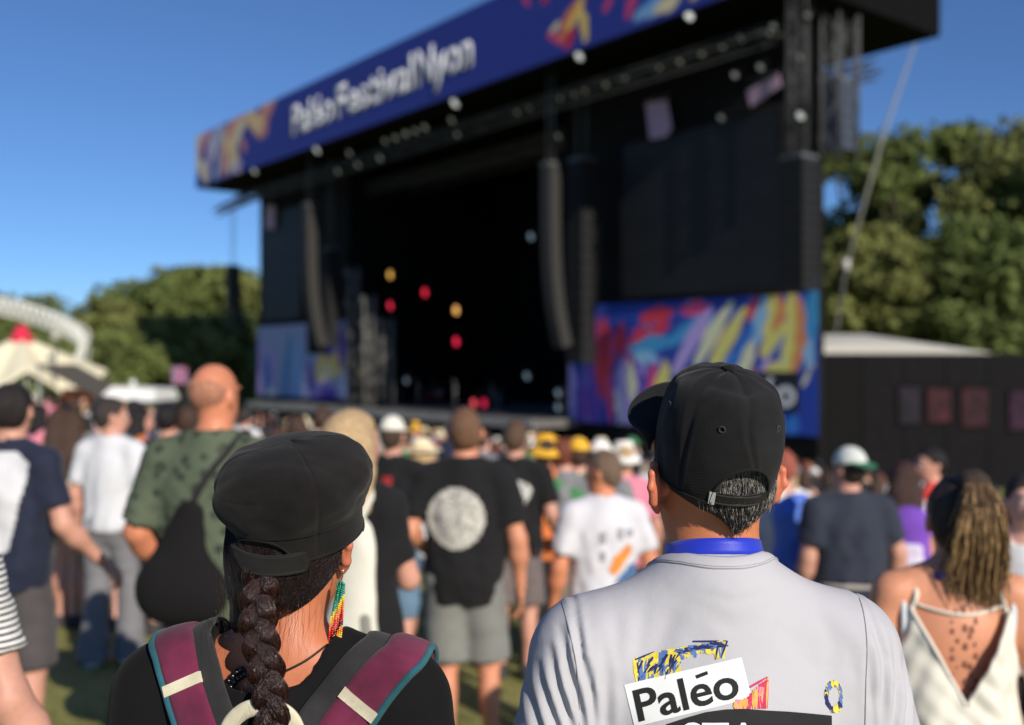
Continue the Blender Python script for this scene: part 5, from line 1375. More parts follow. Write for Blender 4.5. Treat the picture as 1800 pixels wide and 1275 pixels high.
# plastic snap strap with rails, pegs and a woven tag
def arc_band(a0, a1, z0, z1, off, t, name, m, n=30, parent=CAP):
    V = []; Q = []
    for i in range(n + 1):
        a = a0 + (a1 - a0) * i / n
        for (z, o_) in ((z0, off), (z0, off + t), (z1, off + t), (z1, off)): V.append(tuple(on_cap(a, z, o_)[0]))
    for i in range(n):
        for k in range(4): Q.append((i * 4 + k, i * 4 + (k + 1) % 4, (i + 1) * 4 + (k + 1) % 4, (i + 1) * 4 + k))
    o = obj(name, mesh_np(name, np.array(V), np.array(Q), False), m, parent); return o
PLAST = mat('plastic', (0.010, 0.010, 0.011), rough=0.35, spec=0.5)
STRAP = arc_band(-0.55, 0.55, 0.0015, 0.0195, -0.0004, 0.0018, 'snap_strap', PLAST)
for z in (0.0035, 0.0165): arc_band(-0.47, 0.32, z, z + 0.0016, 0.0012, 0.0011, 'strap_rail', mat('plastic', (0.05, 0.05, 0.052), rough=0.22, spec=0.7), parent=STRAP)  # rails paler than the strap: glint along their edges put into the colour
for k in range(7):
    c, n = on_cap(-0.38 + 0.10 * k, 0.0105, 0.0012); u = n.cross(Vector((0, 0, 1))).normalized(); v = n.cross(u)
    MB().tube([c + (u * math.cos(t) + v * math.sin(t)) * 0.0022 for t in np.linspace(0, 2 * math.pi, 14)], 0.0006, 5, cap=False).build('strap_hole', PLAST, STRAP)
o = arc_band(-0.560, -0.465, 0.0005, 0.0200, 0.0020, 0.0008, 'woven_tag', mat('cloth', (0.55, 0.55, 0.54)))
vs, fs = text_mesh('Paléo', 0.0068, 0.0001)
c0, nn = on_cap(-0.5125, 0.0015, 0.0032); uu = CAPM.to_3x3() @ Vector((0, 0, 1)); ww = nn.cross(uu).normalized()
xm = vs[:, 0].max()
vs2 = [tuple(c0 + uu * (0.0170 - p[0] * 0.0168 / xm) + ww * ((p[1] - 0.0022) * -1.0)) for p in vs]
mb = MB(); mb.add(vs2, fs); mb.build('tag_lettering', mat('paint', (0.012, 0.012, 0.012)), o)

# grey hair under the cap: a shell with fine strands over it
S = Sdf()
hr = (math.radians(4), 0, HYAW); hl = lambda p: HEADC + Matrix.Rotation(HYAW, 3, 'Z') @ Vector(p)
nape = Matrix.Rotation(HYAW, 3, 'Z')
S.ell(hl((0, -0.002, 0.024)), (0.085, 0.107, 0.102), 0.02, hr, cut=[(hl((0, 0.03, 0)), tuple(nape @ Vector((0, 1, 0.2)))), (hl((0, 0, -0.052)), (0, 0, -1))])
S.ell(hl((0, -0.036, -0.040)), (0.068, 0.060, 0.072), 0.03, hr, cut=[(hl((0, -0.06, -0.087)), tuple(nape @ Vector((-1.0, 0, -1)))), (hl((0, -0.06, -0.087)), tuple(nape @ Vector((1.0, 0, -1))))])
V, Q = S.mesh(0.0045)
HAIRB = bvh_of(V, Q)
DARKH = mat('hair', (0.022, 0.020, 0.019), stretch=(14, 14, 2))
HM_ = obj('hair', mesh_np('hair', V, Q), DARKH, ROOT)
r_ = np.random.default_rng(11)
grey, dark = [], []
for _ in range(12000):
    a = r_.uniform(-1.55, 1.55); z = r_.uniform(-0.125, 0.055)
    if abs(a) > 0.72 and z > -0.035: continue
    if z < -0.094 + 0.075 * (abs(a) / 1.0) ** 0.9: continue
    d = Vector((math.sin(a), -math.cos(a), 0)); o_ = hl((0, -0.01, z)) + (nape @ d) * 0.3
    h = HAIRB.ray_cast(o_, -(nape @ d))
    if h[0] is None: continue
    p, n = h[0], h[1]
    flow = Vector((0, 0, -1)) + (nape @ Vector((-math.sin(a) * 0.75 if z < -0.03 else r_.normal() * 0.10, 0, 0))) + Vector(r_.normal(size=3) * (0.07 if z > -0.03 else 0.14))
    flow = (flow - n * flow.dot(n)).normalized(); L_ = r_.uniform(0.018, 0.034) if z > -0.03 else r_.uniform(0.010, 0.020)
    lift = r_.uniform(0.001, 0.0035)
    c = [p + n * 0.0006, p + flow * L_ * 0.5 + n * (lift), p + flow * L_ + n * lift * 0.5]
    (grey if r_.random() < (0.55 if z > -0.035 else 0.20) else dark).append(c)
strands(grey, 0.00026, 3).build('grey_hair_strands', mat('hair', (0.36, 0.35, 0.33), stretch=(4, 4, 4), rough=0.4), HM_)
strands(dark, 0.00034, 3).build('dark_hair_strands', mat('hair', (0.028, 0.024, 0.022), stretch=(4, 4, 4), rough=0.35), HM_)

# lanyard: blue satin ribbon round the back of the neck
neckc = Vector((0.002, 0.0, 0)) 
def neck_r(bv, a, z, cy=0.0):
    d = Vector((math.sin(a), -math.cos(a), 0)); o_ = Vector((0, cy, z)) + d * 0.5
    h = bv.ray_cast(o_, -d); return h[0]
bme = MAN['body'].data; bv_ = np.empty(len(bme.vertices) * 3, dtype=np.float32); bme.vertices.foreach_get('co', bv_)
BODY_BVH = BVHTree.FromObject(MAN['body'], bpy.context.evaluated_depsgraph_get())
LAN = empty('lanyard', ROOT.location, ROOT.rotation_euler.z, 'blue satin lanyard ribbon round the neck of the man in the snapback cap', 'lanyard')
Vl = []; Ql = []
aa = np.linspace(-2.2, 2.2, 70)
for i, a in enumerate(aa):
    zc = 1.624 - 0.016 * (abs(a) / 1.4) ** 2.2
    for k, dzz in enumerate((-0.0125, -0.004, 0.004, 0.0125)):
        p = neck_r(BODY_BVH, a, zc + dzz)
        d = Vector((math.sin(a), -math.cos(a), 0))
        rr = (Vector((p.x, p.y, 0)).length if p is not None else 0.07)
        Vl.append(d * (max(rr, 0.060) + 0.0018 + 0.0009 * math.sin(a * 4 + dzz * 90)) + Vector((0, 0, zc + dzz)))
    if i:
        for k in range(3): Ql.append(((i - 1) * 4 + k, i * 4 + k, i * 4 + k + 1, (i - 1) * 4 + k + 1))
o = obj('ribbon', mesh_np('ribbon', np.array([tuple(v) for v in Vl]), np.array(Ql)), mat('cloth', lin((32, 52, 190)), rough=0.46, spec=0.4, weave=0.3, sheen=0.2, var=0.10), LAN); solidify(o, 0.0007, 1)
mb = MB()
for sx in (-1, 1):
    pts = [Vector((sx * 0.066, 0.055, 1.585)), Vector((sx * 0.085, 0.10, 1.52)), Vector((sx * 0.06, 0.150, 1.40)), Vector((sx * 0.01, 0.175, 1.20))]
    pts = smooth_pts(pts, 6)
    for i in range(len(pts) - 1): mb.add([pts[i] + Vector((0.012, 0, 0)), pts[i] - Vector((0.012, 0, 0)), pts[i + 1] - Vector((0.012, 0, 0)), pts[i + 1] + Vector((0.012, 0, 0))], [(0, 1, 2, 3)], True)
o2 = mb.build('front_ribbon', o.data.materials[0], LAN)

# ---- print on the back of the tee (flat ink laid onto the cloth)
def ink_poly(poly, m, name, off, step=0.012):
    vs = [(p[0], p[1], 0) for p in poly]; v, f = cut_fine(vs, [tuple(range(len(vs)))], 9.0)
    P3 = []
    for p in v:
        h = cast_px(SH_BVH, MINV, p[0], p[1], off); P3.append(tuple(h[0]) if h else tuple(MINV @ PX(p[0], p[1], 1.41)))
    mb = MB(); mb.add(P3, f, True); return mb.build(name, m, MAN['shirt'])
def ink_text(s, name, origin, ux, uy, size, m, off, bold=0.0, width=None):
    vs, fs = text_mesh(s, size, bold)
    if width: vs[:, 0] *= width / vs[:, 0].max()
    v, f = cut_fine(vs, fs, 8.0); P3 = []
    for p in v:
        X = origin[0] + ux[0] * p[0] + uy[0] * p[1]; Y = origin[1] + ux[1] * p[0] + uy[1] * p[1]
        h = cast_px(SH_BVH, MINV, X, Y, off); P3.append(tuple(h[0]) if h else tuple(MINV @ PX(X, Y, 1.41)))
    mb = MB(); mb.add(P3, f, True); return mb.build(name, m, MAN['shirt'])
INKW = mat('paint', (0.78, 0.81, 0.80), var=0.04); INKB = mat('paint', (0.016, 0.017, 0.018), var=0.15, scale=40)
def grid_rect(c00, c10, c11, c01, nx, ny):
    vs = []; fs = []
    for j in range(ny + 1):
        for i in range(nx + 1):
            u, v = i / nx, j / ny
            vs.append(tuple((1 - u) * (1 - v) * np.array(c00) + u * (1 - v) * np.array(c10) + u * v * np.array(c11) + (1 - u) * v * np.array(c01)))
    for j in range(ny):
        for i in range(nx): a = j * (nx + 1) + i; fs.append((a, a + nx + 1, a + nx + 2, a + 1))
    return vs, fs
def ink_rect(c, nx, ny, m, name, off):
    vs, fs = grid_rect(*c, nx, ny); P3 = []
    for p in vs:
        h = cast_px(SH_BVH, MINV, p[0], p[1], off); P3.append(tuple(h[0]) if h else tuple(MINV @ PX(p[0], p[1], 1.41)))
    mb = MB(); mb.add(P3, fs, True); return mb.build(name, m, MAN['shirt'])
ink_rect([(1097, 1204), (1303, 1156), (1321, 1227), (1116, 1278)], 26, 10, INKW, 'name_panel', 0.0012)
ca, sa = math.cos(math.radians(14.0)), math.sin(math.radians(14.0))
ink_text('Paleo', 'shirt_lettering', (1119, 1269), (ca, -sa), (-sa * 0.9, -ca), 79, INKB, 0.0019, 1.3, 188)
ink_poly([(1222, 1188), (1243, 1180), (1245, 1186), (1225, 1194)], INKB, 'accent_bar', 0.0019)
# black block with its own wavy top edge and white letters cut by the frame
blk = [(1172, 1273)] + [(x, y) for x, y in ((1205, 1262), (1240, 1252), (1275, 1247), (1310, 1246), (1345, 1249), (1385, 1251), (1420, 1254), (1461, 1258))] + [(1462, 1330), (1172, 1330)]
top = blk[:9]; vs = []; fs = []
for i, (x, y) in enumerate(top):
    for j in range(6): vs.append((x, y + (1330 - y) * j / 5))
for i in range(len(top) - 1):
    for j in range(5): a = i * 6 + j; fs.append((a, a + 1, a + 7, a + 6))
P3 = []
for p in vs:
    h = cast_px(SH_BVH, MINV, p[0], p[1], 0.0015); P3.append(tuple(h[0]) if h else tuple(MINV @ PX(p[0], p[1], 1.41)))
mb = MB(); mb.add(P3, fs, True); mb.build('black_panel', INKB, MAN['shirt'])
ink_text('STA', 'shirt_lettering', (1198, 1322), (1, 0.0), (0, -1), 74, INKW, 0.0022, 1.0, 136)
# crayon doodles: strokes as narrow inked shapes
def stroke(p0, p1, w, col, off):
    p0 = np.array(p0, float); p1 = np.array(p1, float); d = p1 - p0; n = np.array((-d[1], d[0])) / (np.linalg.norm(d) + 1e-6) * w / 2
    return [tuple(p0 + n * 0.8), tuple((p0 + p1) / 2 + n * 1.2), tuple(p1 + n * 0.3), tuple(p1 - n * 0.5), tuple((p0 + p1) / 2 - n), tuple(p0 - n)], col, off
CY, CN, CB, CP, CR, CO = [lin(c) for c in ((222, 205, 70), (38, 42, 96), (88, 118, 178), (214, 130, 158), (196, 58, 92), (232, 170, 90))]
sts = []
r_ = np.random.default_rng(3)
outer = [(1113, 1194), (1118, 1158), (1150, 1143), (1190, 1135), (1230, 1130), (1277, 1127)]
for i in range(60):                                     # yellow ground of the arch
    t = i / 59; x = 1116 + 158 * t; y0 = 1160 - 33 * t ** 0.7
    ln = (44 if t < 0.48 else 15) + r_.uniform(-4, 6)
    if t > 0.9: ln = 30
    sts.append(stroke((x, y0 + r_.uniform(-2, 2)), (x + r_.uniform(-6, 8), y0 + ln), 9, CY if r_.random() < 0.75 else CB, 0.0018))
for i in range(64):
    t = r_.random(); x = 1116 + 158 * t; y0 = 1161 - 33 * t ** 0.7 + r_.uniform(0, 32 if t < .48 else 9)
    if t < 0.48: sts.append(stroke((x + 6, y0), (x + r_.uniform(-10, 4), y0 + r_.uniform(10, 26)), r_.uniform(2.5, 5), CN if r_.random() < 0.6 else CB, 0.0022))
    else: sts.append(stroke((x - 8, y0 - 1), (x + r_.uniform(4, 12), y0 + r_.uniform(-3, 3)), r_.uniform(2.5, 4.5), CN if r_.random() < 0.65 else CB, 0.0022))
for (a, b) in (((1218, 1128), (1278, 1127)), ((1278, 1127), (1268, 1156)), ((1262, 1134), (1258, 1160)), ((1116, 1160), (1150, 1146)), ((1120, 1165), (1124, 1190))): sts.append(stroke(a, b, 3, CN, 0.0024))
for i in range(70):                                     # pink shape right of the name
    t = r_.random(); x = 1290 + 58 * t; yb = 1246; yt = 1228 - 36 * max(0, (x - 1308) / 40)
    sts.append(stroke((x, yt + r_.uniform(0, 10)), (x + r_.uniform(-4, 4), yb), r_.uniform(4, 7), (CP, CR, CP, CO)[i % 4] if x < 1340 else CR, 0.0018 + 0.0001 * (i % 5)))
sts.append(stroke((1349, 1190), (1346, 1246), 3, CO, 0.0024)); sts.append(stroke((1318, 1208), (1349, 1190), 4, CR, 0.0024))
for i in range(60):                                     # the small ring on the right
    a = i / 60 * 2 * math.pi; cx_, cy_ = 1466 + 13 * math.cos(a), 1225 + 23 * math.sin(a)
    sts.append(stroke((cx_ - 2, cy_ - 6), (cx_ + r_.uniform(-2, 4), cy_ + 6), r_.uniform(3, 6), (CY, CY, CN, CB)[int(r_.integers(4))], 0.0018 + 0.0002 * (i % 4)))
groups = {}
for poly, col, off in sts: groups.setdefault(col, []).append((poly, off))
for gi, (col, ps) in enumerate(groups.items()):
    mb = MB()
    for k, (poly, off) in enumerate(ps):
        P3 = []
        for p in poly:
            h = cast_px(SH_BVH, MINV, p[0], p[1], off * 0.45 + 0.00003 * (k % 9) + 0.0001 * gi); P3.append(tuple(h[0]) if h else tuple(MINV @ PX(p[0], p[1], 1.41)))
        mb.add(P3, [tuple(range(len(P3)))], True)
    o = mb.build('crayon_drawing', mat('paint', col, var=0.2, scale=120), MAN['shirt']); o['kind'] = 'stuff'
# ================= the woman in the soft cap
WOM = human(dict(px=497, top=755, d=1.47, H=1.69, yaw=-6, hyaw=-14, hpitch=-4, hoff=(0.018, 0.0, 0.014), res=0.008, cres=0.0075, fem=True, w=1.03, f=1.08, neck=1.06, ears=False,
    label='woman in black soft cap with long dark braid, standing in front at left', skin=lin((190, 116, 82)),
    topmat=mat('cloth', (0.0085, 0.0085, 0.009), weave=0.3, rough=0.95, spec=0.1, sheen=0.03), top_name='tee_shirt', fold=0.004, hem=0.85, sleeve=0.75, neckcut=((0, -0.02, 1.50), 0.092),
    botmat=mat('cloth', lin((45, 48, 60)))))
WR = WOM['root']; bpy.context.view_layer.update(); WINV = WR.matrix_world.inverted(); WMAT = WR.matrix_world.copy()
sub = WOM['shirt'].modifiers.new('smooth', 'SUBSURF'); sub.levels = 1; sub.render_levels = 1
WSH = bvh_of(*WOM['shirt_geo'])
sW = WOM['scale']; WHC = Vector(WOM['h3']((0, -0.006, 1.66))) * sW
WY = math.radians(-14); WRZ = Matrix.Rotation(WY, 3, 'Z')
def wl(p): return WHC + WRZ @ Vector(p)
WSKIN = mat('skin', lin((196, 118, 90)), sss=0.25)
M = Matrix.Translation(wl((0.070, 0.008, -0.022))) @ Matrix.Rotation(WY + 0.25, 4, 'Z')
V, Q = ear(1, M); obj('ear', mesh_np('ear', V * 1.0, Q), WSKIN, WR)
M = Matrix.Translation(wl((-0.070, 0.008, -0.022))) @ Matrix.Rotation(WY - 0.25, 4, 'Z')
V, Q = ear(-1, M); obj('ear', mesh_np('ear', V, Q), WSKIN, WR)
# cap
WCAPM = Matrix.Translation(WHC + Vector((0.010, -0.004, -0.005))) @ Matrix.Rotation(WY, 4, 'Z') @ Matrix.Rotation(math.radians(15), 4, 'X') @ Matrix.Rotation(math.radians(4), 4, 'Y')
CAPB = mat('twill', (0.0115, 0.0105, 0.0100), lint=0.05, weave=0.45, wscale=420, rough=0.95, spec=0.1)
wprof = spline_prof([(0.99, 0), (1.0, 0.028), (1.05, 0.040), (1.12, 0.056), (1.165, 0.075), (1.13, 0.096), (1.00, 0.114), (0.76, 0.127), (0.40, 0.135), (0.004, 0.138)], 9)
def wdisp(A, Z, V):
    cr = np.clip((Z - 0.035) / 0.03, 0, 1) * np.clip((0.16 - Z) / 0.05, 0, 1)
    d = cr * (0.0035 * np.sin(A * 9 + 2 * np.sin(Z * 30)) * np.exp(-((Z - 0.055) / 0.022) ** 2) + 0.0050 * wav(V, 6, 21, 6) + 0.0030 * wav(V, 14, 22, 6) + 0.0009 * wav(V, 34, 24, 7))
    d += -0.0014 * np.exp(-((Z - 0.034) / 0.0018) ** 2) + 0.0008 * np.exp(-((Z - 0.039) / 0.002) ** 2)
    d += -0.0016 * np.exp(-((Z - 0.090 - 0.004 * np.sin(A * 3)) / 0.0016) ** 2) * np.exp(-(ang(A) / 0.8) ** 2)
    for k in (0.9, -0.9, 2.2, -2.2): d += -0.0015 * np.exp(-(ang(A - k) * 0.1 / 0.002) ** 2)
    d += 0.004 * np.exp(-(ang(A - 1.9) / 0.5) ** 2) * np.clip((Z - 0.06) / 0.03, 0, 1)
    return d
V, Q = cap_grid(0.0885, 0.104, wprof, 260, lambda a, z: ((a / 0.52) ** 2 + (z / 0.036) ** 2 < 1), wdisp)
WCAP = obj('cap', to_mesh('cap', V, Q, WCAPM), CAPB, WR); solidify(WCAP, 0.0022)
def on_wcap(a, z, off=0.0):
    r = np.interp(z, wprof[:, 1], wprof[:, 0]); rx, ry = 0.0885, 0.104
    p = Vector((rx * r * math.sin(a), -ry * r * math.cos(a), z)); n = Vector((math.sin(a) / rx, -math.cos(a) / ry, 0)).normalized()
    return WCAPM @ (p + n * off)
MB().tube([on_wcap(0.52 * math.cos(t), 0.0005 + 0.036 * math.sin(t), 0.0004) for t in np.linspace(0, math.pi, 30)], 0.0018, 6).build('opening_binding', CAPB, WCAP)
MB().tube([on_wcap(a, 0.0008, 0.0003) for a in np.linspace(0.52, 2 * math.pi - 0.52, 80)], 0.0018, 6).build('rim_binding', CAPB, WCAP)
# hook-and-loop strap with a rounded free end
Vs = []; Qs = []; n = 40
for i in range(n + 1):
    a = -0.60 + 1.34 * i / n; e = min(1.0, math.sqrt(max(0.0, 1 - ((i / n - 0.93) / 0.07) ** 2)) if i / n > 0.93 else 1.0)
    zc = 0.004 - 0.003 * math.sin(i / n * 3.0)
    for (s_, o_) in ((-1, 0.0006), (-1, 0.0034), (0, 0.0040), (1, 0.0034), (1, 0.0006)): Vs.append(tuple(on_wcap(a, 0, 0.0018 + o_ + 0.0025 * (i / n)) + (WCAPM.to_3x3() @ Vector((0, 0, zc + s_ * 0.0145 * max(e, 0.05))))))
for i in range(n):
    for k in range(5): Qs.append((i * 5 + k, i * 5 + (k + 1) % 5, (i + 1) * 5 + (k + 1) % 5, (i + 1) * 5 + k))
WST = obj('cap_strap', mesh_np('cap_strap', np.array(Vs), np.array(Qs), False), mat('twill', (0.014, 0.0132, 0.0128), weave=0.5, lint=0.04, rough=0.9, spec=0.15), WCAP)
for s_ in (-1, 1):
    MB().tube([on_wcap(-0.58 + 1.24 * t, 0, 0.0052 + 0.0025 * t) + (WCAPM.to_3x3() @ Vector((0, 0, 0.004 - 0.003 * math.sin(t * 3) + s_ * 0.0118))) for t in np.linspace(0, 1, 40)], 0.0005, 4).build('stitch_line', mat('cloth', (0.03, 0.028, 0.027)), WST)
# small bill at the front
Vb = []
for j in range(11):
    for i in range(31):
        u = -1 + 2 * i / 30; v = j / 10; a = math.pi + u * 0.75; ext = 0.022 * (1 - abs(u) ** 2.4) ** 0.6
        Vb.append((0.0885 * math.sin(a), -0.104 * math.cos(a) + ext * v, 0.006 - 0.02 * u * u * v - 0.010 * v))
Vb = np.array(Vb); I = np.arange(len(Vb)).reshape(11, 31); Qb = np.stack([I[:-1, :-1], I[:-1, 1:], I[1:, 1:], I[1:, :-1]], -1).reshape(-1, 4)
o = obj('bill', to_mesh('bill', Vb, Qb, WCAPM), CAPB, WCAP); solidify(o, 0.004, 0)

# hair: shell, combed strands to the nape, three-strand braid, loose hairs
WH = (0.012, 0.0050, 0.0042)
HB = mat('hair', WH, stretch=(7, 7, 1.0), rough=0.45, spec=0.35)
HB2 = mat('hair', (0.022, 0.0062, 0.0046), stretch=(6, 6, 1.2), rough=0.26, spec=0.7)
S = Sdf()
whr = (0, 0, WY)
S.ell(wl((0, -0.004, 0.022)), (0.081, 0.100, 0.098), 0.02, whr, cut=[(wl((0, 0.045, 0)), tuple(WRZ @ Vector((0, 1, -0.35))))])
S.ell(wl((0, -0.038, -0.040)), (0.070, 0.060, 0.062), 0.03, whr)
S.cone(wl((-0.066, -0.012, -0.03)), wl((-0.052, -0.044, -0.125)), 0.026, 0.020, 0.04)
S.cone(wl((0.055, -0.030, -0.03)), wl((0.0, -0.065, -0.095)), 0.022, 0.020, 0.04)
V, Q = S.mesh(0.0045); N = vnormals(V, Q); V = V + N * (0.0012 * wav(V, 22, 31, 6, (1, 1, 0.3)))[:, None]
WHB = bvh_of(V, Q)
WHAIR = obj('hair', mesh_np('hair', V, Q), HB, WR)
broot = WINV @ PX(463, 1000, 1.375)
bpath = [WINV @ PX(x, y, d) for x, y, d in ((466, 965, 1.400), (461, 1015, 1.380), (453, 1080, 1.364), (462, 1150, 1.350), (474, 1210, 1.340), (478, 1275, 1.332), (476, 1340, 1.325), (474, 1420, 1.32), (474, 1500, 1.325))]
bp = smooth_pts(bpath, 16)
def braid_strand(ph, lanes):
    cs = [[] for _ in lanes]; n = len(bp); L = 0.0; fwd = (WRZ @ Vector((0, -1, 0)))
    side = Vector((1, 0, 0)); back = (WINV.to_3x3() @ Vector((0, -1, 0)))
    per = 0.098
    for i in range(n):
        if i: L += (bp[i] - bp[i - 1]).length
        t = 2 * math.pi * L / per + ph
        k = 1.0 - 0.25 * (i / n)
        off = side * (0.0160 * math.sin(t) * k) + back * (0.0085 * math.sin(2 * t) * k)
        # strand direction for the bundle cross-section
        dt = side * (0.0160 * math.cos(t)) + back * (0.017 * math.cos(2 * t)) + Vector((0, 0, -per / (2 * math.pi)))
        dt.normalize(); u = dt.cross(back).normalized(); v = dt.cross(u)
        for c, (r, a) in zip(cs, lanes):
            tw = a + L * 2.5
            c.append(bp[i] + off + (u * math.cos(tw) * 0.0122 + v * math.sin(tw) * 0.0100) * r * k)
    return cs
r_ = np.random.default_rng(5)
for s3 in range(3):
    lanes = [(1.0 + r_.uniform(-.10, .07), 2 * math.pi * k / 44 + r_.uniform(-.06, .06)) for k in range(44)] + [(0.93, 2 * math.pi * k / 34 + 0.1) for k in range(34)] + [(0.5, 2 * math.pi * k / 6) for k in range(6)] + [(1.08 + r_.uniform(0, .08), r_.uniform(0, 6.28)) for k in range(7)]
    cs = braid_strand(s3 * 2 * math.pi / 3, lanes)
    mb = MB()
    for q, c in enumerate(cs): mb.tube(c, 0.0050 if q >= 78 and q < 84 else (0.00080 if q < 78 else 0.0003), 4, cap=False)
    mb.build('braid_strand', HB2, WHAIR)
# combed strands from the cap rim down to the braid
cv = []; gath = broot
for _ in range(2600):
    a = r_.uniform(-1.75, 1.75); z = r_.uniform(-0.10, 0.02)
    d = WRZ @ Vector((math.sin(a), -math.cos(a), 0)); h = WHB.ray_cast(wl((0, -0.01, z)) + d * 0.3, -d)
    if h[0] is None: continue
    p, n = h[0], h[1]; c = [p + n * 0.0008]
    q = p.copy()
    for k in range(5):
        w_ = (gath - q); 
        if w_.length < 0.012: break
        dirn = w_.normalized() + Vector((0, 0, -0.35)) + Vector(r_.normal(size=3) * 0.03); dirn.normalize()
        q = q + dirn * 0.012; nr = WHB.find_nearest(q)
        q = nr[0] + nr[1] * (0.0010 + 0.0012 * r_.random()); c.append(q.copy())
    if len(c) > 2: cv.append(c)
strands(cv, 0.00036, 3).build('combed_hair_strands', HB, WHAIR)
cv = []
for _ in range(60):                                       # wisps over the neck and at the left of the braid
    if r_.random() < 0.62:
        a = r_.uniform(0.25, 1.35); st = WRZ @ Vector((0.064 * math.sin(a), -0.068 * math.cos(a) + 0.008, 0)); p = WHC + st + Vector((0, -0.022, r_.uniform(-0.115, -0.075)))
        L_ = r_.uniform(0.03, 0.085); sw = r_.uniform(-0.022, 0.008)
        cv.append([p + Vector((sw * t * t + 0.0015 * math.sin(7 * t), -0.010 * t + 0.004 * t * t, -L_ * t)) for t in np.linspace(0, 1, 7)])
    else:
        x0 = r_.uniform(372, 412); y0 = r_.uniform(960, 1060); p = WINV @ PX(x0, y0, 1.39); L_ = r_.uniform(0.04, 0.13); sw = r_.uniform(-0.012, 0.03)
        cv.append([p + Vector((sw * t * t + 0.003 * math.sin(5 * t + x0), -0.006 * t, -L_ * t)) for t in np.linspace(0, 1, 8)])
for _ in range(90):                                        # fly-aways of the braid
    i = int(r_.integers(8, len(bp) - 30)); p = bp[i] + Vector((r_.uniform(-0.034, 0.034), -0.018, 0)); dx = r_.uniform(-0.02, 0.02)
    cv.append([p + Vector((dx * t, -0.006 * t * (1 - t), -0.03 * t + 0.012 * t * t)) for t in np.linspace(0, 1, 5)])
strands(cv, 0.00014, 3).build('loose_hair_strands', HB2, WHAIR)

# ---- beaded earring
hookp = wl((0.090, -0.018, -0.056))
EAR = empty('earring', WMAT @ hookp, 0, 'long beaded earring in rainbow colours hanging from the woman\'s right ear', 'earring')
MB().tube(smooth_pts([(-0.004, 0.003, 0.004), (-0.002, 0.0, 0.009), (0.002, -0.002, 0.004), (0.0, 0, -0.008)], 6), 0.0007, 6).build('hook', mat('metal', (0.75, 0.75, 0.75), metal=1.0, rough=0.25), EAR)
bead = MB().lathe([(0.0006, -0.0014), (0.0014, -0.0008), (0.0017, 0), (0.0014, 0.0008), (0.0006, 0.0014)], n=7).mesh('bead')
BC = [lin(c) for c in ((20, 120, 70), (30, 140, 130), (225, 200, 40), (235, 130, 30), (205, 35, 30), (14, 14, 18), (225, 190, 60), (30, 45, 110))]
bm_ = [mat('bead', c, rough=0.18, spec=0.6, var=0.05) for c in BC]
bmc = {}
cnt = 0
for sidx in range(8):
    nb = 30 + int(4 * math.sin(sidx / 7 * math.pi)) 
    mbs = {}
    for k in range(nb):
        t = k / 34; u = (sidx - 3.5)
        ph = t * 34 + u * 1.6
        z = -0.010 - k * 0.00305 - 0.0008 * abs(u)
        spread = 0.0010 + 0.0007 * min(1, k / 16)
        p = (u * spread * 1.5, 0.0012 * math.sin(u * 2 + k * 0.3) - 0.0006 * u, z)
        if ph < 7: ci = 0 if k % 3 else 1
        elif ph < 10: ci = 1
        elif ph < 13: ci = 2
        elif ph < 17: ci = 3
        elif ph < 22: ci = 4
        elif ph < 24: ci = 5
        elif ph < 27: ci = 3
        elif ph < 29: ci = 6
        elif ph < 31: ci = 7 if k % 2 else 6
        else: ci = 5 if k % 3 else 6
        mbs.setdefault(ci, MB()).lathe([(0.0006, -0.0014), (0.0014, -0.0008), (0.00165, 0), (0.0014, 0.0008), (0.0006, 0.0014)], c=p, n=6)
    for ci, m_ in mbs.items(): 
        bmc.setdefault((sidx), []).append((ci, m_))
for sidx, lst in bmc.items():
    me = bpy.data.meshes.new('bead_strand'); vs = []; fs = []; mi = []
    for ci, m_ in lst:
        b = len(vs); vs += m_.v; fs += [tuple(b + i for i in f) for f in m_.f]; mi += [ci] * len(m_.f)
    me.from_pydata(vs, [], fs)
    for m_ in bm_: me.materials.append(m_)
    me.polygons.foreach_set('material_index', mi); me.polygons.foreach_set('use_smooth', [True] * len(fs)); me.update()
    o = bpy.data.objects.new('bead_strand', me); COL.objects.link(o); o.parent = EAR
EAR.rotation_euler = (0, math.radians(7), math.radians(-10))

# ---- necklace: black knotted beads with an orange charm at the nape
NECK = empty('necklace', WMAT @ Vector((0, 0, 1.42)), WR.rotation_euler.z, 'black beaded necklace with small orange charm at the woman\'s nape', 'necklace')
NINV = (Matrix.Translation(WMAT @ Vector((0, 0, 1.42))) @ Matrix.Rotation(WR.rotation_euler.z, 4, 'Z')).inverted()
WBODY = BVHTree.FromObject(WOM['body'], bpy.context.evaluated_depsgraph_get())
def on_w(px, py, off, b=None):
    h = cast_px(b or WBODY, WINV, px, py, off)
    return NINV @ (WMAT @ (h[0] if h else WINV @ PX(px, py, 1.42)))
for k, (x, y) in enumerate(((392, 1210), (399, 1203), (407, 1196), (414, 1188), (421, 1181), (428, 1177), (417, 1198), (424, 1192), (430, 1188), (411, 1207), (436, 1184), (404, 1212))):
    p = on_w(x, y, 0.006); Rm = Matrix.Rotation(k * 1.3, 3, 'X') @ Matrix.Rotation(k, 3, 'Y')
    MB().lathe([(0.001, -0.0045), (0.004, -0.003), (0.0052, 0), (0.004, 0.003), (0.001, 0.0045)], c=p, n=10, M=Rm).build('bead', mat('bead', (0.008, 0.008, 0.009), rough=0.2, spec=0.6), NECK)
p0, p1, p2, p3 = on_w(419, 1216, 0.006), on_w(436, 1212, 0.006), on_w(438, 1240, 0.006), on_w(421, 1243, 0.006)
yb = Vector((0, -0.004, 0))
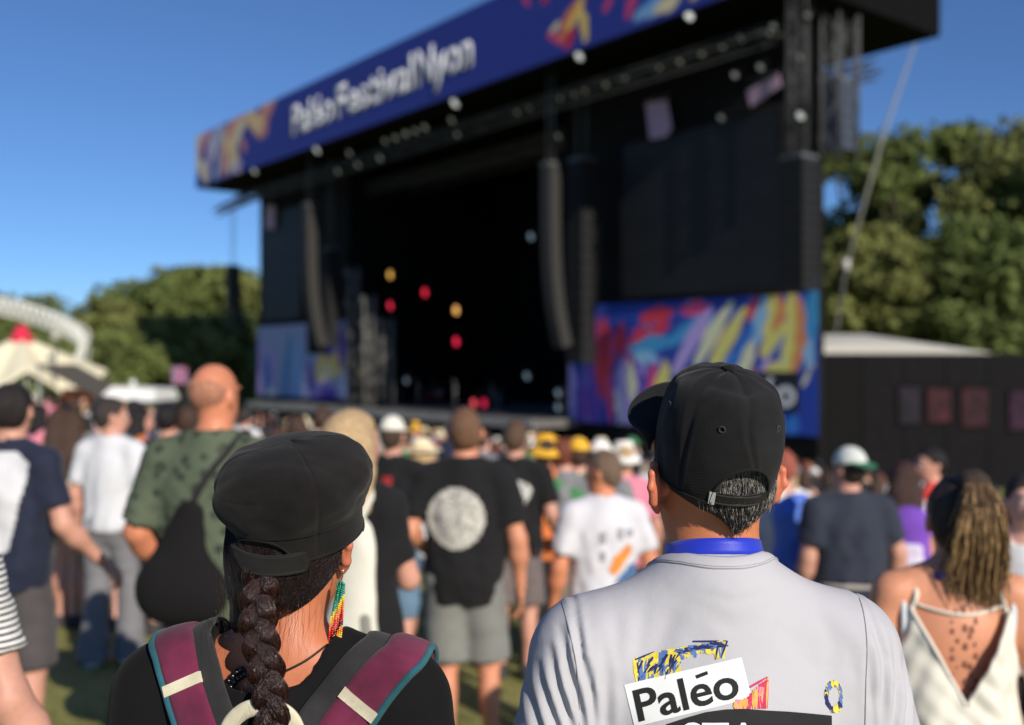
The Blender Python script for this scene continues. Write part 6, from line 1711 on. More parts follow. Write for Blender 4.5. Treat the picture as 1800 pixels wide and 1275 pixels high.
MB().hexa([p3, p2, p1, p0, p3 + yb, p2 + yb, p1 + yb, p0 + yb]).build('charm', mat('bead', lin((225, 110, 30)), rough=0.3, var=0.4, scale=220), NECK)
cord = [on_w(x, y, 0.003) for x, y in ((352, 1212), (372, 1216), (392, 1212))]
cord = [cord[0] + Vector((-0.04, 0.06, 0.02))] + cord + [on_w(430, 1182, 0.004), on_w(470, 1190, 0.004), on_w(530, 1165, 0.004), on_w(575, 1135, 0.004)]
MB().tube(smooth_pts(cord, 6), 0.0016, 6).build('cord', mat('bead', (0.01, 0.01, 0.01), rough=0.5), NECK)

# ---- backpack
BP = empty('backpack', WR.location, WR.rotation_euler.z, 'black backpack with maroon shoulder straps and teal piping on the woman\'s back', 'backpack')
MAROON = mat('twill', lin((108, 36, 66)), wscale=330, weave=0.6, lint=0.02, rough=0.9)
TEAL = mat('twill', lin((36, 92, 104)), wscale=400, weave=0.5, rough=0.85)
CREAM = mat('twill', lin((212, 205, 178)), wscale=420, weave=0.6, rough=0.9)
STRAPD = mat('twill', (0.024, 0.024, 0.025), wscale=300, weave=0.6, rough=0.95)
def strap_path(pix, tail, head_, off):
    """points on the tee from where the photo shows them, continued down to the pack and over the shoulder"""
    pts = []; nr = []
    for (x, y) in pix:
        h = cast_px(WSH, WINV, x, y, off)
        if h is None: continue
        pts.append(h[0]); nr.append(h[1])
    return pts, nr
def strap(name, m, pix, width, thick, off, over=1, sx=1):
    pts, nr = strap_path(pix, None, None, off)
    # continue over the shoulder to the chest
    top = pts[-1]
    ext = [top + Vector((sx * 0.004, 0.035, 0.012)), top + Vector((sx * 0.004, 0.085, 0.004)), top + Vector((-sx * 0.005, 0.130, -0.045)), top + Vector((-sx * 0.012, 0.165, -0.12)), top + Vector((-sx * 0.010, 0.17, -0.22))]
    P2 = []
    for e in ext:
        q = WSH.find_nearest(e); P2.append(q[0] + q[1] * off)
    allp = smooth_pts(pts + P2, 8); C = []; A = []; Nn = []
    for i, p in enumerate(allp):
        q = WSH.find_nearest(p); n = q[1]
        p = q[0] + n * off
        C.append(p); Nn.append(n)
    # smooth normals
    for _ in range(4): Nn = [(Nn[max(i - 1, 0)] + Nn[i] + Nn[min(i + 1, len(Nn) - 1)]).normalized() for i in range(len(Nn))]
    for _ in range(3): C = [C[0]] + [(C[i - 1] + C[i] * 2 + C[i + 1]) / 4 for i in range(1, len(C) - 1)] + [C[-1]]
    for i in range(len(C)):
        t = (C[min(i + 1, len(C) - 1)] - C[max(i - 1, 0)]).normalized(); A.append(t.cross(Nn[i]).normalized())
    V, Q = ribbon(C, A, width, thick, Nn)
    o = obj(name, mesh_np(name, V, Q), m, BP)
    return o, C, A, Nn
LP = [(372, 1330), (356, 1285), (338, 1230), (324, 1180), (314, 1145), (308, 1126)]
RP = [(560, 1345), (596, 1285), (630, 1242), (660, 1205), (690, 1174), (708, 1158)]
for pix, sx in ((LP, -1), (RP, 1)):
    o, C, A, Nn = strap('shoulder_strap', MAROON, pix, 0.058, 0.010, 0.006, sx=sx)
    side = sx
    # teal binding on the outer edge, cream webbing across
    outer = [c + a * ((-1 if (a.x * sx) < 0 else 1) * 0.0295) + n * 0.004 for c, a, n in zip(C, A, Nn)]
    MB().tube(outer, 0.0052, 8).build('teal_piping', TEAL, o)
    k = 20 if sx < 0 else 17
    Vw = []; 
    c, a, n = C[k], A[k], Nn[k]; t = (C[k + 1] - C[k - 1]).normalized()
    mb = MB()
    mb.hexa([c - a * 0.0292 - t * 0.0075 + n * 0.0035, c + a * 0.0292 - t * 0.0075 + n * 0.0035, c + a * 0.0292 + t * 0.0075 + n * 0.0035, c - a * 0.0292 + t * 0.0075 + n * 0.0035,
             c - a * 0.0285 - t * 0.0075 + n * 0.0118, c + a * 0.0285 - t * 0.0075 + n * 0.0118, c + a * 0.0285 + t * 0.0075 + n * 0.0118, c - a * 0.0285 + t * 0.0075 + n * 0.0118])
    mb.build('webbing_loop', CREAM, o)
    inner = [(x - sx * (46 if sx > 0 else 42), y - (22 if sx > 0 else 4)) for x, y in pix]
    strap('padded_edge', STRAPD, inner, 0.040, 0.006, 0.004, sx=sx)
# pack body, top handle
S = Sdf()
S.cone((-0.095, -0.235, 1.15), (0.095, -0.235, 1.15), 0.075, 0.075, 0.05)
S.cone((-0.10, -0.245, 0.86), (0.10, -0.245, 0.86), 0.095, 0.095, 0.05)
S.cone((-0.10, -0.24, 0.98), (0.10, -0.24, 0.98), 0.10, 0.10, 0.10); S.cone((-0.1, -0.235, 1.08), (0.1, -0.235, 1.08), 0.09, 0.09, 0.08)
V, Q = S.mesh(0.014); V = V + vnormals(V, Q) * (0.004 * wav(V, 4, 9))[:, None]
obj('pack', mesh_np('pack', V, Q), STRAPD, BP)
S = Sdf(); S.cone((-0.09, -0.335, 0.84), (0.09, -0.335, 0.84), 0.055, 0.055, 0.05); S.cone((-0.085, -0.335, 0.98), (0.085, -0.335, 0.98), 0.04, 0.04, 0.12)
V, Q = S.mesh(0.014); obj('front_pocket', mesh_np('front_pocket', V, Q), MAROON, BP)
hp = [WINV @ PX(x, y, d) for x, y, d in ((388, 1340, 1.36), (402, 1280, 1.352), (426, 1252, 1.345), (456, 1243, 1.338), (496, 1250, 1.338), (520, 1278, 1.34), (532, 1340, 1.345))]
C = smooth_pts(hp, 8); A = []; Nn = []
for i in range(len(C)):
    t = (C[min(i + 1, len(C) - 1)] - C[max(i - 1, 0)]).normalized(); n = Vector((0, -1, 0)); A.append(t.cross(n).normalized()); Nn.append(n)
V, Q = ribbon(C, A, 0.022, 0.004, Nn); obj('top_handle', mesh_np('top_handle', V, Q), CREAM, BP)
# ------------------------------------------------------------------ people of the middle ground, one by one
cl = lambda c, **k: mat('cloth', lin(c), **k)
BLACKC = cl((26, 26, 28), rough=0.95, sheen=0.04)
MID = {}
def mid(key, **k): MID[key] = human(k); return MID[key]

P = mid('stripe', px=-178, top=728, d=2.2, yaw=-6, fem=True, w=1.0, f=1.1, label='person in black and white striped tee cut by the left picture edge', topmat=mat('stripes', (0.72, 0.72, 0.69), wscale=25), botmat=BLACKC, hair='short', haircol=lin((60, 45, 35)), R=((0.285, -0.03, 1.15), (0.37, 0.05, 0.92)), cres=0.012, sleeve=0.66, flare=1.12, res=0.012)
P = mid('navy', px=22, top=676, d=4.7, yaw=-12, hyaw=18, label='man in navy tee with white top slung over his back at the left', topmat=cl((30, 36, 56)), bottom='shorts', botmat=cl((78, 74, 76)), hair='short', haircol=lin((40, 34, 32)), R=((0.27, -0.01, 1.15), (0.36, 0.16, 0.95)))
decal(P, [(-0.25, 1.50), (0.10, 1.49), (0.17, 1.44), (0.13, 1.22), (0.10, 1.06), (0.02, 1.02), (-0.10, 1.10), (-0.25, 1.20)], cl((205, 206, 210), var=0.05), 'slung_white_top', 0.02, 0.007)
P = mid('whitetee', px=197, top=700, d=6.8, yaw=-10, hyaw=-48, label='man in plain white tee and grey jeans, looking right', topmat=cl((208, 210, 215), var=0.03), botmat=cl((118, 118, 122), var=0.18, scale=4), hair='short', haircol=lin((58, 50, 46)), shoemat=cl((215, 215, 212)), cuff=0.10, face=True, hem=0.90, legs=((-0.09, -0.06), (0.11, 0.05)), w=0.95, f=0.95)
P = mid('bald', px=378, top=640, d=4.15, yaw=-8, hyaw=-14, hair='fringe', haircol=lin((178, 124, 98)), label='bald man in dark green patterned shirt with black sling bag', skin=lin((205, 132, 100)), topmat=mat('print_cloth', lin((84, 94, 76)), col2=lin((52, 60, 50)), vscale=17), botmat=cl((62, 62, 66), var=0.2), w=1.08, f=1.10, L=((-0.275, -0.06, 1.16), (-0.245, 0.10, 0.97)), sleeve=0.9, flare=1.15, res=0.014)
P = mid('blonde', px=622, top=724, d=3.9, yaw=-20, fem=True, L=((-0.21, 0.05, 1.15), (-0.10, 0.24, 1.12)), R=((0.20, 0.06, 1.15), (0.10, 0.24, 1.12)), label='blonde woman in black top with cream bag behind the woman with the braid', topmat=BLACKC, hair='long', haircol=lin((188, 160, 122)), bottom='short', botmat=cl((128, 134, 132)), hemz=0.70, legs=((-0.08, 0), (0.07, 0.0)), hyaw=-25)
BLONDE = P
P = mid('redprint', px=690, top=728, d=7.0, yaw=-15, hyaw=5, label='man in white cap and black tee with red back print', topmat=BLACKC, hat='cap', hatmat=cl((222, 220, 205)), hair='crop', haircol=lin((70, 55, 45)), bottom='shorts', botmat=cl((98, 126, 152), var=0.15), hemz=0.44, L=((-0.29, -0.10, 1.18), (-0.21, 0.04, 0.98)), R=((0.31, -0.05, 1.20), (0.30, 0.16, 1.10)), hatup=0.03)
decal(P, [(-0.03, 1.17), (0.06, 1.17), (0.06, 1.25), (-0.03, 1.25)], cl((165, 40, 45)), 'red_print', 0.01, 0.015); decal(P, [(-0.02, 1.36), (0.05, 1.36), (0.05, 1.42), (-0.02, 1.42)], cl((150, 40, 48)), 'red_print', 0.01, 0.015)
P = mid('circle', px=818, top=716, d=5.4, yaw=-3, hyaw=6, hpitch=8, label='man in black tee with large round pale print and grey shorts', topmat=BLACKC, hair='crop', haircol=lin((112, 82, 62)), bottom='shorts', botmat=cl((124, 126, 122), var=0.12), hemz=0.52, cuff=0.115, L=((-0.275, -0.06, 1.17), (-0.235, 0.13, 1.06)), R=((0.262, -0.04, 1.13), (0.275, 0.02, 0.88)), hem=0.82, f=1.04, legs=((-0.09, 0.0), (0.13, 0.03)), skin=lin((205, 140, 110)), res=0.014)
decal(P, [(-0.035 + 0.152 * math.cos(a), 1.318 + 0.158 * math.sin(a)) for a in np.linspace(0, 2 * math.pi, 30, endpoint=False)], mat('print_cloth', lin((192, 190, 182)), col2=lin((120, 118, 112)), vscale=55), 'round_print', 0.008, 0.010)
P = mid('skullprint', px=905, top=740, d=7.4, yaw=-8, hyaw=4, label='man in black tee with pale blurred back print and brownish shorts', topmat=BLACKC, hair='short', haircol=lin((88, 68, 52)), bottom='shorts', botmat=cl((108, 98, 98), var=0.12), hemz=0.52, cuff=0.11, R=((0.26, -0.05, 1.15), (0.28, 0.12, 0.98)))
decal(P, [(0.0 + 0.12 * math.cos(a) * (1 + 0.25 * math.sin(3 * a)), 1.33 + 0.13 * math.sin(a)) for a in np.linspace(0, 2 * math.pi, 24, endpoint=False)], mat('print_cloth', lin((205, 205, 200)), col2=lin((110, 110, 108)), vscale=30), 'pale_print', 0.008, 0.012)
P = mid('whiteprint', px=1060, top=792, d=5.5, yaw=8, hyaw=48, label='man in white tee with orange and blue back print, looking left', skin=lin((205, 132, 98)), topmat=cl((208, 208, 214), var=0.03), hair='crop', haircol=lin((112, 92, 76)), botmat=cl((70, 72, 80)), face=True, f=1.0, w=0.97, R=((0.262, -0.03, 1.15), (0.29, 0.06, 0.90)))
decal(P, [(0.0, 1.10), (0.035, 1.07), (0.14, 1.20), (0.115, 1.235), (0.03, 1.17)], cl((222, 140, 60), var=0.2, scale=30), 'orange_print', 0.008, 0.008); decal(P, [(0.02, 1.03), (0.165, 1.03), (0.165, 1.13), (0.12, 1.12)], cl((70, 105, 150)), 'blue_print', 0.008, 0.008)
for a in ((-0.05, -0.015, 1.24, 1.30), (0.05, 0.08, 1.26, 1.32), (0.10, 0.14, 1.27, 1.31), (-0.045, -0.02, 1.15, 1.20)): decal(P, [(a[0], a[2]), (a[1], a[2]), (a[1], a[3]), (a[0], a[3])], cl((150, 150, 156)), 'grey_print', 0.008, 0.010)
P = mid('navyback', px=1492, top=782, d=6.4, yaw=2, hyaw=25, label='broad man in navy tee with green and white cap and light belt', topmat=cl((42, 48, 62)), hat='cap_back', hatmat=cl((205, 210, 205)), billmat=cl((30, 110, 78)), hair='crop', botmat=cl((42, 46, 64)), w=1.14, f=1.22, R=((0.29, -0.03, 1.16), (0.30, 0.05, 0.90)), hem=1.0, hatup=0.03, legs=((-0.15, 0), (0.15, 0)))
S = Sdf(); S.ell((0, -0.012, 0.985), (0.215, 0.165, 0.03), 0.02); V, Q = S.mesh(0.014); P['put']('belt', V, Q, cl((176, 170, 166)))
P = mid('bluebag', px=1376, top=792, d=7.2, yaw=10, fem=True, label='woman in white hooded top with blue backpack right of the snapback man', topmat=cl((226, 222, 216)), hair='short', haircol=lin((160, 88, 70)), botmat=cl((60, 60, 70)), top_kind='long')
BLUEBAG = P
P = mid('purplebag', px=1592, top=812, d=7.6, yaw=-14, hyaw=-20, fem=True, label='woman in amber top with white sash and purple backpack', topmat=cl((196, 130, 80)), hair='long', haircol=lin((60, 40, 34)), botmat=cl((62, 88, 108)), top_kind='tank')
PURPLE = P
P = mid('red', px=1636, top=788, d=8.2, yaw=60, hyaw=35, label='dark-haired man in bright red tee, face turned to the left', topmat=cl((220, 62, 52)), hair='short', haircol=lin((28, 24, 24)), botmat=cl((50, 50, 60)), face=True)
P = mid('edge', px=1800, top=838, d=4.9, yaw=150, hyaw=20, fem=True, label='woman in white sleeveless top facing back, at the right picture edge', topmat=cl((232, 232, 230)), top_kind='tank', hair='pony', haircol=lin((40, 32, 30)), botmat=cl((48, 34, 40)), face=True, skin=SKIN3, L=((-0.24, 0.05, 1.16), (-0.06, 0.22, 1.12)), R=((0.24, 0.03, 1.16), (0.10, 0.22, 1.08)))

# woman in the cream open-back top
P = mid('cream', px=1672, top=852, d=3.0, H=1.755, yaw=-7, hyaw=-6, hpitch=-8, hoff=(0.02, 0.0, -0.02), fem=True, w=0.97, f=1.12, res=0.010, cres=0.007, label='woman in cream open-back top with streaked ponytail and spine tattoo', topmat=cl((222, 219, 206), var=0.04), top_kind='tank', hair=None, haircol=lin((50, 40, 34)), botmat=cl((70, 80, 110)), skin=lin((212, 148, 116)), fold=0.013, ears=True)
sC = P['scale']; R_ = P['root']
# reopen the back: a deep V cut out of the top, joined by a thin cord
sh = P['shirt']; bm = bmesh.new(); bm.from_mesh(sh.data)
dead = []
for f_ in bm.faces:
    c = f_.calc_center_median() / sC
    if c.y < 0.02 and c.z > 1.13 and abs(c.x) < 0.135 * min(1, (c.z - 1.13) / 0.26): dead.append(f_)
    elif c.z > 1.395 and abs(c.x) < 0.165: dead.append(f_)
bmesh.ops.delete(bm, geom=dead, context='FACES'); bm.to_mesh(sh.data); bm.free(); solidify(sh, 0.004, 0)
CRM = sh.data.materials[0]
cb = BVHTree.FromObject(P['body'], bpy.context.evaluated_depsgraph_get())
def on_back(x, z, off=0.004):
    h = cb.ray_cast(Vector((x * sC, -1, z * sC)), Vector((0, 1, 0))); return (h[0] + Vector((0, -off, 0))) if h[0] is not None else Vector((x * sC, -0.1, z * sC))
VS = bvh_of(*P['shirt_geo'])
def on_top(x, z, off=0.003):
    h = VS.ray_cast(Vector((x * sC, -1, z * sC)), Vector((0, 1, 0))); return (h[0] + Vector((0, -off, 0))) if h[0] is not None else on_back(x, z)
for sx in (-1, 1):
    MB().tube([on_top(sx * 0.135 * t, 1.13 + 0.26 * t, 0.001) for t in np.linspace(0.02, 1.0, 30)], 0.006, 6).build('hem', CRM, sh)
MB().tube([on_back(-0.125 + 0.25 * t, 1.405 - 0.02 * math.sin(math.pi * t), 0.006) for t in np.linspace(0, 1, 14)], 0.005, 6).build('back_cord', CRM, sh)
for sx in (-1, 1):
    pts = [on_back(sx * 0.135, 1.36), on_back(sx * 0.128, 1.40), on_back(sx * 0.118, 1.43, 0.006), Vector((sx * 0.112, -0.01, 1.475)) * sC, Vector((sx * 0.112, 0.06, 1.44)) * sC, Vector((sx * 0.11, 0.115, 1.36)) * sC]
    MB().tube(smooth_pts(pts, 5), 0.008, 6).build('shoulder_strap', CRM, sh)
    pts = [on_back(sx * 0.150, 1.30), on_back(sx * 0.153, 1.38), Vector((sx * 0.150, -0.03, 1.475)) * sC, Vector((sx * 0.146, 0.05, 1.44)) * sC, Vector((sx * 0.13, 0.11, 1.36)) * sC]
    MB().tube(smooth_pts(pts, 5), 0.009, 6).build('bra_strap', cl((206, 216, 224)), sh)
# tattoo along the spine: small dark marks laid on the skin
TT = mat('paint', lin((128, 84, 68)), var=0.35, scale=60)
tat = []
for i in range(11):
    z = 1.40 - 0.026 * i; tat += [(0.026 + 0.010 * math.sin(i * 1.7), z + 0.006 * math.sin(i * 5), 0.006 + 0.006 * abs(math.sin(i * 2.3))), (-0.026 + 0.009 * math.cos(i * 2.1), z - 0.01, 0.004 + 0.006 * abs(math.cos(i * 1.3)))]
    if i % 2 == 0: tat.append((0.004, z, 0.012))
for (x, z, r_) in tat:
    n_ = 8; pts = [on_back(x + r_ * math.cos(a) * 0.6 * (1 + 0.3 * math.sin(3 * a + i)), z + r_ * math.sin(a), 0.0022) for a in np.linspace(0, 2 * math.pi, n_, endpoint=False)]
    m = MB(); m.add(pts, [tuple(range(n_))]); m.build('tattoo_mark', TT, P['body'])
# streaked ponytail
h3 = P['h3']; S = Sdf(); hr0 = P['hrot']
S.ell(h3((0, -0.008, 1.688)), (0.086, 0.108, 0.104), 0.02, hr0, cut=[(h3((0, 0.055, 1.705)), (0, 0.8, -0.6))]); S.ell(h3((0, -0.045, 1.63)), (0.072, 0.060, 0.075), 0.03, hr0)
V, Q = S.mesh(0.010); V = V + vnormals(V, Q) * (0.003 * wav(V, 14, 3, 6, (1, 1, .4)))[:, None]
HH = P['put']('hair', V, Q, mat('hair', lin((46, 36, 32)), stretch=(8, 8, 1)))
S = Sdf(); S.ell(h3((0.03, -0.075, 1.765)), (0.050, 0.046, 0.040), 0.02); V, Q = S.mesh(0.009); P['put']('hair_bun', V + vnormals(V, Q) * (0.004 * wav(V, 16, 5))[:, None], Q, mat('hair', lin((60, 48, 40)), stretch=(5, 5, 5)), HH)
r_ = np.random.default_rng(2); a_ = []; b_ = []
for i in range(1500):
    x0 = r_.uniform(-0.035, 0.075); y0 = r_.uniform(-0.135, -0.09); sp_x = (x0 - 0.02) * r_.uniform(0.1, 1.3); L_ = r_.uniform(0.16, 0.38)
    p = np.array(h3((x0 * 0.55 + 0.022, y0 + 0.02, 1.765)))
    c = [Vector(p + np.array((sp_x * (t ** 0.8) + 0.009 * t * math.sin(4 * t + i * 1.7) + 0.003 * math.sin(9 * t + i), -0.042 * math.sin(math.pi * min(1, t * 1.15)) - 0.012, -L_ * t ** 1.3))) * sC for t in np.linspace(0, 1, 9)]
    (a_ if r_.random() < 0.45 else b_).append(c)
m = MB()
for c in a_: m.tube(c, [0.0012, 0.0015, 0.0016, 0.0016, 0.0015, 0.0014, 0.0012, 0.0009, 0.0004], 4, cap=False)
m.build('light_hair_strands', mat('hair', lin((164, 134, 92)), stretch=(4, 4, 1)), HH)
m = MB()
for c in b_: m.tube(c, [0.0012, 0.0015, 0.0016, 0.0016, 0.0015, 0.0014, 0.0012, 0.0009, 0.0004], 4, cap=False)
m.build('dark_hair_strands', mat('hair', lin((86, 64, 46)), stretch=(4, 4, 1)), HH)
t = empty('lanyard', R_.location, R_.rotation_euler.z, 'dark blue lanyard round the neck of the woman in the cream top', 'lanyard')
pts = [Vector((0.082 * math.sin(a), -0.016 - 0.075 * math.cos(a), 1.488 - 0.012 * (1 - math.cos(a)))) * sC for a in np.linspace(-2.4, 2.4, 30)]
m = MB()
for i in range(29):
    u_ = Vector((0, 0, 0.010)); m.add([pts[i] - u_, pts[i + 1] - u_, pts[i + 1] + u_, pts[i] + u_], [(0, 1, 2, 3)], True)
solidify(m.build('ribbon', cl((44, 40, 110)), t), 0.003, 0)

# ---- bags carried in the crowd: things of their own
def bag_at(P, name, label, cat): return empty(name, P['root'].location, P['root'].rotation_euler.z, label, cat)
P = MID['bald']; s_ = P['scale']; t = bag_at(P, 'sling_bag', 'black teardrop sling bag on the back of the bald man', 'bag')
S = Sdf(); S.cone((-0.06, -0.185, 1.00), (-0.02, -0.165, 1.24), 0.125, 0.055, 0.05, sq=((0, 1, 0), 0.5)); S.cone((-0.10, -0.19, 0.98), (0.03, -0.19, 0.97), 0.105, 0.105, 0.06, sq=((0, 1, 0), 0.6))
V, Q = S.mesh(0.013); V = V + vnormals(V, Q) * (0.004 * wav(V, 5, 3))[:, None]
obj('pouch', mesh_np('pouch', V * s_, Q), cl((20, 19, 21), rough=0.95, sheen=0.0), t)
b_ = bvh_of(*P['shirt_geo'])
pts = []
for (x, y, z) in ((-0.02, -0.16, 1.27), (0.03, -0.13, 1.36), (0.09, -0.08, 1.46), (0.11, 0.0, 1.50), (0.10, 0.10, 1.40), (0.0, 0.16, 1.20), (-0.14, 0.13, 1.05), (-0.19, 0.0, 0.98), (-0.14, -0.13, 0.95)):
    q = b_.find_nearest(Vector((x, y, z)) * s_); pts.append(q[0] + q[1] * 0.008)
m = MB(); m.tube(smooth_pts(pts, 6), 0.014, 6); m.build('strap', cl((30, 30, 32)), t)
t = bag_at(BLONDE, 'shoulder_bag', 'cream canvas shoulder bag of the blonde woman behind the braid', 'bag'); s_ = BLONDE['scale']
S = Sdf(); S.cone((0.09, -0.18, 1.02), (0.10, -0.15, 1.36), 0.105, 0.06, 0.04, sq=((0, 1, 0), 0.5)); S.cone((0.03, -0.19, 0.86), (0.13, -0.19, 0.86), 0.095, 0.095, 0.07, sq=((0, 1, 0), 0.62))
V, Q = S.mesh(0.012); V = V + vnormals(V, Q) * (0.006 * wav(V, 5, 8))[:, None]
obj('sack', mesh_np('sack', V * s_, Q), cl((216, 214, 200), var=0.06), t)
S = Sdf(); S.cone((0.15, -0.205, 1.05), (0.165, -0.215, 0.93), 0.03, 0.035, 0.02, sq=((0, 1, 0), 0.5)); V, Q = S.mesh(0.009); obj('pocket', mesh_np('pocket', V * s_, Q), cl((136, 136, 128)), t)
m = MB(); m.tube(smooth_pts([Vector(p) * s_ for p in ((0.10, -0.15, 1.38), (0.11, -0.085, 1.46), (0.115, 0.0, 1.50), (0.11, 0.10, 1.40), (0.12, 0.13, 1.2))], 6), 0.016, 6); m.build('strap', cl((206, 204, 190)), t)
def backpack(P, label, col, col2, w=0.15, h=0.42):
    t = bag_at(P, 'backpack', label, 'backpack'); s_ = P['scale']
    S = Sdf(); S.cone((-w * .45, -0.215, 1.36), (w * .45, -0.215, 1.36), 0.07, 0.07, 0.05); S.cone((-w * .5, -0.23, 1.36 - h * .8), (w * .5, -0.23, 1.36 - h * .8), 0.095, 0.095, 0.05); S.cone((0, -0.22, 1.36), (0, -0.23, 1.36 - h * .8), w * 0.9, w, 0.08, sq=((0, 1, 0), 0.62))
    V, Q = S.mesh(0.015); obj('pack', mesh_np('pack', V * s_, Q), cl(col, var=0.12), t)
    S = Sdf(); S.cone((-w * .3, -0.315, 1.10), (w * .3, -0.315, 1.10), 0.045, 0.045, 0.05); S.cone((-w * .3, -0.31, 1.2), (w * .3, -0.31, 1.2), 0.035, 0.035, 0.08); V, Q = S.mesh(0.014); obj('front_pocket', mesh_np('front_pocket', V * s_, Q), cl(col2), t)
    for sx in (-1, 1):
        m = MB(); m.tube(smooth_pts([Vector(p) * s_ for p in ((sx * 0.09, -0.19, 1.40), (sx * 0.12, -0.08, 1.47), (sx * 0.125, 0.02, 1.49), (sx * 0.12, 0.13, 1.38), (sx * 0.13, 0.15, 1.2))], 5), 0.017, 6); m.build('strap', cl(col2), t)
backpack(BLUEBAG, 'bright blue backpack on the woman in the white hooded top', (88, 124, 215), (70, 100, 190), 0.17)
backpack(PURPLE, 'purple and white backpack on the woman in the amber top', (118, 72, 180), (214, 205, 226), 0.14)

# ------------------------------------------------------------------ the crowd behind: templates, then copies with clothes of their own
TPL = []
hidden_x = []
def template(i, **k):
    P = human(dict(px=900, top=645, d=60 + i, H=1.78, label='template person of the crowd', quiet=True, res=0.026, cres=0.026, **k)); return P
dummy = cl((99, 99, 99))
defs = [dict(hair='short', bottom='shorts'), dict(hair='short', bottom='long', R=((0.27, 0.05, 1.18), (0.16, 0.24, 1.22))), dict(hair='long', fem=True, bottom='short'), dict(hair='bob', fem=True, bottom='long', top_kind='tank'), dict(hair='pony', fem=True, bottom='skirt'),
        dict(hair='crop', hat='cap', hatmat=dummy, bottom='shorts', f=1.15), dict(hair='short', hat='bucket', hatmat=dummy, bottom='long'), dict(hair='long', fem=True, hat='brim', hatmat=dummy, bottom='short'), dict(hair='bun', fem=True, bottom='long', R=((0.30, 0.06, 1.50), (0.24, 0.10, 1.78))), dict(hair='crop', bottom='long', top_kind='long', f=1.1)]
TPL = [template(i, topmat=dummy, botmat=dummy, **d) for i, d in enumerate(defs)]
def copy_person(T, x, y, H, yaw, label, group, cols):
    r = T['root'].copy(); COL.objects.link(r); s = H / 1.78
    r.location = (x, y, float(ground(x, y))); r.rotation_euler = (0, 0, math.radians(yaw)); r.scale = (s, s, s)
    r['label'] = label; r['group'] = group
    def cp(o, par):
        c = o.copy(); COL.objects.link(c); c.parent = par
        nm = o.name.split('.')[0]
        key = {'shirt': 'top', 'trousers': 'bot', 'shorts': 'bot', 'skirt': 'bot', 'hair': 'hair', 'cap': 'hat', 'bill': 'hat', 'hat': 'hat', 'brim': 'hat', 'body': 'skin'}.get(nm)
        if key and len(c.material_slots): c.material_slots[0].link = 'OBJECT'; c.material_slots[0].material = cols[key]
        for ch in o.children: cp(ch, c)
    for ch in T['root'].children: cp(ch, r)
    return r
TOPC = dict(black=(32, 32, 36), white=(206, 206, 208), grey=(128, 130, 134), navy=(40, 48, 76), red=(178, 50, 48), pink=(212, 130, 150), green=(70, 130, 84), blue=(80, 118, 170), beige=(196, 176, 146), orange=(214, 122, 66), yellow=(222, 184, 80), brown=(108, 78, 60))
HAIRC = dict(brown=(70, 52, 42), black=(30, 27, 27), blond=(184, 156, 116), grey=(140, 134, 128), auburn=(112, 62, 46))
HATC = dict(white=(228, 226, 220), cream=(226, 214, 178), yellow=(228, 176, 50), black=(34, 34, 36), pink=(216, 150, 164), green=(60, 120, 80))
SK = [SKIN, SKIN2, SKIN3]
def clearance(x, y, pts, dmin): return all((x - a) ** 2 + (y - b) ** 2 > dmin ** 2 for a, b in pts)
occ = [(p['loc'][0], p['loc'][1]) for p in list(MID.values()) + [MAN, WOM]]
crowd = []
r_ = np.random.default_rng(23)
# named people the photo singles out: (px, head row, template, top, hair, hat)
single = [(958, 762, 6, 'orange', 'brown', 'yellow'), (1016, 756, 5, 'green', 'brown', 'yellow'), (1056, 758, 5, 'grey', 'brown', 'white'), (742, 738, 7, 'white', 'blond', 'cream'), (1096, 778, 6, 'pink', 'blond', 'white'), (716, 752, 8, 'green', 'brown', None), (992, 776, 1, 'grey', 'auburn', None), (1112, 772, 6, 'white', 'grey', 'white'),
          (648, 730, 2, 'beige', 'blond', None), (108, 746, 2, 'orange', 'brown', None), (182, 722, 5, 'grey', 'black', 'black'), (296, 704, 0, 'black', 'black', None), (68, 712, 3, 'pink', 'black', None), (130, 730, 2, 'beige', 'brown', None), (1546, 808, 3, 'white', 'auburn', None), (1416, 796, 1, 'black', 'auburn', None), (1450, 812, 4, 'black', 'brown', None), (330, 698, 1, 'brown', 'brown', None), (488, 726, 2, 'grey', 'brown', None), (522, 722, 0, 'beige', 'brown', None)]
cands = []
def depth_for(px, py, H):
    lo, hi = 2.5, 60.0
    f = lambda d: (EYE + (HY - py) / FPX * d) - (float(ground((px - CX) / FPX * d, d)) + H)
    best = None
    for d in np.linspace(6.5, 40, 300):
        v = abs(f(d))
        if best is None or v < best[0]: best = (v, d)
    return best[1]
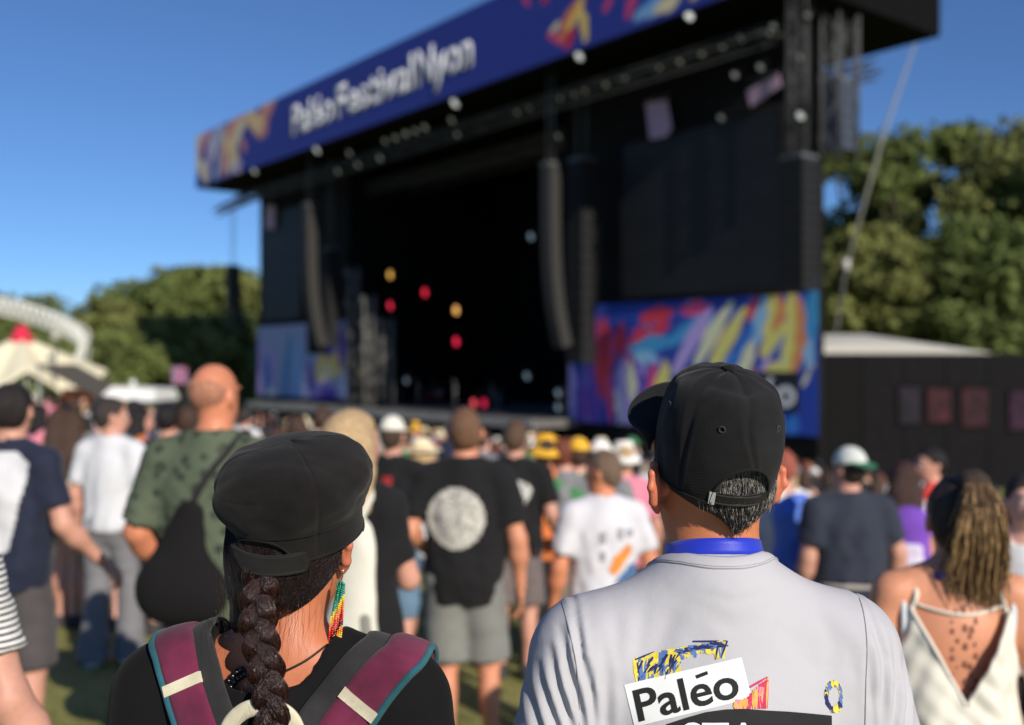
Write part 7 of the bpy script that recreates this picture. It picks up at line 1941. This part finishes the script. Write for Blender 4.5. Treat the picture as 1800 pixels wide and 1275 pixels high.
for (px, py, ti, top, hr, ht) in single:
    H = 1.66 if defs[ti].get('fem') else 1.77
    d = depth_for(px, py, H); d = max(7.8, min(d, 17)); x = (px - CX) / FPX * d
    cands.append((px, d, ti, top, hr, ht, H, r_.uniform(-30, 30)))
    occ.append((x, d))
tries = 0
while len(cands) < 215 and tries < 12000:
    tries += 1
    d = 8.5 + 26 * r_.random() ** 0.8; px = r_.uniform(-40, 1840); x = (px - CX) / FPX * d
    # keep in front of the barrier
    v_ = (x - C0[0]) * SM[0] + (d - C0[1]) * SM[1]
    if v_ > -2.6: continue
    if d < 12 and (640 < px < 960 or px < 130): continue
    if not clearance(x, d, occ, 0.55): continue
    occ.append((x, d)); ti = int(r_.integers(len(defs)))
    if ti == 8 and r_.random() < 0.7: ti = 2
    top = list(TOPC)[int(r_.choice(len(TOPC), p=np.array([7, 5, 2, 2, 1.2, 1, 1, 1.5, 1.5, .8, .6, 1]) / 24.6))]
    hr = list(HAIRC)[int(r_.choice(5, p=[.4, .25, .15, .1, .1]))]; ht = list(HATC)[int(r_.choice(6, p=[.3, .15, .1, .3, .05, .1]))] if defs[ti].get('hat') else None
    H = r_.uniform(1.58, 1.72) if defs[ti].get('fem') else r_.uniform(1.70, 1.88)
    yaw = -36 + r_.normal() * 22
    cands.append((px, d, ti, top, hr, ht, H, yaw))
cands.sort(key=lambda c: c[0])
def ordinal(n):
    return '%d%s' % (n, 'th' if 10 <= n % 100 <= 20 else {1: 'st', 2: 'nd', 3: 'rd'}.get(n % 10, 'th'))
for i, (px, d, ti, top, hr, ht, H, yaw) in enumerate(cands):
    cols = dict(top=cl(TOPC[top]), bot=cl([(52, 54, 62), (92, 112, 140), (120, 116, 106), (34, 34, 38), (150, 140, 118)][int(r_.integers(5))]), hair=mat('hair', lin(HAIRC[hr])), hat=cl(HATC[ht or 'white']), skin=mat('skin', SK[int(r_.integers(3))]))
    lab = '%s top, %s hair%s, %s person from the left in the distant crowd' % (top.capitalize(), hr, (' under %s hat' % ht) if ht else '', ordinal(i + 1))
    copy_person(TPL[ti], (px - CX) / FPX * d, d, H, yaw, lab, 'distant crowd in front of the stage', cols)
def rm(o):
    for c in list(o.children): rm(c)
    bpy.data.objects.remove(o)
for T in TPL: rm(T['root'])
